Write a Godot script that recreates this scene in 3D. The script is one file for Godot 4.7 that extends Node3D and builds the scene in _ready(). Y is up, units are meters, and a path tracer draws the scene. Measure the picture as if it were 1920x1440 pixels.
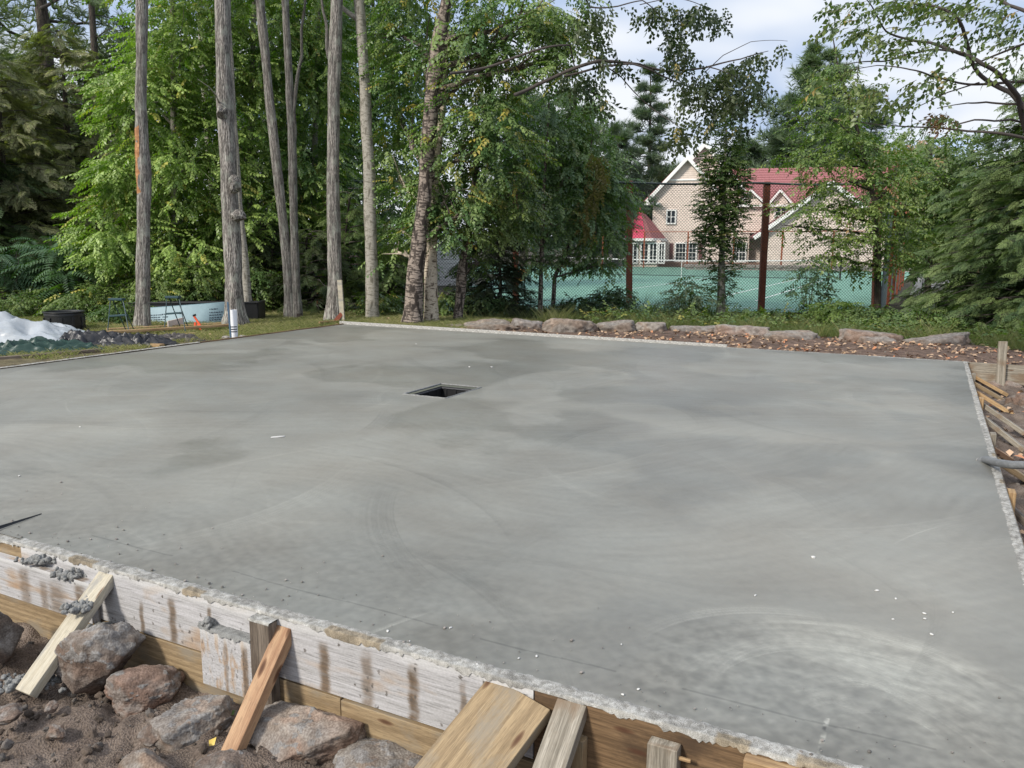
extends Node3D

const F := 1507.0
const EYE := Vector3(0, 1.3, 0)
const CORNER := Vector3(-2.796, 0, -13.329)   # far left corner of the slab, top face
const U := Vector3(0.88912, 0, 0.45768)       # along the far edge
const W := Vector3(-0.45768, 0, 0.88912)      # towards the viewer
const SLAB_S := 9.02
const SLAB_T := 8.535
var view: Basis
var rng := RandomNumberGenerator.new()
var noise := FastNoiseLite.new()
var fine := FastNoiseLite.new()
var names := {}
var M := {}
var meshes := {}
var icos := {}


class MB:
	var v := PackedVector3Array()
	var uv := PackedVector2Array()
	var c := PackedColorArray()
	var ix := PackedInt32Array()
	var col := Color(1, 1, 1)

	func vert(p: Vector3, t := Vector2.ZERO) -> int:
		v.append(p)
		uv.append(t)
		c.append(col)
		return v.size() - 1

	func face(a: int, b: int, d: int) -> void:
		ix.append(a)
		ix.append(d)
		ix.append(b)

	func tri(a: Vector3, b: Vector3, d: Vector3) -> void:
		face(vert(a), vert(b), vert(d))

	func quad(a: Vector3, b: Vector3, d: Vector3, e: Vector3) -> void:
		var i := vert(a, Vector2(0, 1))
		vert(b, Vector2(1, 1))
		vert(d, Vector2(1, 0))
		vert(e, Vector2(0, 0))
		face(i, i + 1, i + 2)
		face(i, i + 2, i + 3)

	func out_face(list: Array, mid: Vector3) -> void:
		var a := v[list[0]]
		var n := (v[list[1]] - a).cross(v[list[2]] - a)
		var m := Vector3.ZERO
		for i in list:
			m += v[i]
		m /= list.size()
		for k in range(1, list.size() - 1):
			if n.dot(m - mid) >= 0:
				face(list[0], list[k], list[k + 1])
			else:
				face(list[0], list[k + 1], list[k])

	func box(xf: Transform3D, size: Vector3, bev := 0.004) -> void:
		var h := size * 0.5
		bev = minf(bev, minf(h.x, minf(h.y, h.z)) * 0.45)
		var id := {}
		for sx in [-1, 1]:
			for sy in [-1, 1]:
				for sz in [-1, 1]:
					for a in 3:
						var p := Vector3(sx * h.x, sy * h.y, sz * h.z)
						for b in 3:
							if b != a:
								p[b] -= signf(p[b]) * bev
						id[[sx, sy, sz, a]] = vert(xf * p)
		var m := xf.origin
		for s in [-1, 1]:
			out_face([id[[s, -1, -1, 0]], id[[s, 1, -1, 0]], id[[s, 1, 1, 0]], id[[s, -1, 1, 0]]], m)
			out_face([id[[-1, s, -1, 1]], id[[1, s, -1, 1]], id[[1, s, 1, 1]], id[[-1, s, 1, 1]]], m)
			out_face([id[[-1, -1, s, 2]], id[[1, -1, s, 2]], id[[1, 1, s, 2]], id[[-1, 1, s, 2]]], m)
			for r in [-1, 1]:
				out_face([id[[s, r, -1, 0]], id[[s, r, 1, 0]], id[[s, r, 1, 1]], id[[s, r, -1, 1]]], m)
				out_face([id[[s, -1, r, 0]], id[[s, 1, r, 0]], id[[s, 1, r, 2]], id[[s, -1, r, 2]]], m)
				out_face([id[[-1, s, r, 1]], id[[1, s, r, 1]], id[[1, s, r, 2]], id[[-1, s, r, 2]]], m)
				for q in [-1, 1]:
					out_face([id[[s, r, q, 0]], id[[s, r, q, 1]], id[[s, r, q, 2]]], m)

	func bar(a: Vector3, b: Vector3, w: float, h: float, up := Vector3.UP, bev := 0.003) -> void:
		var x := (b - a).normalized()
		var y := up - x * up.dot(x)
		if y.length() < 0.01:
			y = Vector3.RIGHT - x * x.x
		y = y.normalized()
		box(Transform3D(Basis(x, y, x.cross(y)), (a + b) * 0.5), Vector3(a.distance_to(b), h, w), bev)

	func tube(pts: Array, rad: Array, sides: int, rough := 0.0, nz: FastNoiseLite = null, caps := true, urep := 2.0, from := 0.0, arc := TAU) -> void:
		var dir := Vector3.UP
		var side := Vector3.ZERO
		var first := v.size()
		var along := 0.0
		var n := pts.size()
		for i in n:
			var a: Vector3 = pts[maxi(i - 1, 0)]
			var b: Vector3 = pts[mini(i + 1, n - 1)]
			dir = (b - a).normalized()
			if side == Vector3.ZERO:
				side = dir.cross(Vector3(0, 0, 1) if absf(dir.z) < 0.9 else Vector3(0, 1, 0)).normalized()
			side = (side - dir * side.dot(dir)).normalized()
			var other := side.cross(dir)
			if i > 0:
				along += (pts[i] as Vector3).distance_to(pts[i - 1])
			for k in sides + 1:
				var an := from + arc * k / sides
				var o := side * cos(an) + other * sin(an)
				var r: float = rad[i]
				if nz:
					var q: Vector3 = pts[i] + o * r
					r *= 1.0 + rough * nz.get_noise_3d(q.x * 9, q.y * 2.2, q.z * 9) + rough * 0.8 * nz.get_noise_3d(q.x * 2.2, q.y * 1.1 + 30, q.z * 2.2)
				vert(pts[i] + o * r, Vector2(urep * k / sides, along * 0.5))
		for i in n - 1:
			for k in sides:
				var p := first + i * (sides + 1) + k
				var q := p + sides + 1
				face(p, p + 1, q + 1)
				face(p, q + 1, q)
		if caps:
			for e in [0, n - 1]:
				var m := vert(pts[e])
				for k in sides:
					var p := first + int(e) * (sides + 1) + k
					if e == 0:
						face(m, p + 1, p)
					else:
						face(m, p, p + 1)

	func lathe(at: Vector3, prof: Array, sides: int) -> void:
		var first := v.size()
		for p in prof:
			for k in sides + 1:
				var an := TAU * k / sides
				vert(at + Vector3(cos(an) * p.x, p.y, -sin(an) * p.x), Vector2(float(k) / sides, p.y))
		for i in prof.size() - 1:
			for k in sides:
				var a := first + i * (sides + 1) + k
				var b := a + sides + 1
				face(a, a + 1, b + 1)
				face(a, b + 1, b)

	func build(org := Vector3.ZERO) -> ArrayMesh:
		var nn := PackedVector3Array()
		nn.resize(v.size())
		for k in range(0, ix.size(), 3):
			var a := ix[k]
			var b := ix[k + 2]
			var d := ix[k + 1]
			var f := (v[b] - v[a]).cross(v[d] - v[a])
			nn[a] += f
			nn[b] += f
			nn[d] += f
		for k in v.size():
			nn[k] = nn[k].normalized() if nn[k].length_squared() > 1e-20 else Vector3.UP
			v[k] -= org
		var arr := []
		arr.resize(Mesh.ARRAY_MAX)
		arr[Mesh.ARRAY_VERTEX] = v
		arr[Mesh.ARRAY_NORMAL] = nn
		arr[Mesh.ARRAY_TEX_UV] = uv
		arr[Mesh.ARRAY_COLOR] = c
		arr[Mesh.ARRAY_INDEX] = ix
		var m := ArrayMesh.new()
		m.add_surface_from_arrays(Mesh.PRIMITIVE_TRIANGLES, arr)
		return m


# ------------------------------------------------------------------ places
func ray(px: float, py: float) -> Vector3:
	return view * Vector3((px - 960.0) / F, -(py - 720.0) / F, -1.0)

func gp(px: float, py: float, level := 0.0) -> Vector3:      # where a sight line meets a level
	var r := ray(px, py)
	return EYE + r * ((level - EYE.y) / r.y)

func dp(px: float, py: float, d: float) -> Vector3:          # at a depth
	var r := ray(px, py)
	return EYE + r * (d / -r.z)

func fp(px: float, py: float, t: float) -> Vector3:          # on the upright plane t metres from the far edge
	var r := ray(px, py)
	return EYE + r * ((t - (EYE - CORNER).dot(W)) / r.dot(W))

func sp(px: float, py: float, s: float) -> Vector3:          # on the upright plane s metres from the left edge
	var r := ray(px, py)
	return EYE + r * ((s - (EYE - CORNER).dot(U)) / r.dot(U))

func at(s: float, y: float, t: float) -> Vector3:
	return CORNER + U * s + W * t + Vector3(0, y, 0)

func st(p: Vector3) -> Vector2:
	return Vector2((p - CORNER).dot(U), (p - CORNER).dot(W))

func rise(d: float) -> float:
	return d * d if d > 0 else 0.0

func terr(p: Vector3) -> float:
	var q := st(p)
	var dn := rise(q.y - 8.5) * 6.0
	var dr := rise(q.x - 8.98) * 3.0
	var dl := rise(-q.x)
	var df := rise(-q.y)
	var all := dn + dr + dl + df
	if all < 0.0004:
		return -0.5
	var b := noise.get_noise_2d(p.x * 3, p.z * 3)
	var near := -0.40 + 0.03 * clampf((q.y - 9.0) / 1.2, 0, 1) + 0.055 * b + 0.035 * noise.get_noise_2d(p.x * 14, p.z * 14) + 0.022 * fine.get_noise_2d(p.x * 60, p.z * 60)
	near += 0.08 * clampf((5.2 - q.x) / 0.8, 0, 1) * clampf(1.3 - (q.y - 8.5), 0, 1)
	var right := -0.27 + 0.05 * b + 0.05 * noise.get_noise_2d(p.x * 9, p.z * 9) + 0.02 * fine.get_noise_2d(p.x * 45, p.z * 45)
	var left := -0.1 + 0.02 * b - 0.05 * clampf(1.0 + q.x * 2.0, 0, 1)
	var far := -0.03 + 0.02 * b + 0.012 * noise.get_noise_2d(p.x * 20, p.z * 20) - 0.39 * smoothstep(1.6, 6.5, -q.y)
	var h := (dn * near + dr * right + dl * left + df * far) / all
	var out := -p.z - 30.0
	if out > 0:
		h += (-0.68 - h) * smoothstep(20, 34, out)
	h += 0.3 * noise.get_noise_2d(p.x * 0.1, p.z * 0.1) * smoothstep(70, 120, p.length()) + 2.5 * smoothstep(90, 250, p.length())
	return h

func on_ground(px: float, d: float) -> Vector3:
	var p := dp(px, 600, d)
	p.y = terr(p)
	return p


# ------------------------------------------------------------------ naming
func numbered(called: String) -> String:
	names[called] = names.get(called, -1) + 1
	return called if names[called] == 0 else "%s_%03d" % [called, names[called]]

func part_name(called: String, parent: Node) -> String:
	var n: int = parent.get_meta("n_" + called, -1) + 1
	parent.set_meta("n_" + called, n)
	return called if n == 0 else "%s_%03d" % [called, n]

func tag(o: Node, label: String, category: String, group := "", kind := "") -> Node:
	if label:
		o.set_meta("label", label)
	if category:
		o.set_meta("category", category)
	if group:
		o.set_meta("group", group)
	if kind:
		o.set_meta("kind", kind)
	return o

func thing(called: String, where: Vector3, label: String, category: String, group := "") -> Node3D:
	var o := Node3D.new()
	o.name = numbered(called)
	add_child(o, true)
	o.position = where
	tag(o, label, category, group)
	return o

func put(called: String, mb: MB, mat: Material, parent: Node3D = null, xf := Transform3D()) -> MeshInstance3D:
	var o := MeshInstance3D.new()
	var org := Vector3.ZERO
	if parent:
		org = world_pos(parent)
	o.mesh = mb.build(org if xf == Transform3D() else Vector3.ZERO)
	o.material_override = mat
	o.name = part_name(called, parent) if parent else numbered(called)
	(parent if parent else self as Node3D).add_child(o, true)
	if xf != Transform3D():
		xf.origin -= org
		o.transform = xf
	return o

func world_pos(n: Node) -> Vector3:
	var p := Vector3.ZERO
	while n is Node3D and n != self:
		p += (n as Node3D).position
		n = n.get_parent()
	return p

func board_xf(a: Vector3, b: Vector3, up: Vector3) -> Transform3D:
	var x := (b - a).normalized()
	var y := (up - x * up.dot(x)).normalized()
	return Transform3D(Basis(x, y, x.cross(y)), (a + b) * 0.5)

# a length of lumber from a to b; h is its size along «up», w across
func lumber(called: String, a: Vector3, b: Vector3, h: float, w: float, up: Vector3, mat: Material, parent: Node3D = null) -> MeshInstance3D:
	var mb := MB.new()
	mb.box(Transform3D(Basis(), Vector3.ZERO), Vector3(a.distance_to(b), h, w), 0.003)
	return put(called, mb, mat, parent, board_xf(a, b, up))

func scatter(called: String, mesh: Mesh, mat: Material, xs: Array, cs: Array, parent: Node3D = null, kind := "stuff") -> MultiMeshInstance3D:
	var mm := MultiMesh.new()
	mm.transform_format = MultiMesh.TRANSFORM_3D
	mm.use_colors = true
	mm.mesh = mesh
	mm.instance_count = xs.size()
	var org := world_pos(parent) if parent else Vector3.ZERO
	for i in xs.size():
		var x: Transform3D = xs[i]
		x.origin -= org
		mm.set_instance_transform(i, x)
		mm.set_instance_color(i, cs[i])
	var o := MultiMeshInstance3D.new()
	o.multimesh = mm
	o.material_override = mat
	o.name = part_name(called, parent) if parent else numbered(called)
	(parent if parent else self as Node3D).add_child(o, true)
	if kind:
		o.set_meta("kind", kind)
	return o


# ------------------------------------------------------------------ materials
func lin(r: float, g: float, b: float) -> Color:
	return Color(r, g, b).linear_to_srgb()

func mat(color: Color, rough := 0.8, metal := 0.0) -> StandardMaterial3D:
	var m := StandardMaterial3D.new()
	m.albedo_color = color
	m.roughness = rough
	m.metallic = metal
	return m

func nz(seed_: int, freq: float, oct := 4, type := FastNoiseLite.TYPE_SIMPLEX_SMOOTH) -> FastNoiseLite:
	var n := FastNoiseLite.new()
	n.seed = seed_
	n.frequency = freq
	n.noise_type = type
	n.fractal_octaves = oct
	return n

func grey(seed_: int, w: int, h: int, freq: float, oct := 4) -> PackedByteArray:
	var im := nz(seed_, freq, oct).get_seamless_image(w, h)
	im.convert(Image.FORMAT_L8)
	return im.get_data()

func stretched(seed_: int, w: int, h: int, w2: int, h2: int, freq: float, oct := 4) -> PackedByteArray:
	var im := nz(seed_, freq, oct).get_seamless_image(w, h)
	im.convert(Image.FORMAT_L8)
	im.resize(w2, h2, Image.INTERPOLATE_CUBIC)
	return im.get_data()

func picture(w: int, h: int, bytes: PackedByteArray) -> ImageTexture:
	return ImageTexture.create_from_image(Image.create_from_data(w, h, false, Image.FORMAT_RGB8, bytes))

# two tones laid by coarse and fine noise; values are sRGB multipliers about white
func mottled(seed_: int, size: int, a: Color, b: Color, f1: float, f2: float, fine_share := 0.5) -> ImageTexture:
	var n1 := grey(seed_, size, size, f1, 5)
	var n2 := grey(seed_ + 1, size, size, f2, 3)
	var out := PackedByteArray()
	out.resize(size * size * 3)
	for i in size * size:
		var k := clampf(((n1[i] / 255.0 - 0.5) * (1.0 - fine_share) + (n2[i] / 255.0 - 0.5) * fine_share) * 1.9 + 0.5, 0, 1)
		out[i * 3] = int(255 * lerpf(a.r, b.r, k))
		out[i * 3 + 1] = int(255 * lerpf(a.g, b.g, k))
		out[i * 3 + 2] = int(255 * lerpf(a.b, b.b, k))
	return picture(size, size, out)

func tri(m: StandardMaterial3D, t: Texture2D, scale: Vector3, bump := 0.0, world := false) -> StandardMaterial3D:
	m.albedo_texture = t
	m.uv1_triplanar = true
	m.uv1_world_triplanar = world
	m.uv1_scale = scale
	if bump > 0:
		m.heightmap_enabled = true
		m.heightmap_texture = t
		m.heightmap_scale = bump
	return m

func wood_tex(seed_: int, dark: Color, light: Color, stain: Color, much: float) -> ImageTexture:
	var w := 512
	var h := 256
	var g1 := stretched(seed_, 16, 256, w, h, 0.05, 3)
	var g2 := stretched(seed_ + 1, 48, 256, w, h, 0.2, 3)
	var s := grey(seed_ + 2, w, h, 0.006, 4)
	var f := grey(seed_ + 3, w, h, 0.12, 2)
	var g3 := stretched(seed_ + 4, 64, 256, w, h, 0.42, 2)
	var knots := []
	rng.seed = seed_
	for k in 5:
		knots.append(Vector3(rng.randf() * w, rng.randf() * h, rng.randf_range(5, 11)))
	var out := PackedByteArray()
	out.resize(w * h * 3)
	for y in h:
		for x in w:
			var i := y * w + x
			var k := clampf((g1[i] / 255.0 - 0.5) * 1.3 + (g2[i] / 255.0 - 0.5) * 0.9 + 0.5, 0, 1)
			var c := dark.lerp(light, k)
			c = c * (1.0 - 0.13 * clampf((g3[i] / 255.0 - 0.56) * 6.0, 0, 1))
			c = c.lerp(stain, clampf((s[i] / 255.0 - 0.5) * 3.0 * much + (f[i] / 255.0 - 0.5) * 0.5 * much, 0, 0.85))
			for q in knots:
				var e: float = Vector2((x - q.x) * 0.55, y - q.y).length() / q.z
				if e < 1.0:
					c = c.lerp(Color(0.3, 0.17, 0.09), (1.0 - e * e) * 0.8)
			out[i * 3] = int(255 * c.r)
			out[i * 3 + 1] = int(255 * c.g)
			out[i * 3 + 2] = int(255 * c.b)
	return picture(w, h, out)

func bark_tex(seed_: int, dark: Color, light: Color, moss: Color, much: float) -> ImageTexture:
	var w := 256
	var h := 512
	var g1 := stretched(seed_, 256, 48, w, h, 0.06, 3)
	var g2 := stretched(seed_ + 1, 256, 160, w, h, 0.16, 3)
	var s := grey(seed_ + 2, w, h, 0.012, 4)
	var out := PackedByteArray()
	out.resize(w * h * 3)
	for i in w * h:
		var k := absf(g1[i] / 255.0 - 0.5) * 2.6
		k = clampf(k * 0.95 + (g2[i] / 255.0 - 0.5) * 1.1 + 0.12, 0, 1)
		var c := dark.lerp(light, k).lerp(moss, clampf((s[i] / 255.0 - 0.52) * 4.0, 0, 1) * much)
		out[i * 3] = int(255 * c.r)
		out[i * 3 + 1] = int(255 * c.g)
		out[i * 3 + 2] = int(255 * c.b)
	return picture(w, h, out)

# bark in rings with dark lenticels, as birch and cherry have
func ring_tex(seed_: int, pale: Color, dark: Color, thr: float) -> ImageTexture:
	var w := 256
	var h := 512
	var g1 := stretched(seed_, 24, 512, w, h, 0.09, 3)
	var s := grey(seed_ + 1, w, h, 0.012, 4)
	var f := grey(seed_ + 2, w, h, 0.1, 3)
	var out := PackedByteArray()
	out.resize(w * h * 3)
	for i in w * h:
		var k := clampf((g1[i] / 255.0 - thr) * 7.0, 0, 1) * 0.8
		k = maxf(k, clampf((s[i] / 255.0 - thr - 0.04) * 6.0, 0, 1))
		var c := pale.lerp(dark, k) * (0.85 + 0.3 * f[i] / 255.0)
		out[i * 3] = int(clampf(255 * c.r, 0, 255))
		out[i * 3 + 1] = int(clampf(255 * c.g, 0, 255))
		out[i * 3 + 2] = int(clampf(255 * c.b, 0, 255))
	return picture(w, h, out)

func barked(t: Texture2D, bump: float) -> StandardMaterial3D:
	var m := mat(Color.WHITE, 0.9)
	m.albedo_texture = t
	m.heightmap_enabled = true
	m.heightmap_texture = t
	m.heightmap_scale = bump
	return m

func leafy(gloss: float, through: Color) -> StandardMaterial3D:
	var m := mat(Color.WHITE, gloss)
	m.vertex_color_use_as_albedo = true
	m.cull_mode = BaseMaterial3D.CULL_DISABLED
	m.backlight_enabled = true
	m.backlight = through
	return m

func palette() -> void:
	var fresh := wood_tex(11, Color(0.62, 0.50, 0.36), Color(0.80, 0.68, 0.51), Color(0.45, 0.34, 0.24), 0.35)
	var orange := wood_tex(21, Color(0.64, 0.49, 0.37), Color(0.78, 0.645, 0.51), Color(0.5, 0.36, 0.27), 0.25)
	var old := wood_tex(31, Color(0.33, 0.29, 0.25), Color(0.56, 0.51, 0.46), Color(0.25, 0.2, 0.16), 0.5)
	var brown := wood_tex(41, Color(0.40, 0.31, 0.21), Color(0.56, 0.45, 0.33), Color(0.28, 0.21, 0.14), 0.6)
	var limed := wood_tex(51, Color(0.72, 0.68, 0.60), Color(0.81, 0.78, 0.71), Color(0.62, 0.61, 0.59), 1.6)
	var plank := wood_tex(61, Color(0.56, 0.475, 0.36), Color(0.70, 0.61, 0.475), Color(0.58, 0.54, 0.48), 0.9)
	var greyed := wood_tex(71, Color(0.5, 0.47, 0.42), Color(0.72, 0.69, 0.64), Color(0.5, 0.42, 0.34), 0.7)
	var k := Vector3(0.9, 3.5, 3.5)
	for e in [["fresh", fresh], ["orange", orange], ["old", old], ["brown", brown], ["limed", limed], ["plank", plank], ["greyed", greyed]]:
		M[e[0]] = tri(mat(lin(0.74, 0.73, 0.71), 0.8), e[1], k, 0.12)
	M.mortar = tri(mat(lin(0.30, 0.30, 0.29), 0.95), mottled(80, 256, Color(0.6, 0.6, 0.6), Color(1, 1, 1), 0.02, 0.15), Vector3(6, 6, 6), 0.4)
	M.crust = tri(mat(lin(0.62, 0.61, 0.585), 0.95), mottled(83, 256, Color(0.55, 0.54, 0.52), Color(1, 1, 1), 0.02, 0.18, 0.6), Vector3(5, 5, 5), 0.35)
	M.crust.vertex_color_use_as_albedo = true
	var stone := mottled(86, 512, Color(0.52, 0.48, 0.45), Color(0.98, 0.97, 0.96), 0.012, 0.09, 0.55)
	M.pebble = mat(lin(0.50, 0.49, 0.47), 0.8)
	M.rock = tri(mat(lin(0.43, 0.415, 0.40), 0.92), stone, Vector3(2.2, 2.2, 2.2), 0.45)
	M.rock.vertex_color_use_as_albedo = true
	var dirt := mottled(90, 1024, Color(0.46, 0.43, 0.41), Color(1, 1, 1), 0.006, 0.11, 0.6)
	M.ground = tri(mat(Color.WHITE, 0.97), dirt, Vector3(0.9, 0.9, 0.9), 1.2, true)
	M.ground.vertex_color_use_as_albedo = true
	M.bark = barked(bark_tex(100, Color(0.24, 0.225, 0.21), Color(0.74, 0.71, 0.68), Color(0.62, 0.64, 0.59), 0.5), 2.0)
	M.bark_dark = barked(bark_tex(110, Color(0.12, 0.10, 0.09), Color(0.42, 0.37, 0.33), Color(0.34, 0.36, 0.28), 0.5), 2.0)
	M.bark_smooth = barked(ring_tex(120, Color(0.60, 0.58, 0.54), Color(0.42, 0.40, 0.36), 0.58), 0.3)
	M.bark_birch = barked(ring_tex(130, Color(0.74, 0.69, 0.62), Color(0.30, 0.25, 0.21), 0.62), 0.6)
	M.bark_cherry = barked(ring_tex(140, Color(0.55, 0.50, 0.46), Color(0.20, 0.17, 0.15), 0.50), 1.2)
	M.bark_twig = mat(lin(0.055, 0.045, 0.04), 0.9)
	M.leaf = leafy(0.42, Color(0.74, 0.9, 0.3))
	M.needle = leafy(0.6, Color(0.75, 0.85, 0.4))
	M.dry = leafy(0.8, Color(0.2, 0.14, 0.08))
	M.black = mat(lin(0.012, 0.012, 0.013), 0.45)
	M.white = mat(lin(0.75, 0.74, 0.72), 0.6)
	M.glass = mat(lin(0.02, 0.025, 0.03), 0.08)
	M.rust = tri(mat(Color.WHITE, 0.8), wood_tex(150, Color(0.50, 0.26, 0.17), Color(0.64, 0.36, 0.25), Color(0.38, 0.20, 0.15), 0.6), Vector3(1, 4, 4), 0.1)


func _ready() -> void:
	# camera
	view = Basis(Vector3.RIGHT, deg_to_rad(-9.77)) * Basis(Vector3.BACK, deg_to_rad(0.244))
	var cam := Camera3D.new()
	cam.name = "camera"
	cam.transform = Transform3D(view, EYE)
	cam.fov = rad_to_deg(2.0 * atan(720.0 / F))
	cam.near = 0.05
	cam.far = 900.0
	add_child(cam)
	cam.current = true
	# sky, exposure
	var env := Environment.new()
	env.background_mode = Environment.BG_SKY
	env.tonemap_mode = Environment.TONE_MAPPER_LINEAR
	env.tonemap_exposure = 2.65
	env.sdfgi_enabled = true
	env.ssao_enabled = true
	env.ssil_enabled = true
	var sky := Sky.new()
	var pano := PanoramaSkyMaterial.new()
	pano.panorama = cloud_sky()
	pano.energy_multiplier = 0.43
	sky.sky_material = pano
	env.sky = sky
	var we := WorldEnvironment.new()
	we.name = "world"
	we.environment = env
	add_child(we)
	# sun behind thin cloud, high on the left and behind the viewer
	var sun := DirectionalLight3D.new()
	sun.name = "sun"
	sun.light_energy = 0.5
	sun.light_angular_distance = 10.0
	sun.light_color = Color(1.0, 0.975, 0.93)
	sun.shadow_enabled = true
	add_child(sun)
	sun.look_at_from_position(Vector3(-0.62, 0.62, 0.55) * 50, Vector3.ZERO)

	noise.seed = 5
	noise.frequency = 0.35
	noise.fractal_octaves = 3
	fine.seed = 9
	fine.frequency = 0.25
	fine.fractal_octaves = 2
	palette()
	ground()
	slab()
	court()
	house()
	far_trees()
	left_woods()
	middle_trees()
	right_trees()
	undergrowth()
	near_form()
	side_forms()
	boulders()
	left_yard()
	litter()


func cloud_sky() -> ImageTexture:
	var w := 1024
	var h := 512
	var im := Image.create(w, h, false, Image.FORMAT_RGBAF)
	var n := nz(7, 0.9, 5)
	var n2 := nz(8, 0.35, 3)
	for y in h:
		var up := sin((0.5 - (y + 0.5) / h) * PI)
		var flat := sqrt(1.0 - up * up)
		for x in w:
			var a := TAU * (x + 0.5) / w
			var d := Vector3(-sin(a) * flat, up, -cos(a) * flat)
			var c := Color(0.16, 0.17, 0.14)
			if up > -0.02:
				var q := d / (maxf(up, 0.0) + 0.16)
				var k := n.get_noise_3d(q.x * 1.0, 3.0, q.z * 1.5) * 0.9 + n2.get_noise_3d(q.x, 9.0, q.z) * 1.0
				k = clampf(0.56 + k * 1.9, 0, 1)
				c = Color(0.45, 0.56, 0.76).lerp(Color(0.82, 0.855, 0.91), k)
				var gap := smoothstep(0.16, 0.45, n2.get_noise_3d(q.x * 1.3 + 7, 2.0, q.z * 1.3))
				c = c.lerp(Color(0.28, 0.50, 0.86), gap * 0.7)
				c = c * (1.0 + 0.35 * smoothstep(0.25, 0.9, up))
			c.a = 1.0
			im.set_pixel(x, y, c)
	return ImageTexture.create_from_image(im)


# ------------------------------------------------------------------ the setting
func lines(list: Array) -> PackedFloat32Array:
	var out := PackedFloat32Array()
	for e in list:                       # [from, to, step]
		var n := maxi(1, int(round((e[1] - e[0]) / e[2])))
		for i in n:
			out.append(e[0] + (e[1] - e[0]) * i / n)
	out.append(list[-1][1])
	return out

func ground_tone(p: Vector3) -> Color:
	var q := st(p)
	var b := noise.get_noise_2d(p.x * 1.6 + 50, p.z * 1.6)
	var s := noise.get_noise_2d(p.x * 5, p.z * 5 + 20)
	var dirt := Color(0.27, 0.215, 0.175).lerp(Color(0.20, 0.155, 0.125), clampf(0.5 + s, 0, 1))
	var lawn := Color(0.20, 0.19, 0.075).lerp(Color(0.25, 0.20, 0.11), clampf(0.5 + b * 1.4, 0, 1))
	var wild := Color(0.07, 0.07, 0.032).lerp(Color(0.10, 0.08, 0.045), clampf(0.5 + s, 0, 1))
	var c := dirt
	var dl := -q.x
	var df := -q.y
	if dl > 0 or df > 0:
		if q.x < 1.6 + b:
			c = lawn
			c = c.lerp(dirt, smoothstep(1.2, 0.2, dl + b * 0.8) * smoothstep(2.0, 4.0, q.y + b))
			c = c.lerp(wild, smoothstep(1.5, 3.5, df + b))
			c = c.lerp(wild, smoothstep(4.5, 6.5, dl - q.y * 0.1 + b * 1.5))
		else:
			dirt = dirt * Color(1.0, 0.84, 0.76)
			c = dirt.lerp(wild, smoothstep(1.9, 2.7, df + b * 0.4))
	if -p.z > 21 and p.x > 11.5 + (-p.z - 21) * 0.5:
		c = c.lerp(Color(0.16, 0.22, 0.07), 0.85)
	return c

func ground() -> void:
	var ss := lines([[-320, -60, 20], [-60, -20, 2.5], [-20, -8, 0.6], [-8, -0.4, 0.16], [-0.4, 0.3, 0.06], [0.3, 3.6, 0.06], [3.6, 8.7, 0.028], [8.7, 10.6, 0.04], [10.6, 16, 0.25], [16, 50, 2], [50, 320, 20]])
	var ts := lines([[-320, -90, 12], [-90, -30, 2.5], [-30, -8, 0.6], [-8, -3, 0.2], [-3, 0.3, 0.055], [0.3, 8.2, 0.08], [8.2, 9.9, 0.028], [9.9, 14, 0.2], [14, 60, 4], [60, 320, 26]])
	var mb := MB.new()
	var w := ss.size()
	for t in ts:
		for s in ss:
			var p := at(s, 0, t)
			p.y = terr(p)
			mb.col = ground_tone(p)
			mb.vert(p)
	for j in ts.size() - 1:
		for i in w - 1:
			if ss[i] > 0.2 and ss[i + 1] < 8.8 and ts[j] > 0.2 and ts[j + 1] < 8.3:
				continue
			var a := j * w + i
			mb.face(a, a + w, a + w + 1)
			mb.face(a, a + w + 1, a + 1)
	tag(put("ground", mb, M.ground), "bare dirt, lawn and forest floor around the new slab", "ground", "", "structure")


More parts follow.
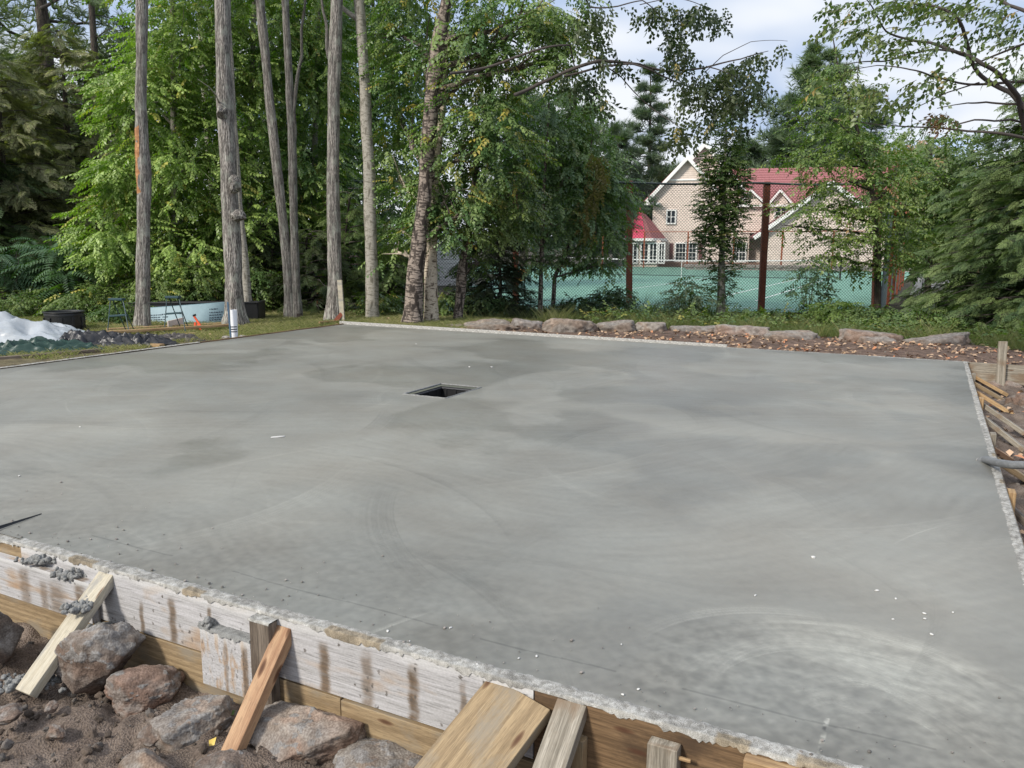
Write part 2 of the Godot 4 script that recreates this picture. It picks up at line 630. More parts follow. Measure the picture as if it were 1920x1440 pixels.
func slab() -> void:
	var w := 2048
	var h := 1936
	var tone := PackedFloat32Array()
	tone.resize(w * h)
	var a := stretched(200, 1024, 1024, w, h, 0.003, 7)
	var b := stretched(201, 1024, 1024, w, h, 0.011, 6)
	var c := stretched(202, 1024, 1024, w, h, 0.14, 3)
	var wet := stretched(203, 1024, 1024, w, h, 0.0026, 7)
	rng.seed = 77
	var px_m := w / SLAB_S
	# strokes of the trowel: arcs about the places where the finisher knelt or stood
	for n in 560:
		var near := n < 70
		var cx := rng.randf_range(-1, 10)
		var cy := rng.randf_range(-1, 10)
		var r0 := rng.randf_range(0.7, 2.6)
		var mid := rng.randf() * TAU
		var half := rng.randf_range(0.15, 0.6)
		var width := rng.randf_range(0.04, 0.26)
		var k := rng.randf_range(-0.045, 0.04)
		if near:
			cx = 8.50 + rng.randf_range(-0.12, 0.12)
			cy = 8.30 + rng.randf_range(-0.08, 0.14)
			r0 = rng.randf_range(0.10, 0.60)
			mid = -PI / 2 + rng.randf_range(-0.9, 0.7)
			half = rng.randf_range(0.2, 0.9)
			width = rng.randf_range(0.012, 0.09)
			k = rng.randf_range(0.015, 0.075)
			if n > 50:
				cx = rng.randf_range(1.0, 7.5)
				cy = rng.randf_range(8.4, 9.0)
				r0 = rng.randf_range(0.4, 1.0)
				k *= 0.5
		elif n < 100:
			width = rng.randf_range(0.008, 0.03)
			k = rng.randf_range(0.03, 0.08)
			half *= 0.3
		elif n < 330:
			width = rng.randf_range(0.015, 0.07)
			k = rng.randf_range(-0.025, 0.022)
			half = rng.randf_range(0.2, 0.5)
		var streaks := []
		for i in 40:
			streaks.append(rng.randf_range(0.25, 1.0))
		var stepa := 0.75 / (r0 * px_m)
		var na := int(2.0 * half / stepa)
		var nr := int(width * px_m / 0.8) + 1
		for i in na:
			var an := mid - half + i * stepa
			var ea := sin(PI * i / na)
			var ca := cos(an)
			var sa := sin(an)
			for j in nr:
				var f := float(j) / nr
				var r := r0 + width * f
				var x := int((cx + ca * r) * px_m)
				var y := int((cy + sa * r) * px_m)
				if x >= 0 and y >= 0 and x < w and y < h:
					var q := y * w + x
					var g: float = k * ea * (1.0 - f * f) * streaks[int(f * 39)]
					tone[q] = lerpf(tone[q], tone[q] * 0.6 + g, 0.45)
	# streaks drawn out along the sweep of the float: noise averaged along a slowly turning direction
	var lw := 1024
	var lh := 968
	var grain := grey(210, lw, lh, 0.11, 3)
	var turn := stretched(211, 128, 128, lw, lh, 0.018, 2)
	var streak := PackedByteArray()
	streak.resize(lw * lh)
	for y in lh:
		for x in lw:
			var an := -0.47 + (turn[y * lw + x] - 127.0) * 0.0085
			var dx := cos(an) * 4.0
			var dy := sin(an) * 4.0
			var sum := 0
			for q in range(-5, 6):
				sum += grain[posmod(int(y + dy * q), lh) * lw + posmod(int(x + dx * q), lw)]
			streak[y * lw + x] = clampi(127 + (sum - 11 * 127) / 4, 0, 255)
	var simg := Image.create_from_data(lw, lh, false, Image.FORMAT_L8, streak)
	simg.resize(w, h, Image.INTERPOLATE_CUBIC)
	var sk := simg.get_data()
	var alb := PackedByteArray()
	var rou := PackedByteArray()
	var hig := PackedByteArray()
	alb.resize(w * h * 3)
	rou.resize(w * h)
	hig.resize(w * h)
	for y in h:
		var t := SLAB_T * y / h
		var edge := smoothstep(SLAB_T - 0.9, SLAB_T, t)
		for x in w:
			var i := y * w + x
			var s := SLAB_S * x / w
			var ka := a[i] / 255.0 - 0.5
			var kb := b[i] / 255.0 - 0.5
			var kc := c[i] / 255.0 - 0.5
			var ks := sk[i] / 255.0 - 0.5
			var kw := clampf((wet[i] / 255.0 - 0.47 + ks * 0.10 + ka * 0.2) * 13.0, 0, 1)
			var rim := smoothstep(0.35, 0.0, minf(minf(s, SLAB_S - s), t)) * 0.05
			var v := 0.490 + ka * 0.08 + kb * 0.05 + ks * 0.034 + kc * 0.045 * (0.5 + edge) + tone[i] * 1.5 - rim * 0.6 - 0.035 * edge
			# fan of drier, rougher paste where the finisher reached in from the corner
			var fan := smoothstep(1.55, 1.2, Vector2(s - 8.5, t - 8.35).length() * 2.1 + ka * 0.5 + kc * 0.15)
			v += fan * (0.016 + ks * 0.05 + kc * 0.05 + kb * 0.035)
			v -= kw * 0.032
			var warm := ka * 0.008 - kb * 0.010
			var line := absf(t - (SLAB_T - 0.17) - 0.012 * sin(s * 1.9) - 0.006 * sin(s * 7.0))
			if t > 8.33 and absf(s - 8.43 - kc * 0.01) < 0.006:
				v += 0.06 + kc * 0.6
			if line < 0.004 and kb > -0.06:
				v -= 0.06
			alb[i * 3] = int(clampf(255.0 * (v * 1.015 + warm), 0, 255))
			alb[i * 3 + 1] = int(clampf(255.0 * (v * 1.0 + 0.002), 0, 255))
			alb[i * 3 + 2] = int(clampf(255.0 * (v * 0.938 - warm * 0.8 + 0.004), 0, 255))
			rou[i] = int(clampf(255.0 * (0.62 - kw * 0.16 + kc * 0.08 + fan * 0.15), 20, 255))
			hig[i] = int(clampf(128.0 + 60.0 * kb + 80.0 * ks + 70.0 * kc * (0.35 + fan * 0.5) + 420.0 * tone[i] + 60.0 * ka, 0, 255))
	var m := mat(Color.WHITE, 1.0)
	m.albedo_texture = picture(w, h, alb)
	m.roughness_texture = ImageTexture.create_from_image(Image.create_from_data(w, h, false, Image.FORMAT_L8, rou))
	m.heightmap_enabled = true
	m.heightmap_texture = ImageTexture.create_from_image(Image.create_from_data(w, h, false, Image.FORMAT_L8, hig))
	m.heightmap_scale = 0.28
	m.metallic_specular = 0.5
	M.slab = m
	var hs := [4.53, 4.97]
	var ht := [4.17, 4.80]
	var ss := lines([[0, 4.53, 0.15], [4.53, 4.97, 0.11], [4.97, SLAB_S, 0.15]])
	var ts := lines([[0, 4.17, 0.15], [4.17, 4.80, 0.105], [4.80, SLAB_T, 0.15]])
	var mb := MB.new()
	var wv := ss.size()
	for t in ts:
		for s in ss:
			var y := 0.0035 * noise.get_noise_2d(s * 1.4, t * 1.4) + 0.002 * noise.get_noise_2d(s * 6, t * 6)
			mb.vert(at(s, y, t), Vector2(s / SLAB_S, t / SLAB_T))
	for j in ts.size() - 1:
		for i in wv - 1:
			if ss[i] > hs[0] - 0.01 and ss[i + 1] < hs[1] + 0.01 and ts[j] > ht[0] - 0.01 and ts[j + 1] < ht[1] + 0.01:
				continue
			var q := j * wv + i
			mb.face(q, q + wv, q + wv + 1)
			mb.face(q, q + wv + 1, q + 1)
	var e := [[0, 0], [SLAB_S, 0], [SLAB_S, SLAB_T], [0, SLAB_T]]
	for k in 4:
		var p: Array = e[k]
		var q: Array = e[(k + 1) % 4]
		mb.quad(at(q[0], -0.004, q[1]), at(p[0], -0.004, p[1]), at(p[0], -0.5, p[1]), at(q[0], -0.5, q[1]))
	var o := put("concrete_slab", mb, m)
	tag(o, "freshly poured wet grey concrete slab with trowel marks and a square hole", "concrete slab", "", "structure")
	# the drain in its hole
	var box := thing("drain_box", at(4.75, -0.42, 4.485), "black plastic drain box let into the square hole of the slab", "drain box")
	var lin_ := MB.new()
	var d := -0.42
	var c0 := at(hs[0] + 0.012, 0.001, ht[0] + 0.012)
	var cn := [at(hs[0] + 0.012, 0, ht[0] + 0.012), at(hs[1] - 0.012, 0, ht[0] + 0.012), at(hs[1] - 0.012, 0, ht[1] - 0.012), at(hs[0] + 0.012, 0, ht[1] - 0.012)]
	for k in 4:
		var p: Vector3 = cn[k]
		var q: Vector3 = cn[(k + 1) % 4]
		lin_.bar(p + Vector3(0, -0.22, 0), q + Vector3(0, -0.22, 0), 0.012, 0.40)
		for r in 4:
			var z := p.lerp(q, (r + 0.5) / 4.0)
			lin_.bar(z + Vector3(0, -0.03, 0), z + Vector3(0, -0.4, 0), 0.03, 0.03, q - p)
	put("wall", lin_, M.black, box)
	var fl := MB.new()
	fl.bar(cn[0].lerp(cn[3], 0.5) + Vector3(0, d, 0), cn[1].lerp(cn[2], 0.5) + Vector3(0, d, 0), 0.66, 0.02)
	put("floor", fl, M.black, box)
	var rim := MB.new()
	for k in 4:
		var p: Vector3 = cn[k]
		var q: Vector3 = cn[(k + 1) % 4]
		rim.bar(p + Vector3(0, -0.035, 0), q + Vector3(0, -0.035, 0), 0.03, 0.014)
	put("rim", rim, mat(lin(0.05, 0.05, 0.055), 0.5), box)
	var lip := MB.new()
	for k in 4:
		var p: Vector3 = e_pt(k, hs, ht)
		var q: Vector3 = e_pt((k + 1) % 4, hs, ht)
		var pts := []
		var rr := []
		for r in 13:
			var z := p.lerp(q, r / 12.0)
			pts.append(z + Vector3(0, 0.0 + 0.002 * noise.get_noise_2d(z.x * 40, z.z * 40), 0))
			rr.append(0.009 + 0.004 * noise.get_noise_2d(z.x * 60, z.z * 60))
		lip.tube(pts, rr, 6)
	put("mortar_lip", lip, M.mortar, box)
	# bits lying on the slab
	rng.seed = 5
	var spots := [[780, 645, 0.030], [521, 819, 0.036], [1525, 1045, 0.030], [1644, 1107, 0.018], [1680, 1122, 0.016], [1733, 1150, 0.016], [1734, 1160, 0.015], [1787, 1148, 0.014], [1747, 1189, 0.016], [1675, 1161, 0.013], [1416, 1116, 0.014], [36, 892, 0.02], [150, 800, 0.022], [845, 1177, 0.016], [727, 1183, 0.016], [895, 1245, 0.012], [973, 1234, 0.012], [1006, 1230, 0.013], [1168, 1302, 0.012], [1197, 1292, 0.012], [768, 1202, 0.01], [880, 688, 0.03], [922, 688, 0.03], [1165, 1208, 0.009]]
	var words := ["pale pebble lying alone beyond the drain hole towards the far edge", "long white chip lying on the left middle of the slab, left of the drain", "largest pale pebble on the right half of the slab"]
	for i in spots.size():
		var q: Array = spots[i]
		var st_ := rock_mesh(2, Vector3(q[2] * rng.randf_range(0.32, 0.56), q[2] * 0.2, q[2] * 0.3), 300 + i, 5, 0.12, Color(0.9, 0.9, 0.88), Color(0.7, 0.7, 0.68))
		var p := gp(q[0], q[1], 0.003)
		if absf(q[0] - 521.0) < 1:
			st_ = rock_mesh(2, Vector3(0.05, 0.006, 0.013), 3, 5, 0.12, Color.WHITE, Color.WHITE)
		for k in st_.v.size():
			st_.v[k] = st_.v[k].rotated(Vector3.UP, 0.3 + i) + p if i != 1 else st_.v[k].rotated(Vector3.UP, 0.45) + p
		var pe := put("pebble", st_, M.pebble)
		if i < 3:
			tag(pe, words[i], "pebble", "pebbles on the slab")
		else:
			tag(pe, "small pale pebble lying on the wet concrete slab", "pebble", "pebbles on the slab")
	# sheet edge sticking out of the concrete at the left
	var sh := thing("plastic_strip", gp(20, 985), "thin black plastic strip sticking out of the slab at the left front edge", "plastic strip")
	var sb := MB.new()
	var p0 := gp(78, 964, 0.002)
	var p1 := gp(-60, 1012, 0.004)
	sb.quad(p0 + Vector3(0, 0.004, 0), p1 + Vector3(0, 0.022, 0), p1 + Vector3(0.006, 0.0, 0.01), p0 + Vector3(0.002, 0, 0.003))
	sb.quad(p0 + Vector3(0, 0.004, 0), p1 + Vector3(0, 0.022, 0), p1 + Vector3(0.015, 0.021, -0.015), p0 + Vector3(0, 0.004, -0.003))
	put("strip", sb, M.black, sh)

func e_pt(k: int, hs: Array, ht: Array) -> Vector3:
	return at(hs[0] if k == 0 or k == 3 else hs[1], 0, ht[0] if k < 2 else ht[1])


const FENCE_D := 20.8
const COURT_Y := -0.37

func court() -> void:
	# the court is laid out along the same two directions as the slab
	var corner := dp(1648, 600, FENCE_D)
	corner.y = COURT_Y
	var green := tri(mat(lin(0.17, 0.335, 0.25), 0.75), mottled(230, 512, Color(0.80, 0.84, 0.84), Color(1, 1, 1), 0.008, 0.05), Vector3(0.25, 0.25, 0.25), 0, true)
	var mb := MB.new()
	var wall := dp(560, 600, FENCE_D)
	wall.y = COURT_Y
	var far_r := corner - W * 42.0
	var far_l := far_r - U * 34.0
	mb.quad(wall, corner, far_r, far_l)
	mb.quad(wall, far_l, far_l - U * 0.01, wall - U * 6.0)
	tag(put("tennis_court", mb, green), "green acrylic tennis court surface behind the chain link fence", "tennis court", "", "structure")
	var y := COURT_Y + 0.006
	var white := mat(lin(0.72, 0.74, 0.72), 0.7)
	for e in [[1433, 559, 1531, 525, -1.5, 19.0], [1376, 551, 1488, 522, -1.5, 19.0], [1180, 542, 1273, 530, 0.0, 14.0]]:
		var a := gp(e[0], e[1], y)
		a += W * -e[4]
		var b: Vector3 = a - W * (e[5] + e[4])
		var l := MB.new()
		l.quad(a - U * 0.03, a + U * 0.03, b + U * 0.03, b - U * 0.03)
		tag(put("court_line", l, white), "", "", "", "structure")
	for e in [[1100, 566, 15.0], [1150, 529, 12.0]]:
		var a := gp(e[0], e[1], y + 0.003)
		var l := MB.new()
		l.quad(a - U * 7 - W * 0.03, a - U * 7 + W * 0.03, a + U * 7 + W * 0.03, a + U * 7 - W * 0.03)
		tag(put("court_line", l, white), "", "", "", "structure")
	# path outside the fence on the right
	var pa := MB.new()
	var a0 := corner + U * 0.5 + W * 1.0
	a0.y = COURT_Y + 0.02
	pa.quad(a0, a0 + U * 1.5, a0 + U * 1.5 - W * 34, a0 - W * 34)
	tag(put("path", pa, tri(mat(lin(0.26, 0.25, 0.23), 0.95), mottled(233, 256, Color(0.7, 0.7, 0.7), Color(1, 1, 1), 0.02, 0.2), Vector3(1, 1, 1), 0, true)), "grey gravel path outside the right side of the court fence", "path", "", "structure")

	# near fence: rust brown posts, black rail, chain link
	var wire := mat(lin(0.035, 0.05, 0.045), 0.5)
	var posts := [[598, 610], [785, 800], [967, 967], [1180, 1180], [1427, 1438], [1641, 1648]]
	var fe := thing("tennis_fence", on_ground(1430, FENCE_D), "tall chain link fence on rust brown posts between the boulders and the green court", "fence")
	var px_a := posts[0][0] as float
	var left := dp(px_a, 585, FENCE_D)
	var right := dp(posts[-1][0], 585, FENCE_D)
	var low := COURT_Y - 0.02
	var high := 1.3 + 114.0 / F * FENCE_D
	for e in posts:
		var p := MB.new()
		var b := dp(e[0], 585, FENCE_D)
		b.y = low - 0.2
		var t := dp(e[1], 345, FENCE_D)
		t.y = high + 0.04
		p.bar(b, t, 0.15, 0.15, Vector3(0, 0, 1), 0.012)
		put("post", p, M.rust, fe)
	var rail := MB.new()
	var rp := []
	var rr := []
	for i in 31:
		var q := left.lerp(right, i / 30.0)
		q.y = high - 0.02 + 0.02 * sin(i * 0.9)
		q.z += 0.095
		rp.append(q)
		rr.append(0.026)
	rail.tube(rp, rr, 8)
	put("top_rail", rail, wire, fe)
	mesh_wire(fe, left + Vector3(0, 0, 0.085), right + Vector3(0, 0, 0.085), low, high, 0.078, 0.0034, wire)
	var sd := MB.new()
	for k in 2:
		var z := MB.new()
	# right side fence going back
	var fs := thing("tennis_side_fence", corner, "side run of the court fence going back from its right corner, rust red posts", "fence")
	for i in range(1, 6):
		var p := MB.new()
		var b := corner - W * (i * 3.4)
		p.bar(b + Vector3(0, -0.2, 0), b + Vector3(0, high - low - 0.2, 0), 0.13, 0.13, Vector3(0, 0, 1), 0.012)
		put("post", p, M.rust, fs)
	mesh_wire(fs, corner, corner - W * 20, low, high - 0.2, 0.078, 0.0032, wire)
	# far fence
	var fr := dp(1660, 500, 55.0)
	var fl := fr - U * 26.0
	var ff := thing("far_fence", Vector3(fr.x, COURT_Y, fr.z), "low brown posted fence at the far end of the court, in front of the house", "fence")
	var fh := 2.75
	for i in 8:
		var p := MB.new()
		var b := fr - U * (3.4 * i)
		b.y = COURT_Y
		p.bar(b, b + Vector3(0, fh, 0), 0.1, 0.1, Vector3(0, 0, 1), 0.01)
		put("post", p, M.rust, ff)
	var fr_rail := MB.new()
	fr_rail.bar(Vector3(fr.x, COURT_Y + fh, fr.z), Vector3(fl.x, COURT_Y + fh, fl.z), 0.05, 0.05)
	put("top_rail", fr_rail, M.rust, ff)
	mesh_wire(ff, fl, fr, COURT_Y, COURT_Y + fh, 0.14, 0.002, wire)
	# the net
	var nr := gp(1553, 525, COURT_Y)
	var net := thing("tennis_net", nr, "dark tennis net with a white top band across the green court", "tennis net")
	var nl := nr - U * 15.0
	for e in [0, 1]:
		var p := MB.new()
		var b: Vector3 = nr if e == 0 else nl
		p.tube([b, b + Vector3(0, 1.1, 0)], [0.055, 0.055], 10)
		put("post", p, M.black, net)
	var p2 := MB.new()
	p2.tube([nr + U * 0.55 + Vector3(0, 0, 0), nr + U * 0.55 + Vector3(0, 1.05, 0)], [0.05, 0.05], 8)
	put("post", p2, M.black, net)
	var band := MB.new()
	var cord := MB.new()
	for i in 12:
		var a := nr - U * (15.0 * i / 12.0)
		var b := nr - U * (15.0 * (i + 1) / 12.0)
		var ya := 1.0 - 0.10 * sin(PI * i / 12.0)
		var yb := 1.0 - 0.10 * sin(PI * (i + 1) / 12.0)
		band.bar(a + Vector3(0, ya, 0), b + Vector3(0, yb, 0), 0.02, 0.06)
		cord.bar(a + Vector3(0, 0.06, 0), b + Vector3(0, 0.06, 0), 0.02, 0.03)
	put("top_band", band, mat(lin(0.6, 0.6, 0.6), 0.8), net)
	put("bottom_cord", cord, M.black, net)
	mesh_wire(net, nl, nr, COURT_Y + 0.05, COURT_Y + 0.95, 0.09, 0.004, M.black)
	var strap := MB.new()
	var sm := gp(1277, 526, COURT_Y)
	strap.bar(sm, sm + Vector3(0, 0.95, 0), 0.05, 0.02)
	put("centre_strap", strap, M.white, net)
	# things seen through the trees at the left of the court
	var shed := thing("shed", on_ground(846, 34), "small white shed seen through the trees behind the left of the court", "shed")
	var b0 := dp(846, 500, 34)
	var sw := MB.new()
	for i in 12:
		sw.bar(Vector3(b0.x - 0.75, COURT_Y + 0.1 + i * 0.18, b0.z), Vector3(b0.x + 0.95, COURT_Y + 0.1 + i * 0.18, b0.z), 0.9 - 0.01 * (i % 2), 0.172, Vector3.UP, 0.01)
	put("wall", sw, mat(lin(0.62, 0.60, 0.62), 0.8), shed)
	var sr := MB.new()
	sr.bar(Vector3(b0.x - 0.9, COURT_Y + 2.3, b0.z), Vector3(b0.x + 1.1, COURT_Y + 2.3, b0.z), 1.3, 0.1)
	put("roof", sr, mat(lin(0.08, 0.07, 0.07), 0.9), shed)
	var sp_ := MB.new()
	sp_.bar(Vector3(b0.x - 0.85, COURT_Y, b0.z + 0.5), Vector3(b0.x - 0.85, COURT_Y + 2.25, b0.z + 0.5), 0.16, 0.16)
	put("corner_post", sp_, mat(lin(0.05, 0.05, 0.11), 0.8), shed)
	var ob := dp(976, 512, 24.5)
	var hop := thing("ball_basket", Vector3(ob.x, COURT_Y, ob.z), "small yellow orange basket standing behind a fence post on the court", "basket")
	var hb := MB.new()
	for k in 4:
		var s := Vector3(-0.12 if k % 2 == 0 else 0.12, 0, -0.12 if k < 2 else 0.12)
		hb.bar(hop.position + s, hop.position + s * 1.1 + Vector3(0, 0.95, 0), 0.02, 0.02)
	put("frame", hb, M.black, hop)
	var hy := MB.new()
	hy.lathe(hop.position + Vector3(0, 0.62, 0), [Vector2(0.0, 0), Vector2(0.14, 0), Vector2(0.19, 0.34), Vector2(0.175, 0.34), Vector2(0.13, 0.02)], 12)
	put("basket", hy, mat(lin(0.75, 0.33, 0.05), 0.6), hop)


# chain link: two families of slanting wires on an upright plane
func mesh_wire(parent: Node3D, a: Vector3, b: Vector3, y0: float, y1: float, pitch: float, r: float, m: Material) -> void:
	var mb := MB.new()
	var along := Vector3(b.x - a.x, 0, b.z - a.z)
	var len := along.length()
	along /= len
	var side := Vector3(-along.z, 0, along.x)
	var h := y1 - y0
	var o := Vector3(a.x, y0, a.z)
	for fam in [-1.0, 1.0]:
		var n := int((len + h) / pitch)
		for i in n:
			var x0 := -h + i * pitch
			var p := Vector2(x0, 0)
			var q := Vector2(x0 + h, h)
			if p.x < 0:
				p = Vector2(0, -x0)
			if q.x > len:
				q = Vector2(len, h - (x0 + h - len))
			if q.x <= p.x + 0.01:
				continue
			if fam < 0:
				p.y = h - p.y
				q.y = h - q.y
			var s: Vector3 = o + along * p.x + Vector3(0, p.y, 0) + side * fam * r * 0.8
			var e: Vector3 = o + along * q.x + Vector3(0, q.y, 0) + side * fam * r * 0.8
			var d: Vector3 = (e - s).normalized()
			var u: Vector3 = d.cross(side) * r
			var k := side * r
			mb.quad(s + u + k * 0.6, s - u + k * 0.6, e - u + k * 0.6, e + u + k * 0.6)
			mb.quad(s - u + k * 0.6, s - k, e - k, e - u + k * 0.6)
			mb.quad(s - k, s + u + k * 0.6, e + u + k * 0.6, e - k)
	var w := put("chain_link", mb, m, parent)
	w.set_meta("kind", "stuff")


# ------------------------------------------------------------------ the house beyond the court
var hx := Vector3.ZERO
const TURN := -0.25
func hv(x: float, y: float, z: float) -> Vector3:
	return hx + Basis(Vector3.UP, TURN) * Vector3(x, y, z)

func hpx(px: float, py: float, z: float) -> Vector2:         # where a sight line meets the house's plane z
	var hb := Basis(Vector3.UP, TURN)
	var r := ray(px, py)
	var o := hx + hb.z * z
	var p := hb.inverse() * (EYE + r * ((o - EYE).dot(hb.z) / r.dot(hb.z)) - hx)
	return Vector2(p.x, p.y)

func siding(mb: MB, poly: PackedVector2Array, z: float, step := 0.17) -> void:
	var lo := 1e9
	var hi := -1e9
	for p in poly:
		lo = minf(lo, p.y)
		hi = maxf(hi, p.y)
	var y := lo
	while y < hi - 0.01:
		var band := PackedVector2Array([Vector2(-60, y), Vector2(60, y), Vector2(60, y + step), Vector2(-60, y + step)])
		for part in Geometry2D.intersect_polygons(poly, band):
			var mid := Vector2.ZERO
			for p in part:
				mid += p / part.size()
			var idx := []
			for p in part:
				idx.append(mb.vert(hv(p.x, p.y, z + 0.026 * (1.0 - (p.y - y) / step)), p))
			for k in range(1, idx.size() - 1):
				var n: float = (part[k] - part[0]).cross(part[k + 1] - part[0])
				if n > 0:
					mb.face(idx[0], idx[k], idx[k + 1])
				else:
					mb.face(idx[0], idx[k + 1], idx[k])
		y += step

func window_at(parent: Node3D, x: float, y: float, z: float, w: float, h: float, cols: int, rows: int) -> void:
	var f := MB.new()
	var b := 0.11
	f.bar(hv(x - w / 2 - b, y - b / 2, z + 0.06), hv(x + w / 2 + b, y - b / 2, z + 0.06), 0.12, b)
	f.bar(hv(x - w / 2 - b, y + h + b / 2, z + 0.06), hv(x + w / 2 + b, y + h + b / 2, z + 0.06), 0.12, b)
	for s in [-1, 1]:
		f.bar(hv(x + s * (w / 2 + b / 2), y, z + 0.06), hv(x + s * (w / 2 + b / 2), y + h, z + 0.06), 0.11, b, Vector3.RIGHT)
	var wn := put("window", f, M.white, parent)
	var g := MB.new()
	g.bar(hv(x - w / 2, y + h / 2, z + 0.03), hv(x + w / 2, y + h / 2, z + 0.03), 0.02, h)
	put("pane", g, M.glass, wn)
	var mu := MB.new()
	for i in range(1, cols):
		var t := 0.07 if i * 2 == cols else 0.025
		mu.bar(hv(x - w / 2 + w * i / cols, y, z + 0.06), hv(x - w / 2 + w * i / cols, y + h, z + 0.06), 0.04, t, Vector3.RIGHT)
	for i in range(1, rows):
		mu.bar(hv(x - w / 2, y + h * i / rows, z + 0.061), hv(x + w / 2, y + h * i / rows, z + 0.061), 0.035, 0.05 if i * 2 == rows else 0.025)
	put("muntin", mu, M.white, wn)

func roof_slab(parent: Node3D, called: String, a: Vector3, b: Vector3, c: Vector3, d: Vector3, th: float, m: Material) -> MeshInstance3D:
	# a and b on the eave, c and d on the ridge; courses of shingles as small steps
	var mb := MB.new()
	var n := (b - a).cross(d - a).normalized()
	if n.y < 0:
		n = -n
	var rows := maxi(2, int(a.distance_to(d) / 0.32))
	for i in rows:
		var f0 := float(i) / rows
		var f1 := float(i + 1) / rows
		var p := a.lerp(d, f0) + n * (th + 0.03)
		var q := b.lerp(c, f0) + n * (th + 0.03)
		var r := b.lerp(c, f1) + n * th
		var s := a.lerp(d, f1) + n * th
		mb.quad(p, q, r, s)
		mb.quad(a.lerp(d, f0) + n * th, b.lerp(c, f0) + n * th, q, p)
	mb.quad(b, a, d, c)
	mb.quad(a, b, b + n * th, a + n * th)
	mb.quad(b, c, c + n * th, b + n * th)
	mb.quad(d, a, a + n * th, d + n * th)
	return put(called, mb, m, parent)

func gable_trim(parent: Node3D, l: Vector2, apex: Vector2, r: Vector2, z: float, th := 0.28) -> void:
	var mb := MB.new()
	mb.bar(hv(l.x, l.y, z), hv(apex.x, apex.y, z), 0.12, th, Vector3.UP, 0.02)
	mb.bar(hv(r.x, r.y, z + 0.003), hv(apex.x, apex.y, z + 0.003), 0.12, th, Vector3.UP, 0.02)
	put("rake_board", mb, M.white, parent)

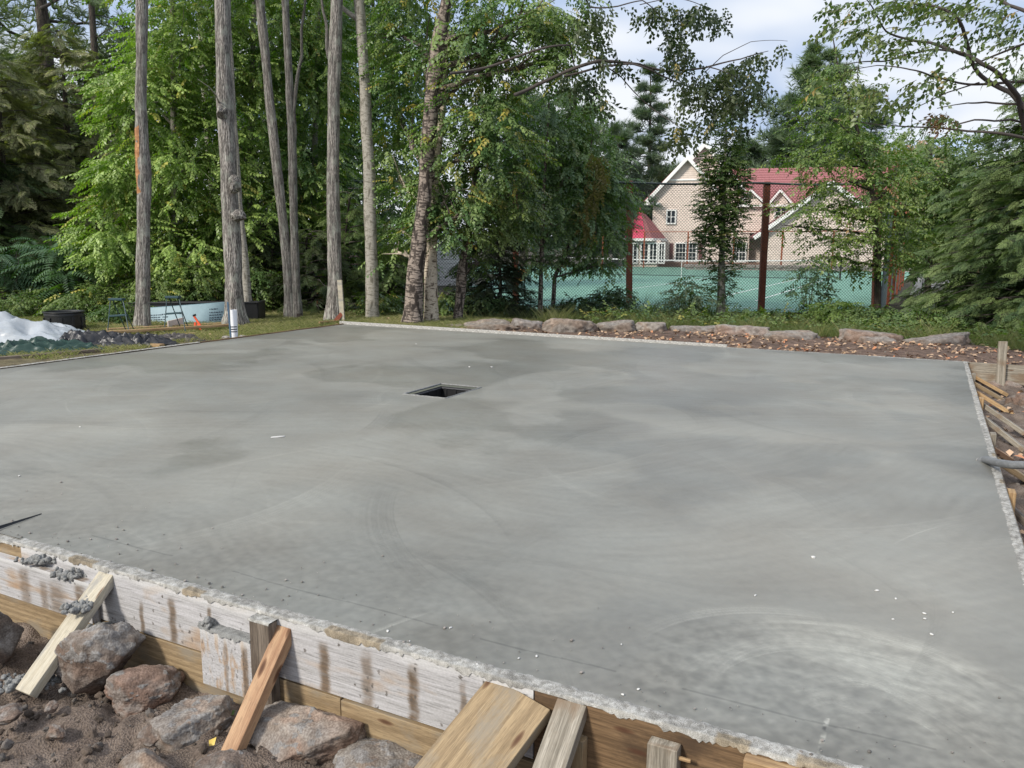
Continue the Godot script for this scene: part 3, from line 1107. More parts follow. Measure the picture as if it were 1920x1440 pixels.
func house() -> void:
	hx = dp(1300, 505, 68.0)
	var o := thing("house", hx, "large tan clapboard house with red roofs, gables and dormers beyond the court", "house")
	var clad := tri(mat(lin(0.76, 0.635, 0.56), 0.85), mottled(240, 256, Color(0.86, 0.86, 0.86), Color(1, 1, 1), 0.02, 0.1), Vector3(0.5, 0.5, 0.5))
	var red := tri(mat(lin(0.38, 0.15, 0.155), 0.8), mottled(242, 256, Color(0.72, 0.70, 0.70), Color(1, 1, 1), 0.03, 0.2), Vector3(0.8, 0.8, 0.8))
	var brick := tri(mat(lin(0.40, 0.25, 0.19), 0.9), mottled(244, 256, Color(0.6, 0.6, 0.6), Color(1, 1, 1), 0.04, 0.2), Vector3(1, 1, 1))
	var l := hpx(1212, 380, 0)
	var ap := hpx(1290, 300, 0)
	var r := Vector2(2 * ap.x - l.x, l.y)
	var w := MB.new()
	siding(w, PackedVector2Array([Vector2(l.x + 0.55, 0), Vector2(r.x + 1.9, 0), Vector2(r.x + 1.9, 4.7), Vector2(r.x - 0.3, l.y), ap, Vector2(l.x + 0.55, l.y + 0.4)]), 0)
	put("wall", w, clad, o)
	var band := MB.new()
	var ty := hpx(1290, 337, 0).y
	band.bar(hv(ap.x - (ap.y - ty) + 0.1, ty, 0.08), hv(ap.x + (ap.y - ty) - 0.1, ty, 0.08), 0.06, 0.12)
	put("trim", band, M.white, o)
	gable_trim(o, l, ap + Vector2(0, 0.15), r, 0.45)
	var sb := MB.new()                                           # eave return at the left
	sb.bar(hv(l.x - 0.1, l.y - 0.12, 0.25), hv(l.x + 1.2, l.y - 0.12, 0.25), 0.5, 0.2)
	put("trim", sb, M.white, o)
	roof_slab(o, "roof", hv(l.x - 0.1, l.y, -9), hv(l.x - 0.1, l.y, 0.5), hv(ap.x, ap.y + 0.1, 0.5), hv(ap.x, ap.y + 0.1, -9), 0.15, red)
	roof_slab(o, "roof", hv(r.x + 0.1, l.y, 0.5), hv(r.x + 0.1, l.y, -9), hv(ap.x, ap.y + 0.1, -9), hv(ap.x, ap.y + 0.1, 0.5), 0.15, red)
	var wl := MB.new()
	wl.bar(hv(l.x + 0.55, 2.8, -4.6), hv(l.x + 0.55, 2.8, 0.0), 0.2, 5.6)
	wl.v = PackedVector3Array(); wl.ix = PackedInt32Array(); wl.uv = PackedVector2Array(); wl.c = PackedColorArray()
	wl.box(Transform3D(Basis(Vector3.UP, TURN), hv(l.x + 0.67, 2.8, -4.5)), Vector3(0.2, 5.6, 8.9))
	put("wall", wl, clad, o)
	# taller gable behind
	var tb := hpx(1322, 275, -1.5)
	var tl := Vector2(tb.x - 3.6, tb.y - 3.9)
	var tr := Vector2(tb.x + 3.6, tb.y - 3.9)
	var w2 := MB.new()
	siding(w2, PackedVector2Array([Vector2(tl.x + 0.4, 3), Vector2(tr.x - 0.4, 3), Vector2(tr.x - 0.4, tr.y + 0.4), tb, Vector2(tl.x + 0.4, tl.y + 0.4)]), -1.5)
	put("wall", w2, clad, o)
	gable_trim(o, tl, tb + Vector2(0, 0.15), tr, -1.1)
	roof_slab(o, "roof", hv(tl.x, tl.y, -11), hv(tl.x, tl.y, -1.1), hv(tb.x, tb.y + 0.1, -1.1), hv(tb.x, tb.y + 0.1, -11), 0.15, red)
	roof_slab(o, "roof", hv(tr.x, tl.y, -1.1), hv(tr.x, tl.y, -11), hv(tb.x, tb.y + 0.1, -11), hv(tb.x, tb.y + 0.1, -1.1), 0.15, red)
	# long wing with the red roof to the right
	var e0 := hpx(1395, 405, -1.0)
	var e1 := hpx(1690, 425, -1.0)
	var rg := hpx(1500, 317, -5.5)
	roof_slab(o, "roof", hv(e0.x - 1.5, e0.y, -0.6), hv(e1.x, e0.y, -0.6), hv(e1.x, rg.y, -5.5), hv(e0.x - 1.5, rg.y, -5.5), 0.15, red)
	roof_slab(o, "roof", hv(e1.x, e0.y, -10.4), hv(e0.x - 1.5, e0.y, -10.4), hv(e0.x - 1.5, rg.y, -5.5), hv(e1.x, rg.y, -5.5), 0.15, red)
	var fa := MB.new()
	fa.bar(hv(e0.x - 0.6, e0.y - 0.1, -0.5), hv(e1.x, e0.y - 0.1, -0.5), 0.12, 0.25)
	put("trim", fa, M.white, o)
	var w3 := MB.new()
	siding(w3, PackedVector2Array([Vector2(e0.x, 0), Vector2(e1.x - 0.4, 0), Vector2(e1.x - 0.4, e0.y - 0.1), Vector2(e0.x, e0.y - 0.1)]), -1.0)
	put("wall", w3, clad, o)
	var w4 := MB.new()
	w4.box(Transform3D(Basis(Vector3.UP, TURN), hv(e1.x - 0.5, 2.2, -5.6)), Vector3(0.2, 4.4, 9.0))
	w4.tri(hv(e1.x - 0.45, 4.4, -1.1), hv(e1.x - 0.45, 4.4, -10), hv(e1.x - 0.45, rg.y, -5.5))
	put("wall", w4, clad, o)
	# dormers
	for e in [[1408, 357, 1383, 1437], [1463, 357, 1440, 1487]]:
		var da := hpx(e[0], e[1], 0.2)
		var dl := hpx(e[2], 384, 0.2)
		var dr := hpx(e[3], 384, 0.2)
		var dm := MB.new()
		siding(dm, PackedVector2Array([Vector2(dl.x + 0.25, e0.y - 1.4), Vector2(dr.x - 0.25, e0.y - 1.4), Vector2(dr.x - 0.25, dr.y), da, Vector2(dl.x + 0.25, dl.y)]), 0.1)
		var dn := put("dormer", dm, clad, o)
		var ck := MB.new()
		for s in [dl.x + 0.25, dr.x - 0.25]:
			ck = MB.new()
			ck.box(Transform3D(Basis(Vector3.UP, TURN), hv(s, e0.y + 0.1, -1.2)), Vector3(0.1, (dl.y - e0.y) * 2 + 0.4, 2.5))
			put("cheek", ck, clad, dn)
		var tm := MB.new()
		tm.bar(hv(dl.x, dl.y, 0.42), hv(da.x, da.y, 0.42), 0.12, 0.16)
		tm.bar(hv(dr.x, dr.y, 0.423), hv(da.x, da.y, 0.423), 0.12, 0.16)
		tm.bar(hv(dl.x, dl.y - 0.08, 0.35), hv(dr.x, dr.y - 0.08, 0.35), 0.3, 0.16)
		put("trim", tm, M.white, dn)
		roof_slab(o, "roof", hv(dl.x - 0.1, dl.y, -3.6), hv(dl.x - 0.1, dl.y, 0.4), hv(da.x, da.y + 0.1, 0.4), hv(da.x, da.y + 0.1, -3.6), 0.08, red)
		roof_slab(o, "roof", hv(dr.x + 0.1, dl.y, 0.4), hv(dr.x + 0.1, dl.y, -3.6), hv(da.x, da.y + 0.1, -3.6), hv(da.x, da.y + 0.1, 0.4), 0.08, red)
	var d0 := hpx(1463, 421, 0.15)
	window_at(o, d0.x, d0.y, 0.12, 0.85, 1.35, 2, 4)
	# garage gable in front
	var ga := hpx(1558, 347, 5.0)
	var gl := hpx(1413, 447, 5.0)
	var gr := Vector2(2 * ga.x - gl.x, gl.y)
	var w5 := MB.new()
	siding(w5, PackedVector2Array([Vector2(gl.x + 1.1, -0.2), Vector2(gr.x - 0.5, -0.2), Vector2(gr.x - 0.5, gr.y + 0.2), ga, Vector2(gl.x + 1.1, gl.y + 0.6)]), 5.0)
	put("wall", w5, clad, o)
	gable_trim(o, gl, ga + Vector2(0, 0.15), gr, 5.45, 0.32)
	roof_slab(o, "roof", hv(gl.x - 0.1, gl.y, -1), hv(gl.x - 0.1, gl.y, 5.5), hv(ga.x, ga.y + 0.1, 5.5), hv(ga.x, ga.y + 0.1, -3), 0.15, red)
	roof_slab(o, "roof", hv(gr.x + 0.1, gl.y, 5.5), hv(gr.x + 0.1, gl.y, -1), hv(ga.x, ga.y + 0.1, -3), hv(ga.x, ga.y + 0.1, 5.5), 0.15, red)
	var gw := MB.new()
	gw.box(Transform3D(Basis(Vector3.UP, TURN), hv(gl.x + 1.2, 1.25, 2.0)), Vector3(0.2, 2.9, 5.8))
	put("wall", gw, clad, o)
	# windows of the main gable
	var a := hpx(1258, 418, 0)
	window_at(o, a.x, a.y, 0.03, 0.62, 0.98, 2, 2)
	a = hpx(1285, 490, 0)
	window_at(o, a.x, a.y, 0.03, 1.62, 1.45, 6, 4)
	for s in [-1, 1]:
		var sh := MB.new()
		for k in 14:
			sh.bar(hv(a.x + s * 1.2 - 0.15, a.y + 0.05 + k * 0.107, 0.08), hv(a.x + s * 1.2 + 0.15, a.y + 0.05 + k * 0.107, 0.08), 0.04, 0.09)
		put("shutter", sh, mat(lin(0.13, 0.05, 0.05), 0.7), o)
	a = hpx(1385, 490, 0)
	window_at(o, a.x, a.y, 0.03, 0.95, 1.45, 4, 4)
	# brick foundation and porch bay at the left
	var fo := MB.new()
	fo.box(Transform3D(Basis(Vector3.UP, TURN), hv(1.0, 0.25, 0.12)), Vector3(9.4, 0.7, 0.2))
	put("foundation", fo, brick, o)
	var bl := hpx(1166, 447, 2.0)
	var br := hpx(1247, 447, 2.0)
	var bt := hpx(1200, 388, 0.5)
	var bay := MB.new()
	var p0 := hv(bl.x, bl.y, 0.4)
	var p1 := hv(bl.x + 1.2, bl.y, 2.4)
	var p2 := hv(br.x - 1.0, bl.y, 2.4)
	var p3 := hv(br.x, bl.y, 0.4)
	var top := hv(bt.x, bt.y, 0.3)
	bay.tri(p2, p3, top)
	bay.tri(p1, p2, top)
	put("porch_roof", bay, red, o)
	var pk := MB.new()  # left face of the red roof, sun glare painted in as a brighter pink
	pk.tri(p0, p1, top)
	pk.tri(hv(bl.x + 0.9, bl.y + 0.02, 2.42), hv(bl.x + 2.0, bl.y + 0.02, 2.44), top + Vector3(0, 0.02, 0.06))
	put("porch_roof_lit_face", pk, mat(lin(0.62, 0.06, 0.12), 0.6), o).set_meta("label", "sunlit left face of the porch roof, sun glare painted in as bright pink red")
	var pe := MB.new()
	for e in [[p0, p1], [p1, p2], [p2, p3]]:
		pe.bar((e[0] as Vector3) + Vector3(0, -0.1, 0), (e[1] as Vector3) + Vector3(0, -0.1, 0), 0.2, 0.22)
	put("trim", pe, M.white, o)
	var bw := MB.new()
	bw.box(Transform3D(Basis(Vector3.UP, TURN), hv((bl.x + br.x) / 2, 0.9, 0.9)), Vector3(br.x - bl.x - 1.2, 1.8, 2.2))
	bw.box(Transform3D(Basis(Vector3.UP, TURN), hv((bl.x + br.x) / 2 + 0.4, bl.y - 0.45, 0.9)), Vector3(br.x - bl.x - 1.5, 0.6, 2.2))
	put("porch_wall", bw, clad, o)
	for e in [[1187, 0.55], [1208, 0.5], [1224, 0.5], [1240, 0.35]]:
		var q := hpx(e[0], 492, 2.0)
		window_at(o, q.x, q.y, 2.03, e[1], 1.5, 2, 3)
	# stone retaining wall and dark shrubs between court and house
	var rw := thing("retaining_wall", hv(7.5, 0, 9), "low dark stone retaining wall between the court and the house", "wall")
	rng.seed = 31
	for row in 3:
		var x := -0.5 + rng.randf() * 0.3
		while x < 15:
			var ln := rng.randf_range(0.5, 1.0)
			var s := MB.new()
			s.box(Transform3D(Basis(Vector3.UP, TURN), hv(x + ln / 2, -0.15 + row * 0.31, 8.5 + rng.randf() * 0.08)), Vector3(ln - 0.03, 0.28, 0.5), 0.05)
			put("stone", s, M.rock, rw)
			x += ln


# ------------------------------------------------------------------ foliage
const LUSH := Color(1.75, 1.70, 2.1)
func leaf(mb: MB, base: Vector3, dir: Vector3, up: Vector3, ln: float, wd: float) -> void:
	dir = dir.normalized()
	var side := dir.cross(up).normalized()
	var nn := side.cross(dir)
	var m := base + dir * ln * 0.42
	var tip := base + dir * ln - nn * ln * 0.12
	var i := mb.vert(base)
	mb.vert(m - side * wd * 0.5 + nn * wd * 0.14)
	mb.vert(m)
	mb.vert(m + side * wd * 0.5 + nn * wd * 0.14)
	mb.vert(tip)
	mb.face(i, i + 2, i + 1)
	mb.face(i, i + 3, i + 2)
	mb.face(i + 1, i + 2, i + 4)
	mb.face(i + 2, i + 3, i + 4)

func spray_mesh(sd: int, n: int, length: float, ll: float, lw: float, droop: float) -> ArrayMesh:
	var key := "spray%d_%d_%.2f_%.2f_%.2f" % [sd, n, length, ll, droop]
	if meshes.has(key):
		return meshes[key]
	rng.seed = sd
	var mb := MB.new()
	mb.col = Color(0.55, 0.35, 0.3)
	var prev := Vector3.ZERO
	var pts := []
	for k in 4:
		var f := (k + 1) / 4.0
		var p := Vector3(length * f, -droop * length * f * f * 0.5, 0.03 * length * sin(f * 5 + sd))
		mb.quad(prev + Vector3(0, 0.003, 0), prev - Vector3(0, 0.003, 0), p - Vector3(0, 0.002, 0), p + Vector3(0, 0.002, 0))
		prev = p
	for k in n:
		var f := (k + 0.8) / n
		var p := Vector3(length * f, -droop * length * f * f * 0.5, 0.03 * length * sin(f * 5 + sd))
		var s := 1.0 if k % 2 == 0 else -1.0
		var d := Vector3(0.55 + f * 0.4, -droop * rng.randf_range(0.5, 1.5), s * rng.randf_range(0.5, 1.1))
		if k == n - 1:
			d = Vector3(1, -droop, 0)
		var sh := rng.randf_range(0.75, 1.25)
		mb.col = Color(sh, sh, sh * rng.randf_range(0.8, 1.1))
		leaf(mb, p, d, Vector3(rng.randf_range(-0.35, 0.35), 1, rng.randf_range(-0.35, 0.35)), ll * rng.randf_range(0.7, 1.15), lw * rng.randf_range(0.8, 1.1))
	meshes[key] = mb.build()
	return meshes[key]

# a flat fan of needles, as hemlock twigs carry; one metre long
func frond_mesh(sd: int) -> ArrayMesh:
	var key := "frond%d" % sd
	if meshes.has(key):
		return meshes[key]
	rng.seed = sd
	var mb := MB.new()
	mb.col = Color(0.5, 0.35, 0.3)
	var n := 8
	var prev := Vector3.ZERO
	for k in 5:
		var f := (k + 1) / 5.0
		var p := Vector3(f, -0.22 * f * f, 0)
		mb.quad(prev + Vector3(0, 0, 0.008), prev - Vector3(0, 0, 0.008), p - Vector3(0, 0, 0.003), p + Vector3(0, 0, 0.003))
		prev = p
	for k in n:
		for s in [-1.0, 1.0]:
			var f: float = (k + 0.7 + 0.25 * s) / n
			var p := Vector3(f, -0.22 * f * f, 0)
			var ln: float = (0.46 * pow(1.0 - f, 0.8) + 0.07) * rng.randf_range(0.65, 1.15)
			var d := Vector3(0.75, -0.12 + rng.randf_range(-0.2, 0.12), s * 0.8).normalized()
			var sh := rng.randf_range(0.55, 1.3)
			mb.col = Color(sh, sh, sh)
			var side := d.cross(Vector3.UP).normalized()
			var wdt := 0.026
			var m := p + d * ln * 0.5
			var t := p + d * ln + Vector3(0, -ln * 0.25, 0)
			mb.quad(p, m - side * wdt, t, m + side * wdt)
			var kk := maxi(2, int(ln / 0.11))
			for j in kk:
				for e in [-1.0, 1.0]:
					var g: float = (j + 0.6) / kk
					var b := p + d * ln * g + Vector3(0, -ln * 0.25 * g * g, 0)
					var l2: float = (0.14 * (1.0 - g) + 0.05) * rng.randf_range(0.7, 1.2)
					var d2: Vector3 = (d * 0.8 + side * e * 0.8 + Vector3(0, -0.15, 0)).normalized()
					var s2 := d2.cross(Vector3.UP).normalized() * 0.018
					var mm := b + d2 * l2 * 0.5
					mb.quad(b, mm - s2, b + d2 * l2, mm + s2)
	meshes[key] = mb.build()
	return meshes[key]

func tuft_mesh(sd: int, blades: int, ln: float, wd: float, spread: float) -> ArrayMesh:
	var key := "tuft%d_%d_%.2f" % [sd, blades, ln]
	if meshes.has(key):
		return meshes[key]
	rng.seed = sd
	var mb := MB.new()
	for k in blades:
		var an := TAU * k / blades + rng.randf() * 0.5
		var d := Vector3(cos(an) * spread, 1.0, sin(an) * spread).normalized() * ln * rng.randf_range(0.6, 1.1)
		var side := d.cross(Vector3(cos(an + 1.2), 0.3, sin(an + 1.2))).normalized() * wd
		var sh := rng.randf_range(0.7, 1.25)
		mb.col = Color(sh, sh, sh)
		var b := Vector3(cos(an), 0, sin(an)) * 0.02
		var m := b + d * 0.55
		var t := b + d + Vector3(d.x, -0.25 * ln, d.z) * 0.35
		var i := mb.vert(b - side)
		mb.vert(b + side)
		mb.vert(m + side * 0.8)
		mb.vert(m - side * 0.8)
		mb.vert(t)
		mb.face(i, i + 1, i + 2)
		mb.face(i, i + 2, i + 3)
		mb.face(i + 3, i + 2, i + 4)
	meshes[key] = mb.build()
	return meshes[key]

# a compound leaf with pairs of narrow leaflets, as sumac has
func sumac_mesh() -> ArrayMesh:
	if meshes.has("sumac"):
		return meshes.sumac
	var mb := MB.new()
	for k in 10:
		var f := (k + 1) / 10.0
		var p := Vector3(0.5 * f, 0.10 * f - 0.22 * f * f, 0)
		for s in [-1.0, 1.0]:
			var sh := 0.9 + 0.2 * float((k * 7) % 5) / 5.0
			mb.col = Color(sh, sh, sh)
			leaf(mb, p, Vector3(0.45, -0.25, s), Vector3.UP, 0.14 * sin(PI * (0.25 + 0.65 * f)) + 0.02, 0.035)
	mb.col = Color(0.8, 0.5, 0.3)
	mb.quad(Vector3(0, 0.004, 0), Vector3(0, -0.004, 0), Vector3(0.5, -0.124, 0), Vector3(0.5, -0.117, 0))
	meshes.sumac = mb.build()
	return meshes.sumac

func aim(dir: Vector3, up: Vector3, sc: float, pos: Vector3) -> Transform3D:
	var x := dir.normalized()
	var z := x.cross(up)
	if z.length() < 0.05:
		z = x.cross(Vector3(0.3, 0.2, 1))
	z = z.normalized()
	return Transform3D(Basis(x * sc, z.cross(x) * sc, z * sc), pos)

func blob(xs: Array, cs: Array, c: Vector3, r: Vector3, n: int, size: float, pal: Array, thr := -0.15, droop := 0.5, freq := 1.1) -> void:
	var made := 0
	var tries := 0
	while made < n and tries < n * 6:
		tries += 1
		var d := Vector3(rng.randfn(), rng.randfn(), rng.randfn()).normalized()
		var f := pow(rng.randf(), 0.42)
		var p := c + d * f * r
		var g := fine.get_noise_3d(p.x * freq * 4, p.y * freq * 5.5, p.z * freq * 4)
		if g < thr - 0.25 * (1.0 - f):
			continue
		var out := Vector3(d.x * 1.0 + rng.randf_range(-0.9, 0.9), rng.randf_range(-0.5, 0.35) - droop * 0.5, d.z + rng.randf_range(-0.9, 0.9))
		var up := Vector3(rng.randf_range(-0.5, 0.5), 1, rng.randf_range(-0.5, 0.5))
		xs.append(aim(out, up, size * rng.randf_range(0.55, 1.3), p))
		cs.append(tone(pal, p))
		made += 1

func tone(pal: Array, p: Vector3) -> Color:
	var k := clampf(0.5 + noise.get_noise_3d(p.x * 2.2, p.y * 2.2, p.z * 2.2) * 1.0 + rng.randf_range(-0.5, 0.5), 0, 1)
	var c: Color = (pal[0] as Color).lerp(pal[1], k)
	if pal.size() > 2 and rng.randf() < pal[3]:
		c = c.lerp(pal[2], rng.randf_range(0.4, 1.0))
	return c * LUSH

# a trunk traced through [x, y, width] of the photograph at the trunk's own distance
func trunk_pts(path: Array, d: float) -> Array:
	var pts := []
	var rad := []
	for i in path.size() - 1:
		var a: Array = path[i]
		var b: Array = path[i + 1]
		for k in 6:
			var f := k / 6.0
			pts.append(dp(lerpf(a[0], b[0], f), lerpf(a[1], b[1], f), d))
			rad.append(lerpf(a[2], b[2], f) * 0.5 * d / F)
	pts.append(dp(path[-1][0], path[-1][1], d))
	rad.append(path[-1][2] * 0.5 * d / F)
	return [pts, rad]

func limb(mb: MB, a: Vector3, b: Vector3, r0: float, r1: float, sag := 0.0, sides := 6) -> void:
	var pts := []
	var rr := []
	for i in 7:
		var f := i / 6.0
		var p := a.lerp(b, f) + Vector3(0, sag * sin(PI * f), 0)
		p += Vector3(noise.get_noise_3d(p.x * 3, p.y * 3, p.z * 3), noise.get_noise_3d(p.x * 3 + 40, p.y * 3, p.z * 3), 0) * 0.07 * a.distance_to(b) * sin(PI * f)
		pts.append(p)
		rr.append(lerpf(r0, r1, f))
	mb.tube(pts, rr, sides)

func grow_trunk(o: Node3D, path: Array, d: float, m: Material, sides := 14, rough := 0.22) -> Array:
	var tp := trunk_pts(path, d)
	# root flare
	tp[0].push_front(tp[0][0] + Vector3(0, -0.25, 0))
	tp[1].push_front(tp[1][0] * 1.5)
	tp[1][1] *= 1.2
	tp[1][2] *= 1.08
	var mb := MB.new()
	mb.tube(tp[0], tp[1], sides, rough, noise)
	put("trunk", mb, m, o)
	return tp

func high_crown(o: Node3D, top: Vector3, sd: int, pal: Array) -> void:
	rng.seed = sd
	var xs := []
	var cs := []
	for k in 5:
		blob(xs, cs, top + Vector3(rng.randf_range(-1.3, 1.3), rng.randf_range(0.5, 3.0), rng.randf_range(-1.3, 1.3)), Vector3(1.2, 0.8, 1.2), 70, 1.3, pal, -0.1)
	var mb := MB.new()
	for k in 5:
		limb(mb, top + Vector3(0, -0.5, 0), top + Vector3(rng.randf_range(-1.6, 1.6), rng.randf_range(0.8, 3.0), rng.randf_range(-1.6, 1.6)), 0.06, 0.015)
	put("limb", mb, M.bark_twig, o)
	scatter("crown", spray_mesh(1, 9, 0.36, 0.1, 0.055, 0.5), M.leaf, xs, cs, o)

# an evergreen with drooping fans of needles on whorled limbs
func hemlock(called: String, base: Vector3, ht: float, rad: float, from: float, limbs: int, size: float, pal: Array, label: String, group: String, sd: int, bare := 0.25, tr := 0.16) -> Node3D:
	rng.seed = sd
	var o := thing(called, base, label, "tree", group)
	var mb := MB.new()
	var pts := []
	var rr := []
	for i in 12:
		var f := i / 11.0
		pts.append(base + Vector3(0.15 * sin(f * 3 + sd), f * ht - 0.2, 0.1 * sin(f * 4 + sd)))
		rr.append(lerpf(tr, 0.02, f))
	mb.tube(pts, rr, 9, 0.15, noise)
	put("trunk", mb, M.bark_dark, o)
	var xs := []
	var cs := []
	var lm := MB.new()
	for i in limbs:
		var f := pow((i + rng.randf()) / limbs, 1.0)
		var y := lerpf(from, ht * 0.98, f)
		var an := i * 2.4 + rng.randf_range(-0.5, 0.5)
		var len_ := rad * pow(1.0 - f, 0.75) * rng.randf_range(0.65, 1.15) + 0.25
		var d := Vector3(cos(an), 0, sin(an))
		var a := base + Vector3(0, y, 0)
		var e := a + d * len_ + Vector3(0, (rng.randf_range(-0.24, 0.02) + 0.10 * f) * len_, 0)
		limb(lm, a, e, 0.008 + 0.012 * len_ / rad, 0.003, 0.06 * len_, 5)
		var n := int(maxf(3.0, len_ * 5.5 / size))
		for k in n:
			var g := lerpf(bare, 1.0, (k + rng.randf()) / n)
			var p := a.lerp(e, g) + Vector3(0, 0.06 * len_ * sin(PI * g), 0)
			var s := (1.0 if k % 2 == 0 else -1.0) * (1.0 - g * 0.6)
			var dd := d + Vector3(-d.z, 0, d.x) * s * rng.randf_range(0.4, 1.5) + Vector3(0, rng.randf_range(-0.7, 0.15), 0)
			var tl := Vector3(rng.randf_range(-0.9, 0.9), 1, rng.randf_range(-0.9, 0.9))
			xs.append(aim(dd, tl, size * rng.randf_range(0.45, 1.25) * lerpf(1.0, 0.7, g), p + Vector3(0, rng.randf_range(-0.10, 0.05) * len_, 0)))
			cs.append(tone(pal, p))
	put("limb", lm, M.bark_twig, o)
	scatter("crown", frond_mesh(3), M.needle, xs, cs, o)
	return o

# a far pine: limbs in irregular storeys carrying clumps of tufts
func pine(base: Vector3, ht: float, rad: float, from: float, limbs: int, pal: Array, label: String, group: String, sd: int, per := 34, tuft := 0.5) -> void:
	rng.seed = sd
	var o := thing("pine_tree", base, label, "tree", group)
	var mb := MB.new()
	mb.tube([base + Vector3(0, -0.3, 0), base + Vector3(0.2, ht * 0.5, 0), base + Vector3(0, ht, 0)], [0.32, 0.2, 0.04], 8)
	put("trunk", mb, M.bark_dark, o)
	var lm := MB.new()
	var xs := []
	var cs := []
	for i in limbs:
		var f := (i + rng.randf()) / limbs
		var y := lerpf(from, ht, f)
		var an := i * 2.4 + rng.randf()
		var len_ := rad * pow(1.0 - f, 0.6) * rng.randf_range(0.5, 1.2) + 0.4
		var a := base + Vector3(0, y, 0)
		var e := a + Vector3(cos(an) * len_, 0.18 * len_, sin(an) * len_)
		limb(lm, a, e, 0.06, 0.015, -0.05 * len_, 5)
		for k in per:
			var g := rng.randf_range(0.3, 1.05)
			var p := a.lerp(e, g) + Vector3(rng.randfn() * 0.16 * len_, rng.randfn() * 0.09 * len_ + 0.1, rng.randfn() * 0.16 * len_)
			var up := Vector3(rng.randf_range(-0.7, 0.7) + cos(an) * 0.6, rng.randf_range(0.1, 1.2), rng.randf_range(-0.7, 0.7) + sin(an) * 0.6)
			xs.append(aim(up.cross(Vector3(0.3, 0.1, 1)), up, tuft * rng.randf_range(0.8, 1.5), p))
			cs.append(tone(pal, p))
	put("limb", lm, M.bark_twig, o)
	scatter("crown", tuft_mesh(5, 11, 0.9, 0.035, 0.9), M.needle, xs, cs, o)

# a broadleaf tree: trunk, limbs to each lobe, a crown of leafy twigs. lobes: [x, y, distance, half width px, half height px, depth m, twigs]
func broadleaf(called: String, trunk: Array, d: float, lobes: Array, spray: ArrayMesh, size: float, pal: Array, m: Material, label: String, group: String, sd: int, thr := -0.15, droop := 0.5) -> Node3D:
	rng.seed = sd
	var base := dp(trunk[0][0], trunk[0][1], d)
	var o := thing(called, base, label, "tree", group)
	var tp := grow_trunk(o, trunk, d, m, 10)
	var xs := []
	var cs := []
	var lm := MB.new()
	for e in lobes:
		var c := dp(e[0], e[1], e[2])
		var r := Vector3(e[3] * e[2] / F, e[4] * e[2] / F, e[5])
		blob(xs, cs, c, r, e[6], size, pal, thr, droop)
		var best: Vector3 = tp[0][0]
		var br: float = tp[1][0]
		for i in tp[0].size():
			var q: Vector3 = tp[0][i]
			if absf(q.y - (c.y - r.y * 0.8)) < absf(best.y - (c.y - r.y * 0.8)):
				best = q
				br = tp[1][i]
		var r0 := minf(br * 0.5, 0.05)
		limb(lm, best, c, r0, r0 * 0.4)
		for k in 5:
			var dd := Vector3(rng.randfn(), rng.randf_range(-0.3, 1.0), rng.randfn()).normalized()
			limb(lm, best.lerp(c, rng.randf_range(0.6, 1.0)), c + dd * r * 0.75, r0 * 0.45, 0.004, 0, 5)
	if lobes.size():
		put("limb", lm, m, o)
		scatter("crown", spray, M.leaf, xs, cs, o)
	return o

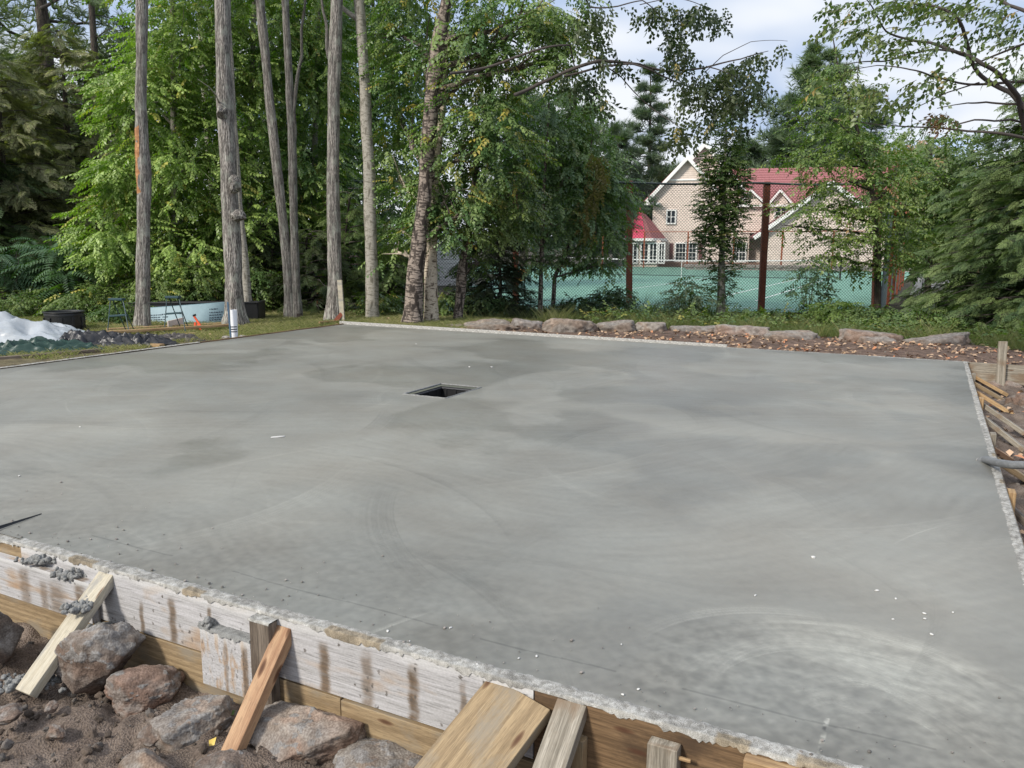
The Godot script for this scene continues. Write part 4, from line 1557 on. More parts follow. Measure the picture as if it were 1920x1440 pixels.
func left_woods() -> void:
	var bright := [Color(0.118, 0.185, 0.034), Color(0.25, 0.33, 0.085), Color(0.32, 0.30, 0.06), 0.05]
	var mid := [Color(0.065, 0.12, 0.028), Color(0.16, 0.22, 0.05), Color(0.26, 0.22, 0.05), 0.05]
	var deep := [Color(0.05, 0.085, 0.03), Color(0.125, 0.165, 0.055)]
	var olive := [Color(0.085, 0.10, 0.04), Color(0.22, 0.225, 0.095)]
	var pine_ := [Color(0.07, 0.10, 0.05), Color(0.15, 0.18, 0.085)]
	# dark hemlocks at the far left
	var hl := "evergreens at the left edge of the woods"
	hemlock("hemlock_tree", on_ground(35, 19.5), 5.8, 3.0, 0.7, 110, 0.52, olive, "olive hemlock at the left edge of the photo, behind the sumac bushes", hl, 501)
	hemlock("hemlock_tree", on_ground(150, 21.5), 6.9, 3.2, 0.9, 130, 0.55, olive, "tall olive hemlock directly left of the bright green birch", hl, 502)
	hemlock("hemlock_tree", on_ground(-120, 18.0), 5.2, 3.0, 0.8, 90, 0.6, deep, "dark hemlock cut by the left edge of the photo", hl, 503)
	hemlock("hemlock_tree", on_ground(90, 27.0), 7.5, 3.6, 0.5, 70, 0.9, deep, "dark hemlock deep in the woods behind the two olive ones", hl, 504)
	pine(on_ground(120, 26), 15.0, 4.2, 4.5, 22, pine_, "loose tall pine at the upper left with sky between its limbs", hl, 505, 70, 0.36)
	pine(on_ground(-20, 30), 14.0, 3.4, 4.0, 20, pine_, "pine at the top left corner against the pale sky", hl, 506, 60, 0.4)
	hemlock("hemlock_tree", on_ground(222, 24.0), 15.0, 2.4, 3.0, 46, 0.6, deep, "tall dark hemlock rising behind the bright birch at its upper left", hl, 507)
	# bright understorey trees behind the bare trunks
	var bg := "leafy trees behind the tall bare trunks"
	var sb := spray_mesh(2, 13, 0.40, 0.084, 0.05, 0.45)
	broadleaf("birch_tree", [[330, 590, 16], [326, 300, 12], [322, -80, 7]], 17.5, [[240, 440, 17.0, 95, 95, 1.2, 800], [330, 330, 17.2, 130, 90, 1.4, 900], [280, 190, 17.3, 105, 85, 1.3, 800], [350, 70, 17.5, 110, 95, 1.4, 800], [340, 500, 16.8, 110, 70, 1.0, 800], [225, 325, 16.8, 55, 45, 0.9, 250], [215, 470, 16.4, 60, 60, 0.9, 400], [300, -60, 17.5, 130, 80, 1.4, 500]], sb, 1.0, bright, M.bark_smooth, "bright yellow green birch left of and behind the trunk with the orange scar", bg, 511, -0.02, 0.35)
	broadleaf("birch_tree", [[470, 590, 14], [468, 300, 11], [480, -80, 7]], 18.5, [[440, 240, 18.2, 95, 120, 1.4, 900], [470, 420, 18.0, 110, 90, 1.3, 950], [500, 90, 18.5, 100, 110, 1.4, 800], [390, 470, 18.0, 90, 90, 1.2, 700], [490, -70, 18.5, 110, 80, 1.4, 500]], sb, 1.0, [Color(0.085, 0.15, 0.026), Color(0.20, 0.27, 0.06), Color(0.26, 0.24, 0.06), 0.05], M.bark_smooth, "leafy green birch filling the gap behind the thickest bare trunk", bg, 512, -0.02, 0.35)
	broadleaf("maple_tree", [[585, 590, 12], [590, 300, 10], [600, -60, 6]], 19.5, [[580, 330, 19.0, 75, 90, 1.2, 700], [600, 170, 19.2, 80, 110, 1.3, 700], [560, 470, 19.0, 70, 70, 1.1, 500], [630, 40, 19.5, 90, 100, 1.3, 600], [650, 430, 19.0, 60, 70, 1.0, 380]], sb, 1.05, mid, M.bark_smooth, "mid green maple between the slim pair of trunks and the smooth grey trunk", bg, 513, 0.0, 0.5)
	# the shaded depth of the wood
	var dg := "shaded trees deep in the woods"
	var sd := spray_mesh(6, 8, 0.6, 0.19, 0.11, 0.5)
	var dark_words := ["shaded tree deep in the woods behind the olive hemlocks", "shaded tree deep in the woods behind the bright birch", "shaded tree deep in the woods behind the thickest bare trunk", "shaded tree deep in the woods behind the slim pair of trunks", "shaded tree deep in the woods behind the smooth grey trunk", "shaded tree deep in the woods behind the leaning cherry trunk", "shaded tree deep in the woods behind the middle leafy tree"]
	var dx := [60, 250, 420, 560, 690, 830, 960]
	for i in 5:
		var x: float = dx[i]
		var dd := 28.0 + (i % 3) * 3.0
		var hi := 130.0 if i < 2 else -40.0
		if i == 0:
			hi = 260.0
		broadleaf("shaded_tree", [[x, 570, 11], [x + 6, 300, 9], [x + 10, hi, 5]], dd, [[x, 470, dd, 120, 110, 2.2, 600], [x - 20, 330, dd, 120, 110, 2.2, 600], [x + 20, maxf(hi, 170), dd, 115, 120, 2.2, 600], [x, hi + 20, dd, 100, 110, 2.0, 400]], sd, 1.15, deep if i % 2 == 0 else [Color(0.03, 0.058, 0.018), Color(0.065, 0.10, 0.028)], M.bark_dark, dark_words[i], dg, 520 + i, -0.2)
	# the tall bare trunks
	var tg := "tall bare trunks at the edge of the lawn"
	var trunks := [
		["trunk with the long orange scar of bare wood, leftmost of the bare trunks", [[266, 613, 30], [268, 480, 25], [270, 360, 24], [264, 190, 20], [267, 0, 19], [270, -160, 17], [268, -320, 14]], 13.6, M.bark],
		["thickest bare trunk, with a burl at its middle and rough furrowed bark", [[440, 602, 43], [437, 520, 34], [432, 400, 29], [423, 210, 29], [418, 70, 29], [418, 0, 28], [412, -160, 25], [410, -330, 20]], 14.0, M.bark],
		["slim grey trunk close behind the thickest trunk, leaning left towards its top", [[466, 592, 17], [458, 480, 14], [448, 380, 12], [440, 250, 10], [430, 60, 7], [425, -60, 5]], 15.2, M.bark_smooth],
		["left of the slim pair of trunks, curving to the left as it rises", [[544, 588, 20], [538, 480, 18], [522, 340, 17], [506, 190, 16], [490, 30, 15], [484, -60, 14], [476, -250, 11]], 15.4, M.bark],
		["right of the slim pair of trunks, forking above its middle", [[557, 588, 17], [553, 470, 16], [548, 300, 14], [541, 120, 13], [535, 0, 12], [528, -200, 9]], 15.4, M.bark],
		["straight trunk with flaky lichen spotted bark beside the leaning grey stake", [[627, 596, 31], [627, 520, 25], [624, 330, 23], [625, 180, 22], [631, 60, 22], [634, -100, 20], [636, -300, 16]], 14.6, M.bark],
		["smooth pale grey trunk right of the stake, bending left near the top", [[698, 600, 23], [697, 500, 20], [692, 330, 20], [684, 160, 19], [674, 20, 18], [668, -100, 16], [660, -280, 12]], 14.8, M.bark_smooth],
		["thin far trunk seen between the scarred trunk and the thickest trunk", [[405, 560, 9], [398, 380, 9], [385, 200, 10], [376, 60, 10], [372, -60, 9]], 20.0, M.bark_smooth],
	]
	var leaf_top := [Color(0.07, 0.12, 0.025), Color(0.13, 0.18, 0.04)]
	for i in trunks.size():
		var e: Array = trunks[i]
		var b := dp(e[1][0][0], e[1][0][1], e[2])
		var o := thing("tall_tree", b, e[0], "tree", tg)
		var tp := grow_trunk(o, e[1], e[2], e[3], 24, 0.24)
		if i != 7:
			high_crown(o, tp[0][-1], 540 + i, leaf_top)
		if i == 0:                                               # scar of bare wood, and its bark lips
			var sc := MB.new()
			var pts := []
			var rr := []
			for k in 13:
				var f := k / 12.0
				var y := lerpf(372, 232, f)
				var xx := lerpf(270, 265.5, f)
				pts.append(dp(xx, y, e[2]))
				rr.append(12.4 * e[2] / F * (0.84 + 0.21 * pow(sin(PI * f), 0.5) + 0.05 * sin(f * 23.0)))
			sc.tube(pts, rr, 6, 0.0, null, false, 1.0, PI * 0.50, 0.85)
			var sm := tri(mat(lin(0.55, 0.33, 0.17), 0.8), wood_tex(160, Color(0.7, 0.6, 0.5), Color(1, 0.95, 0.9), Color(0.6, 0.5, 0.45), 0.5), Vector3(3, 1, 3), 0.1)
			put("bare_wood_scar", sc, sm, o).set_meta("label", "long orange strip of bare wood where the bark is torn off")
		if i == 1:
			for q in [[449, 405, 0.13, 0.10], [440, 345, 0.10, 0.15], [416, 212, 0.10, 0.12]]:
				var r := rock_mesh(3, Vector3(q[2], q[3], 0.16), 600 + int(q[1]), 4, 0.25, Color.WHITE, Color.WHITE)
				var c := dp(q[0], q[1], e[2] - 0.12)
				for k in r.v.size():
					r.v[k] += c
					r.uv[k] = Vector2(r.v[k].x * 3, r.v[k].y)
				put("burl", r, M.bark, o)
		if i == 4:
			var br := MB.new()
			limb(br, dp(548, 300, e[2]), dp(573, 0, e[2]), 0.045, 0.02)
			limb(br, dp(570, 30, e[2]), dp(580, -80, e[2]), 0.02, 0.015)
			put("limb", br, M.bark, o)
		if i == 5:
			var br := MB.new()
			limb(br, dp(617, 110, e[2]), dp(603, 0, e[2]), 0.035, 0.02)
			put("limb", br, M.bark, o)
		if i == 6:
			var br := MB.new()
			limb(br, dp(676, 40, e[2]), dp(632, 5, e[2]), 0.05, 0.03)
			put("limb", br, M.bark_smooth, o)
	var bn := thing("dead_branch", dp(410, 190, 13.8), "thin bare grey branch arching out of the left side of the thickest trunk", "branch")
	var bm := MB.new()
	bm.tube([dp(411, 195, 13.9), dp(405, 178, 13.7), dp(392, 163, 13.6), dp(370, 148, 13.5)], [0.014, 0.011, 0.008, 0.004], 6)
	put("stem", bm, M.bark_smooth, bn)

func middle_trees() -> void:
	var green := [Color(0.060, 0.112, 0.036), Color(0.165, 0.225, 0.068), Color(0.30, 0.25, 0.05), 0.07]
	var dull := [Color(0.045, 0.08, 0.026), Color(0.12, 0.16, 0.045), Color(0.22, 0.19, 0.05), 0.04]
	var cool := [Color(0.055, 0.10, 0.038), Color(0.14, 0.20, 0.065), Color(0.2, 0.2, 0.06), 0.03]
	var sp_ := spray_mesh(3, 12, 0.38, 0.08, 0.05, 0.45)
	var g := "leafy trees in the middle, along the court fence"
	broadleaf("cherry_tree", [[774, 608, 40], [778, 520, 33], [795, 380, 26], [800, 300, 26], [812, 170, 27], [826, 60, 27], [838, 0, 22], [850, -90, 16]], 13.8, [[790, 90, 14.9, 100, 110, 0.9, 436], [910, 110, 14.0, 110, 110, 1.1, 483], [762, 250, 15.4, 62, 100, 0.8, 265], [870, 270, 14.3, 85, 110, 0.8, 374], [980, 60, 13.8, 90, 80, 1.0, 327], [1040, 110, 13.6, 60, 70, 0.8, 124], [930, 260, 14.0, 80, 90, 0.9, 312], [870, -60, 14.6, 150, 80, 1.4, 468], [742, 60, 15.6, 55, 110, 0.8, 234], [1020, 20, 13.4, 80, 60, 0.8, 171], [860, 400, 13.9, 55, 60, 0.5, 156]], sp_, 0.95, green, M.bark_cherry, "leaning tree with dark peeling bark and a wide leafy crown in the middle", g, 551, 0.03, 0.5)
	broadleaf("birch_tree", [[808, 612, 28], [808, 560, 25], [808, 480, 22], [812, 380, 18], [830, 200, 12], [840, 60, 7]], 14.2, [[815, 400, 14.3, 70, 60, 0.6, 218], [850, 350, 14.2, 70, 70, 0.7, 218], [740, 470, 14.9, 34, 30, 0.4, 46], [742, 340, 15.2, 40, 70, 0.5, 117], [745, 430, 15.3, 36, 40, 0.5, 46]], sp_, 0.95, green, M.bark_birch, "pale barked birch close beside the leaning dark trunk", g, 552, 0.05, 0.55)
	broadleaf("young_tree", [[858, 606, 20], [866, 520, 18], [876, 450, 15], [884, 380, 10], [900, 250, 6]], 14.6, [[905, 410, 14.6, 65, 60, 0.6, 179], [960, 360, 14.8, 75, 70, 0.8, 257], [895, 490, 14.8, 30, 30, 0.4, 39]], sp_, 0.95, dull, M.bark_cherry, "thin dark trunk right of the pale birch, with dull leaves above", g, 553, 0.0, 0.5)
	var sc := spray_mesh(8, 12, 0.36, 0.075, 0.045, 0.5)
	broadleaf("young_tree", [[1012, 612, 9], [1014, 520, 8], [1020, 350, 6], [1030, 180, 3]], 16.5, [[1030, 230, 17, 75, 80, 1.0, 436], [1060, 330, 17, 90, 80, 1.1, 499], [1000, 300, 17, 70, 80, 1.0, 358], [1090, 230, 17.5, 60, 70, 0.9, 280], [1040, 410, 16.8, 105, 50, 1.0, 296], [985, 430, 16.6, 55, 40, 0.8, 101], [1010, 490, 16.6, 60, 16, 0.6, 46]], sc, 1.0, cool, M.bark_cherry, "slim dense dark green tree standing right of the middle, before the court", g, 554, -0.02, 0.4)
	broadleaf("young_tree", [[1035, 610, 8], [1040, 520, 8], [1090, 400, 6], [1110, 260, 3]], 17.2, [[1120, 330, 17.2, 55, 80, 0.8, 296], [1130, 430, 17.0, 55, 50, 0.8, 202], [1145, 370, 17.2, 42, 70, 0.8, 179], [1125, 495, 17.0, 50, 26, 0.7, 85], [1070, 480, 16.8, 50, 20, 0.6, 46]], sc, 1.0, cool, M.bark_cherry, "forked thin trunk with a dark crown left of the house, before the court", g, 555, 0.0, 0.4)
	# hanging vine, yellowing
	rng.seed = 71
	var vt := thing("vine", dp(1118, 300, 15.8), "pale yellowing vine hanging down the dark crown left of the house", "vine")
	var xs := []
	var cs := []
	for k in 90:
		var f := rng.randf()
		var p := dp(1112 + 14 * sin(f * 6) + rng.randfn() * 7, lerpf(285, 440, f), 15.9 + rng.randf_range(-0.2, 0.2))
		xs.append(aim(Vector3(rng.randfn() * 0.4, -1, 0.3), Vector3(rng.randfn(), 0.2, 1), 0.75, p))
		cs.append(Color(0.15, 0.15, 0.05).lerp(Color(0.30, 0.24, 0.11), rng.randf()))
	scatter("leaves", spray_mesh(3, 9, 0.34, 0.098, 0.06, 0.75), M.leaf, xs, cs, vt)
	var vs := MB.new()
	limb(vs, dp(1108, 285, 15.95), dp(1118, 440, 15.95), 0.008, 0.005)
	put("stem", vs, M.bark_twig, vt)
	# narrow column of leaves before the fence
	var dark := [Color(0.032, 0.062, 0.02), Color(0.09, 0.125, 0.036), Color(0.16, 0.14, 0.04), 0.02]
	broadleaf("columnar_tree", [[1352, 590, 16], [1353, 500, 13], [1356, 400, 9], [1362, 240, 4]], 19.2, [[1362, 255, 19.2, 26, 50, 0.4, 260], [1360, 320, 19.2, 42, 52, 0.5, 560], [1355, 385, 19.2, 46, 52, 0.5, 620], [1350, 445, 19.2, 40, 45, 0.5, 420], [1356, 520, 19.2, 22, 55, 0.35, 170]], spray_mesh(9, 8, 0.26, 0.085, 0.06, 0.2), 0.85, dark, M.bark_smooth, "narrow dark green columnar tree standing before the gable of the house", "", 556, -0.3, -0.2)
	# long arching boughs of the middle tree over the court, hung with drooping leaves
	var bough := thing("overhanging_bough", dp(985, 165, 12.6), "long arching bough with hanging dark leaf clusters against the sky, above the house", "bough")
	var bm := MB.new()
	var paths := [[[965, 175, 9], [1010, 152, 8.5], [1060, 137, 8], [1120, 121, 7.5], [1200, 119, 6.5], [1260, 127, 5.5], [1320, 128, 4.5], [1380, 118, 3], [1440, 96, 1.5]], [[1060, 136, 6], [1120, 124, 5], [1180, 126, 4], [1240, 146, 3.4], [1300, 158, 2.5], [1340, 175, 1.6]], [[1120, 126, 3.4], [1165, 145, 3], [1210, 182, 2.5], [1250, 220, 2], [1270, 245, 1.4]], [[845, 138, 7], [900, 122, 6.5], [960, 108, 6], [1020, 97, 5], [1068, 88, 4], [1078, 110, 3], [1082, 130, 2]], [[1090, -20, 4], [1110, 4, 4], [1160, 9, 3.2], [1200, 10, 2.6], [1240, 40, 2.2], [1262, 85, 1.8], [1275, 130, 1.4]], [[1200, 8, 2.2], [1260, 6, 2], [1320, 15, 1.6], [1360, 35, 1.1]], [[1262, 88, 1.6], [1240, 120, 1.4], [1215, 138, 1]], [[1320, 128, 3], [1370, 150, 2.2], [1410, 160, 1.5], [1440, 165, 1]], [[1330, 128, 2.2], [1360, 100, 1.8], [1400, 85, 1.4], [1470, 82, 0.8]]]
	for e in paths:
		var tp := trunk_pts(e, 12.4)
		for k in tp[0].size():
			tp[0][k].z += 0.25 * sin(k * 0.25 + e[0][0])
			tp[1][k] *= 0.75
		bm = MB.new()
		bm.tube(tp[0], tp[1], 6)
		put("limb", bm, M.bark_twig, bough)
	xs = []
	cs = []
	rng.seed = 72
	var spots := [[1240, 20, 55, 22, 44], [1310, 20, 50, 20, 40], [1345, 45, 22, 22, 12], [1265, 70, 26, 36, 34], [1285, 110, 26, 30, 28], [1250, 120, 24, 16, 12], [1350, 150, 60, 26, 52], [1300, 165, 46, 30, 44], [1340, 190, 60, 28, 46], [1395, 185, 46, 28, 34], [1380, 130, 40, 22, 26], [1420, 105, 30, 16, 18], [1430, 150, 24, 22, 14], [1312, 230, 34, 20, 16], [1392, 230, 30, 18, 13], [1270, 240, 20, 22, 14], [1262, 265, 24, 20, 14], [1300, 255, 20, 10, 6], [1160, 118, 60, 12, 14], [1110, 60, 34, 40, 42], [1090, 150, 50, 34, 46], [1135, 200, 30, 30, 12], [1130, 95, 30, 20, 14], [1460, 88, 14, 9, 5], [1120, 20, 30, 20, 20], [1400, 175, 34, 30, 20]]
	for e in spots:
		for k in int(e[4] * 1.15):
			var p := dp(e[0] + rng.randfn() * e[2] * 0.42, e[1] + rng.randfn() * e[3] * 0.45, 12.4 + rng.randfn() * 0.3)
			xs.append(aim(Vector3(rng.randfn() * 0.7, -1.0 + rng.randf() * 0.6, rng.randfn() * 0.5), Vector3(rng.randfn(), 0.6, 1), 0.85 * rng.randf_range(0.7, 1.2), p))
			cs.append(tone([Color(0.017, 0.03, 0.011), Color(0.05, 0.066, 0.022), Color(0.22, 0.17, 0.04), 0.02], p))
	scatter("leaves", spray_mesh(4, 7, 0.27, 0.092, 0.056, 0.7), M.leaf, xs, cs, bough)

func right_trees() -> void:
	var lime := [Color(0.07, 0.12, 0.024), Color(0.16, 0.21, 0.05), Color(0.30, 0.17, 0.08), 0.02]
	var hem := [Color(0.045, 0.082, 0.026), Color(0.125, 0.17, 0.05)]
	var sm := spray_mesh(11, 9, 0.36, 0.085, 0.05, 0.35)
	# thin maple beside the corner post of the fence, in flat tiers
	broadleaf("young_maple", [[1645, 600, 13], [1646, 500, 11], [1640, 380, 9], [1610, 250, 6], [1570, 120, 3], [1560, 60, 1.5]], 18.4, [[1570, 140, 18.4, 40, 45, 0.6, 88], [1560, 220, 18.4, 70, 55, 0.9, 208], [1600, 280, 18.4, 90, 40, 0.9, 240], [1510, 300, 18.2, 65, 22, 0.7, 120], [1590, 340, 18.2, 110, 28, 0.9, 208], [1540, 390, 18.0, 95, 24, 0.8, 152], [1640, 400, 18.2, 70, 40, 0.8, 192], [1500, 425, 17.8, 50, 14, 0.5, 48], [1600, 450, 18.0, 90, 22, 0.8, 152], [1560, 480, 17.9, 60, 14, 0.5, 56], [1650, 490, 18.1, 60, 34, 0.7, 136], [1690, 330, 18.6, 60, 60, 0.9, 208], [1700, 440, 18.6, 50, 50, 0.8, 144]], sm, 0.95, lime, M.bark_dark, "thin light green maple in flat tiers beside the right corner post of the fence", "", 561, 0.02, 0.25)
	# the big hemlock on the right and its neighbours
	var hg := "hemlocks closing the right side"
	hemlock("hemlock_tree", on_ground(1950, 14.2), 5.4, 2.2, 0.25, 150, 0.40, hem, "large feathery hemlock at the right edge of the photo, behind the corner stake", hg, 571, 0.2, 0.13)
	hemlock("hemlock_tree", on_ground(1850, 16.4), 3.6, 1.6, 0.25, 120, 0.40, hem, "shorter hemlock left of the large feathery one on the right", hg, 572, 0.2, 0.11)
	hemlock("hemlock_tree", on_ground(2060, 15.4), 7.5, 2.8, 0.3, 120, 0.5, [Color(0.05, 0.08, 0.03), Color(0.13, 0.16, 0.05)], "tall dark hemlock cut by the right edge of the photo", hg, 573, 0.2, 0.16)
	# leafy trees beyond them
	var lg := "leafy trees behind the hemlocks on the right"
	var s2 := spray_mesh(12, 8, 0.5, 0.14, 0.08, 0.4)
	broadleaf("leafy_tree", [[1740, 560, 12], [1742, 400, 9], [1745, 280, 5]], 24.0, [[1740, 300, 24, 70, 70, 1.4, 360], [1700, 380, 24, 70, 70, 1.3, 320], [1790, 370, 24, 80, 80, 1.5, 420], [1760, 450, 24, 80, 60, 1.2, 330]], s2, 1.0, [Color(0.06, 0.10, 0.03), Color(0.14, 0.18, 0.055), Color(0.3, 0.2, 0.1), 0.06], M.bark_dark, "light green leafy tree between the thin maple and the hemlocks", lg, 575, -0.1)
	broadleaf("leafy_tree", [[1850, 560, 12], [1852, 400, 9], [1855, 300, 5]], 22.0, [[1840, 400, 22, 90, 90, 1.5, 420], [1860, 300, 22, 80, 70, 1.4, 300], [1880, 480, 22, 90, 80, 1.4, 360]], s2, 1.0, [Color(0.035, 0.065, 0.022), Color(0.09, 0.125, 0.04)], M.bark_dark, "darker leafy tree filling the gap behind the right hand hemlocks", lg, 576, -0.15)
	# boughs reaching in from the top right
	var o := thing("overhanging_bough", dp(1990, 120, 8.6), "dark boughs with small leaves reaching in from the upper right, against the sky", "bough")
	var bm := MB.new()
	var d := 8.8
	var paths := [[[2000, 420, 16], [1960, 240, 14], [1920, 165, 11], [1870, 132, 9], [1830, 105, 8], [1790, 72, 7], [1760, 45, 6], [1735, 20, 5], [1715, 0, 4]], [[1960, 250, 12], [1920, 178, 11], [1860, 152, 9], [1810, 132, 8], [1785, 108, 7], [1755, 75, 6], [1730, 60, 5], [1680, 48, 4], [1640, 28, 3], [1600, 10, 2]], [[1785, 110, 5], [1750, 92, 4], [1720, 92, 4], [1690, 102, 3.4], [1650, 112, 3], [1600, 124, 2.2], [1560, 134, 1.5]], [[1960, 150, 7], [1920, 146, 6], [1850, 148, 5], [1790, 146, 4.4], [1730, 148, 3.6], [1680, 142, 3], [1630, 130, 2], [1600, 128, 1.4]], [[1940, 60, 8], [1905, 40, 8], [1890, 10, 7], [1884, -30, 6]], [[1960, 70, 6], [1920, 82, 5], [1870, 102, 4], [1830, 120, 3]], [[1980, 225, 6], [1920, 218, 5], [1860, 228, 4], [1800, 232, 3.4], [1770, 240, 3]], [[2000, 300, 9], [1920, 270, 7], [1850, 258, 6], [1800, 250, 4.6], [1768, 236, 3.4], [1700, 228, 2.6], [1620, 222, 1.6]], [[1940, 190, 5], [1880, 182, 4], [1830, 188, 3], [1780, 200, 2], [1730, 212, 1.5]], [[1835, 155, 3], [1800, 165, 2.6], [1760, 185, 2], [1725, 200, 1.4]], [[1820, 20, 2], [1770, 50, 2], [1700, 60, 1.6]]]
	for e in paths:
		var tp := trunk_pts(e, d)
		for k in tp[0].size():
			tp[0][k].z += 0.3 * sin(k * 0.16 + e[0][1] * 0.02)
			tp[1][k] *= 0.85
		bm = MB.new()
		bm.tube(tp[0], tp[1], 6)
		put("limb", bm, M.bark_twig, o)
	rng.seed = 73
	var xs := []
	var cs := []
	var spots := [[1590, 20, 30, 16, 26], [1620, 60, 44, 20, 40], [1570, 50, 24, 14, 14], [1680, 10, 60, 14, 44], [1740, 10, 50, 14, 36], [1800, 12, 60, 16, 42], [1870, 20, 50, 20, 34], [1710, 72, 26, 18, 26], [1655, 75, 20, 12, 12], [1745, 95, 30, 20, 16], [1690, 100, 24, 10, 9], [1610, 140, 30, 16, 10], [1650, 165, 36, 12, 22], [1620, 185, 46, 18, 26], [1700, 190, 30, 18, 22], [1745, 155, 34, 16, 26], [1780, 140, 30, 14, 14], [1660, 200, 30, 10, 14], [1800, 60, 30, 20, 12], [1850, 70, 40, 26, 22], [1900, 60, 30, 30, 22], [1540, 150, 24, 30, 12], [1600, 100, 20, 12, 8], [1770, 225, 26, 12, 14], [1900, 110, 30, 20, 14]]
	for e in spots:
		for k in int(e[4] * 0.8):
			var p := dp(e[0] + rng.randfn() * e[2] * 0.55, e[1] + rng.randfn() * e[3] * 0.6, d + rng.randfn() * 0.4)
			xs.append(aim(Vector3(-0.7 + rng.randfn() * 0.6, -0.3 + rng.randfn() * 0.35, rng.randfn() * 0.6), Vector3(rng.randfn() * 0.5, 1, rng.randfn() * 0.8), rng.randf_range(0.7, 1.15), p))
			cs.append(tone([Color(0.045, 0.075, 0.02), Color(0.11, 0.14, 0.036), Color(0.25, 0.18, 0.05), 0.03], p))
	scatter("leaves", spray_mesh(13, 6, 0.22, 0.07, 0.042, 0.5), M.leaf, xs, cs, o)
	var br := []
	var bc := []
	for k in 26:
		var p := dp(1770 + rng.randfn() * 14, 222 + rng.randfn() * 8, d + rng.randfn() * 0.1)
		br.append(aim(Vector3(rng.randfn(), -1, rng.randfn()), Vector3(1, rng.randfn(), 1), 0.7, p))
		bc.append(Color(0.22, 0.11, 0.06).lerp(Color(0.3, 0.17, 0.1), rng.randf()))
	scatter("dry_leaves", spray_mesh(13, 6, 0.22, 0.07, 0.042, 0.5), M.leaf, br, bc, o)

func far_trees() -> void:
	var blue := [Color(0.045, 0.075, 0.042), Color(0.10, 0.135, 0.075)]
	var g := "trees far beyond the house"
	pine(on_ground(1205, 80), 18.5, 3.4, 2.0, 34, blue, "far pine left of the house, standing alone against the sky", g, 581, 70, 0.62)
	pine(on_ground(1150, 76), 12.5, 4.0, 1.0, 28, blue, "far pine low on the left of the house, partly behind the dark crown", g, 582, 70, 0.62)
	pine(on_ground(1245, 88), 10.0, 5.0, 1.5, 24, blue, "far dark pine directly behind the left eave of the house", g, 583, 60, 0.75)
	pine(on_ground(1505, 84), 21.0, 7.0, 4.0, 36, [Color(0.05, 0.085, 0.04), Color(0.11, 0.15, 0.065)], "tallest far pine, rising right of the columnar tree behind the house", g, 584, 95, 0.8)
	pine(on_ground(1450, 90), 14.0, 5.5, 3.0, 26, blue, "far pine just left of the tallest one behind the house", g, 585, 70, 0.85)
	pine(on_ground(1390, 92), 13.0, 5.5, 3.0, 26, blue, "far pine behind the columnar tree and the house ridge", g, 586, 70, 0.85)
	pine(on_ground(1580, 80), 16.5, 6.0, 3.0, 28, blue, "far pine right of the tallest one, behind the thin maple", g, 587, 70, 0.8)
	var sl := spray_mesh(14, 8, 0.9, 0.34, 0.2, 0.4)
	var soft := [Color(0.07, 0.105, 0.04), Color(0.14, 0.165, 0.07), Color(0.28, 0.2, 0.12), 0.04]
	for e in [[1300, 86, 300, "far rounded leafy tree behind the left gable peak of the house"], [1350, 88, 290, "far rounded leafy tree behind the right gable peak of the house"], [1640, 76, 260, "far leafy tree above the right end of the red roof"], [1715, 70, 255, "far brown tipped leafy tree right of the red roof"], [1790, 66, 300, "far leafy tree low behind the right hand hemlocks"]]:
		var x: float = e[0]
		var d: float = e[1]
		var y: float = e[2]
		broadleaf("leafy_tree", [[x, 505, 9], [x + 2, 400, 7], [x, y + 60, 4]], d, [[x, y + 55, d, 50, 50, 3.0, 380], [x - 30, y + 110, d, 48, 55, 3.0, 320], [x + 30, y + 115, d, 48, 55, 3.0, 320], [x, y + 170, d, 60, 50, 3.0, 300]], sl, 1.2, soft if x < 1700 else [Color(0.08, 0.10, 0.04), Color(0.19, 0.17, 0.08), Color(0.3, 0.17, 0.1), 0.2], M.bark_dark, e[3], g, 590 + int(x), -0.2)
	for e in [[1060, 70], [980, 66], [1110, 88]]:
		pine(on_ground(e[0], e[1]), 14.0, 5.5, 1.0, 26, blue, "far pine screened by the middle trees, left of the house" if e[0] == 1060 else ("far pine hidden behind the middle trees, above the court" if e[0] == 980 else "far pine between the middle trees and the house, far back"), g, 600 + e[0], 60, 0.8)

func bush(called: String, label: String, group: String, px: float, py: float, d: float, wpx: float, hpx_: float, depth: float, n: int, mesh: ArrayMesh, size: float, pal: Array, sd: int, thr := -0.25, droop := 0.3, m: Material = null) -> void:
	rng.seed = sd
	var c := dp(px, py, d)
	var r := Vector3(wpx * d / F, hpx_ * d / F, depth)
	var b := Vector3(c.x, terr(c), c.z)
	var o := thing(called, b, label, "shrub", group)
	var xs := []
	var cs := []
	blob(xs, cs, c, r, n, size, pal, thr, droop, 1.6)
	var lm := MB.new()
	for k in 7:
		var dd := Vector3(rng.randfn() * 0.6, rng.randf_range(0.2, 0.9), rng.randfn() * 0.6)
		limb(lm, b + Vector3(rng.randfn() * 0.06, -0.05, rng.randfn() * 0.06), c + dd * r * 0.8, 0.012, 0.004, 0, 5)
	put("stem", lm, M.bark_twig, o)
	scatter("foliage", mesh, m if m else M.leaf, xs, cs, o)

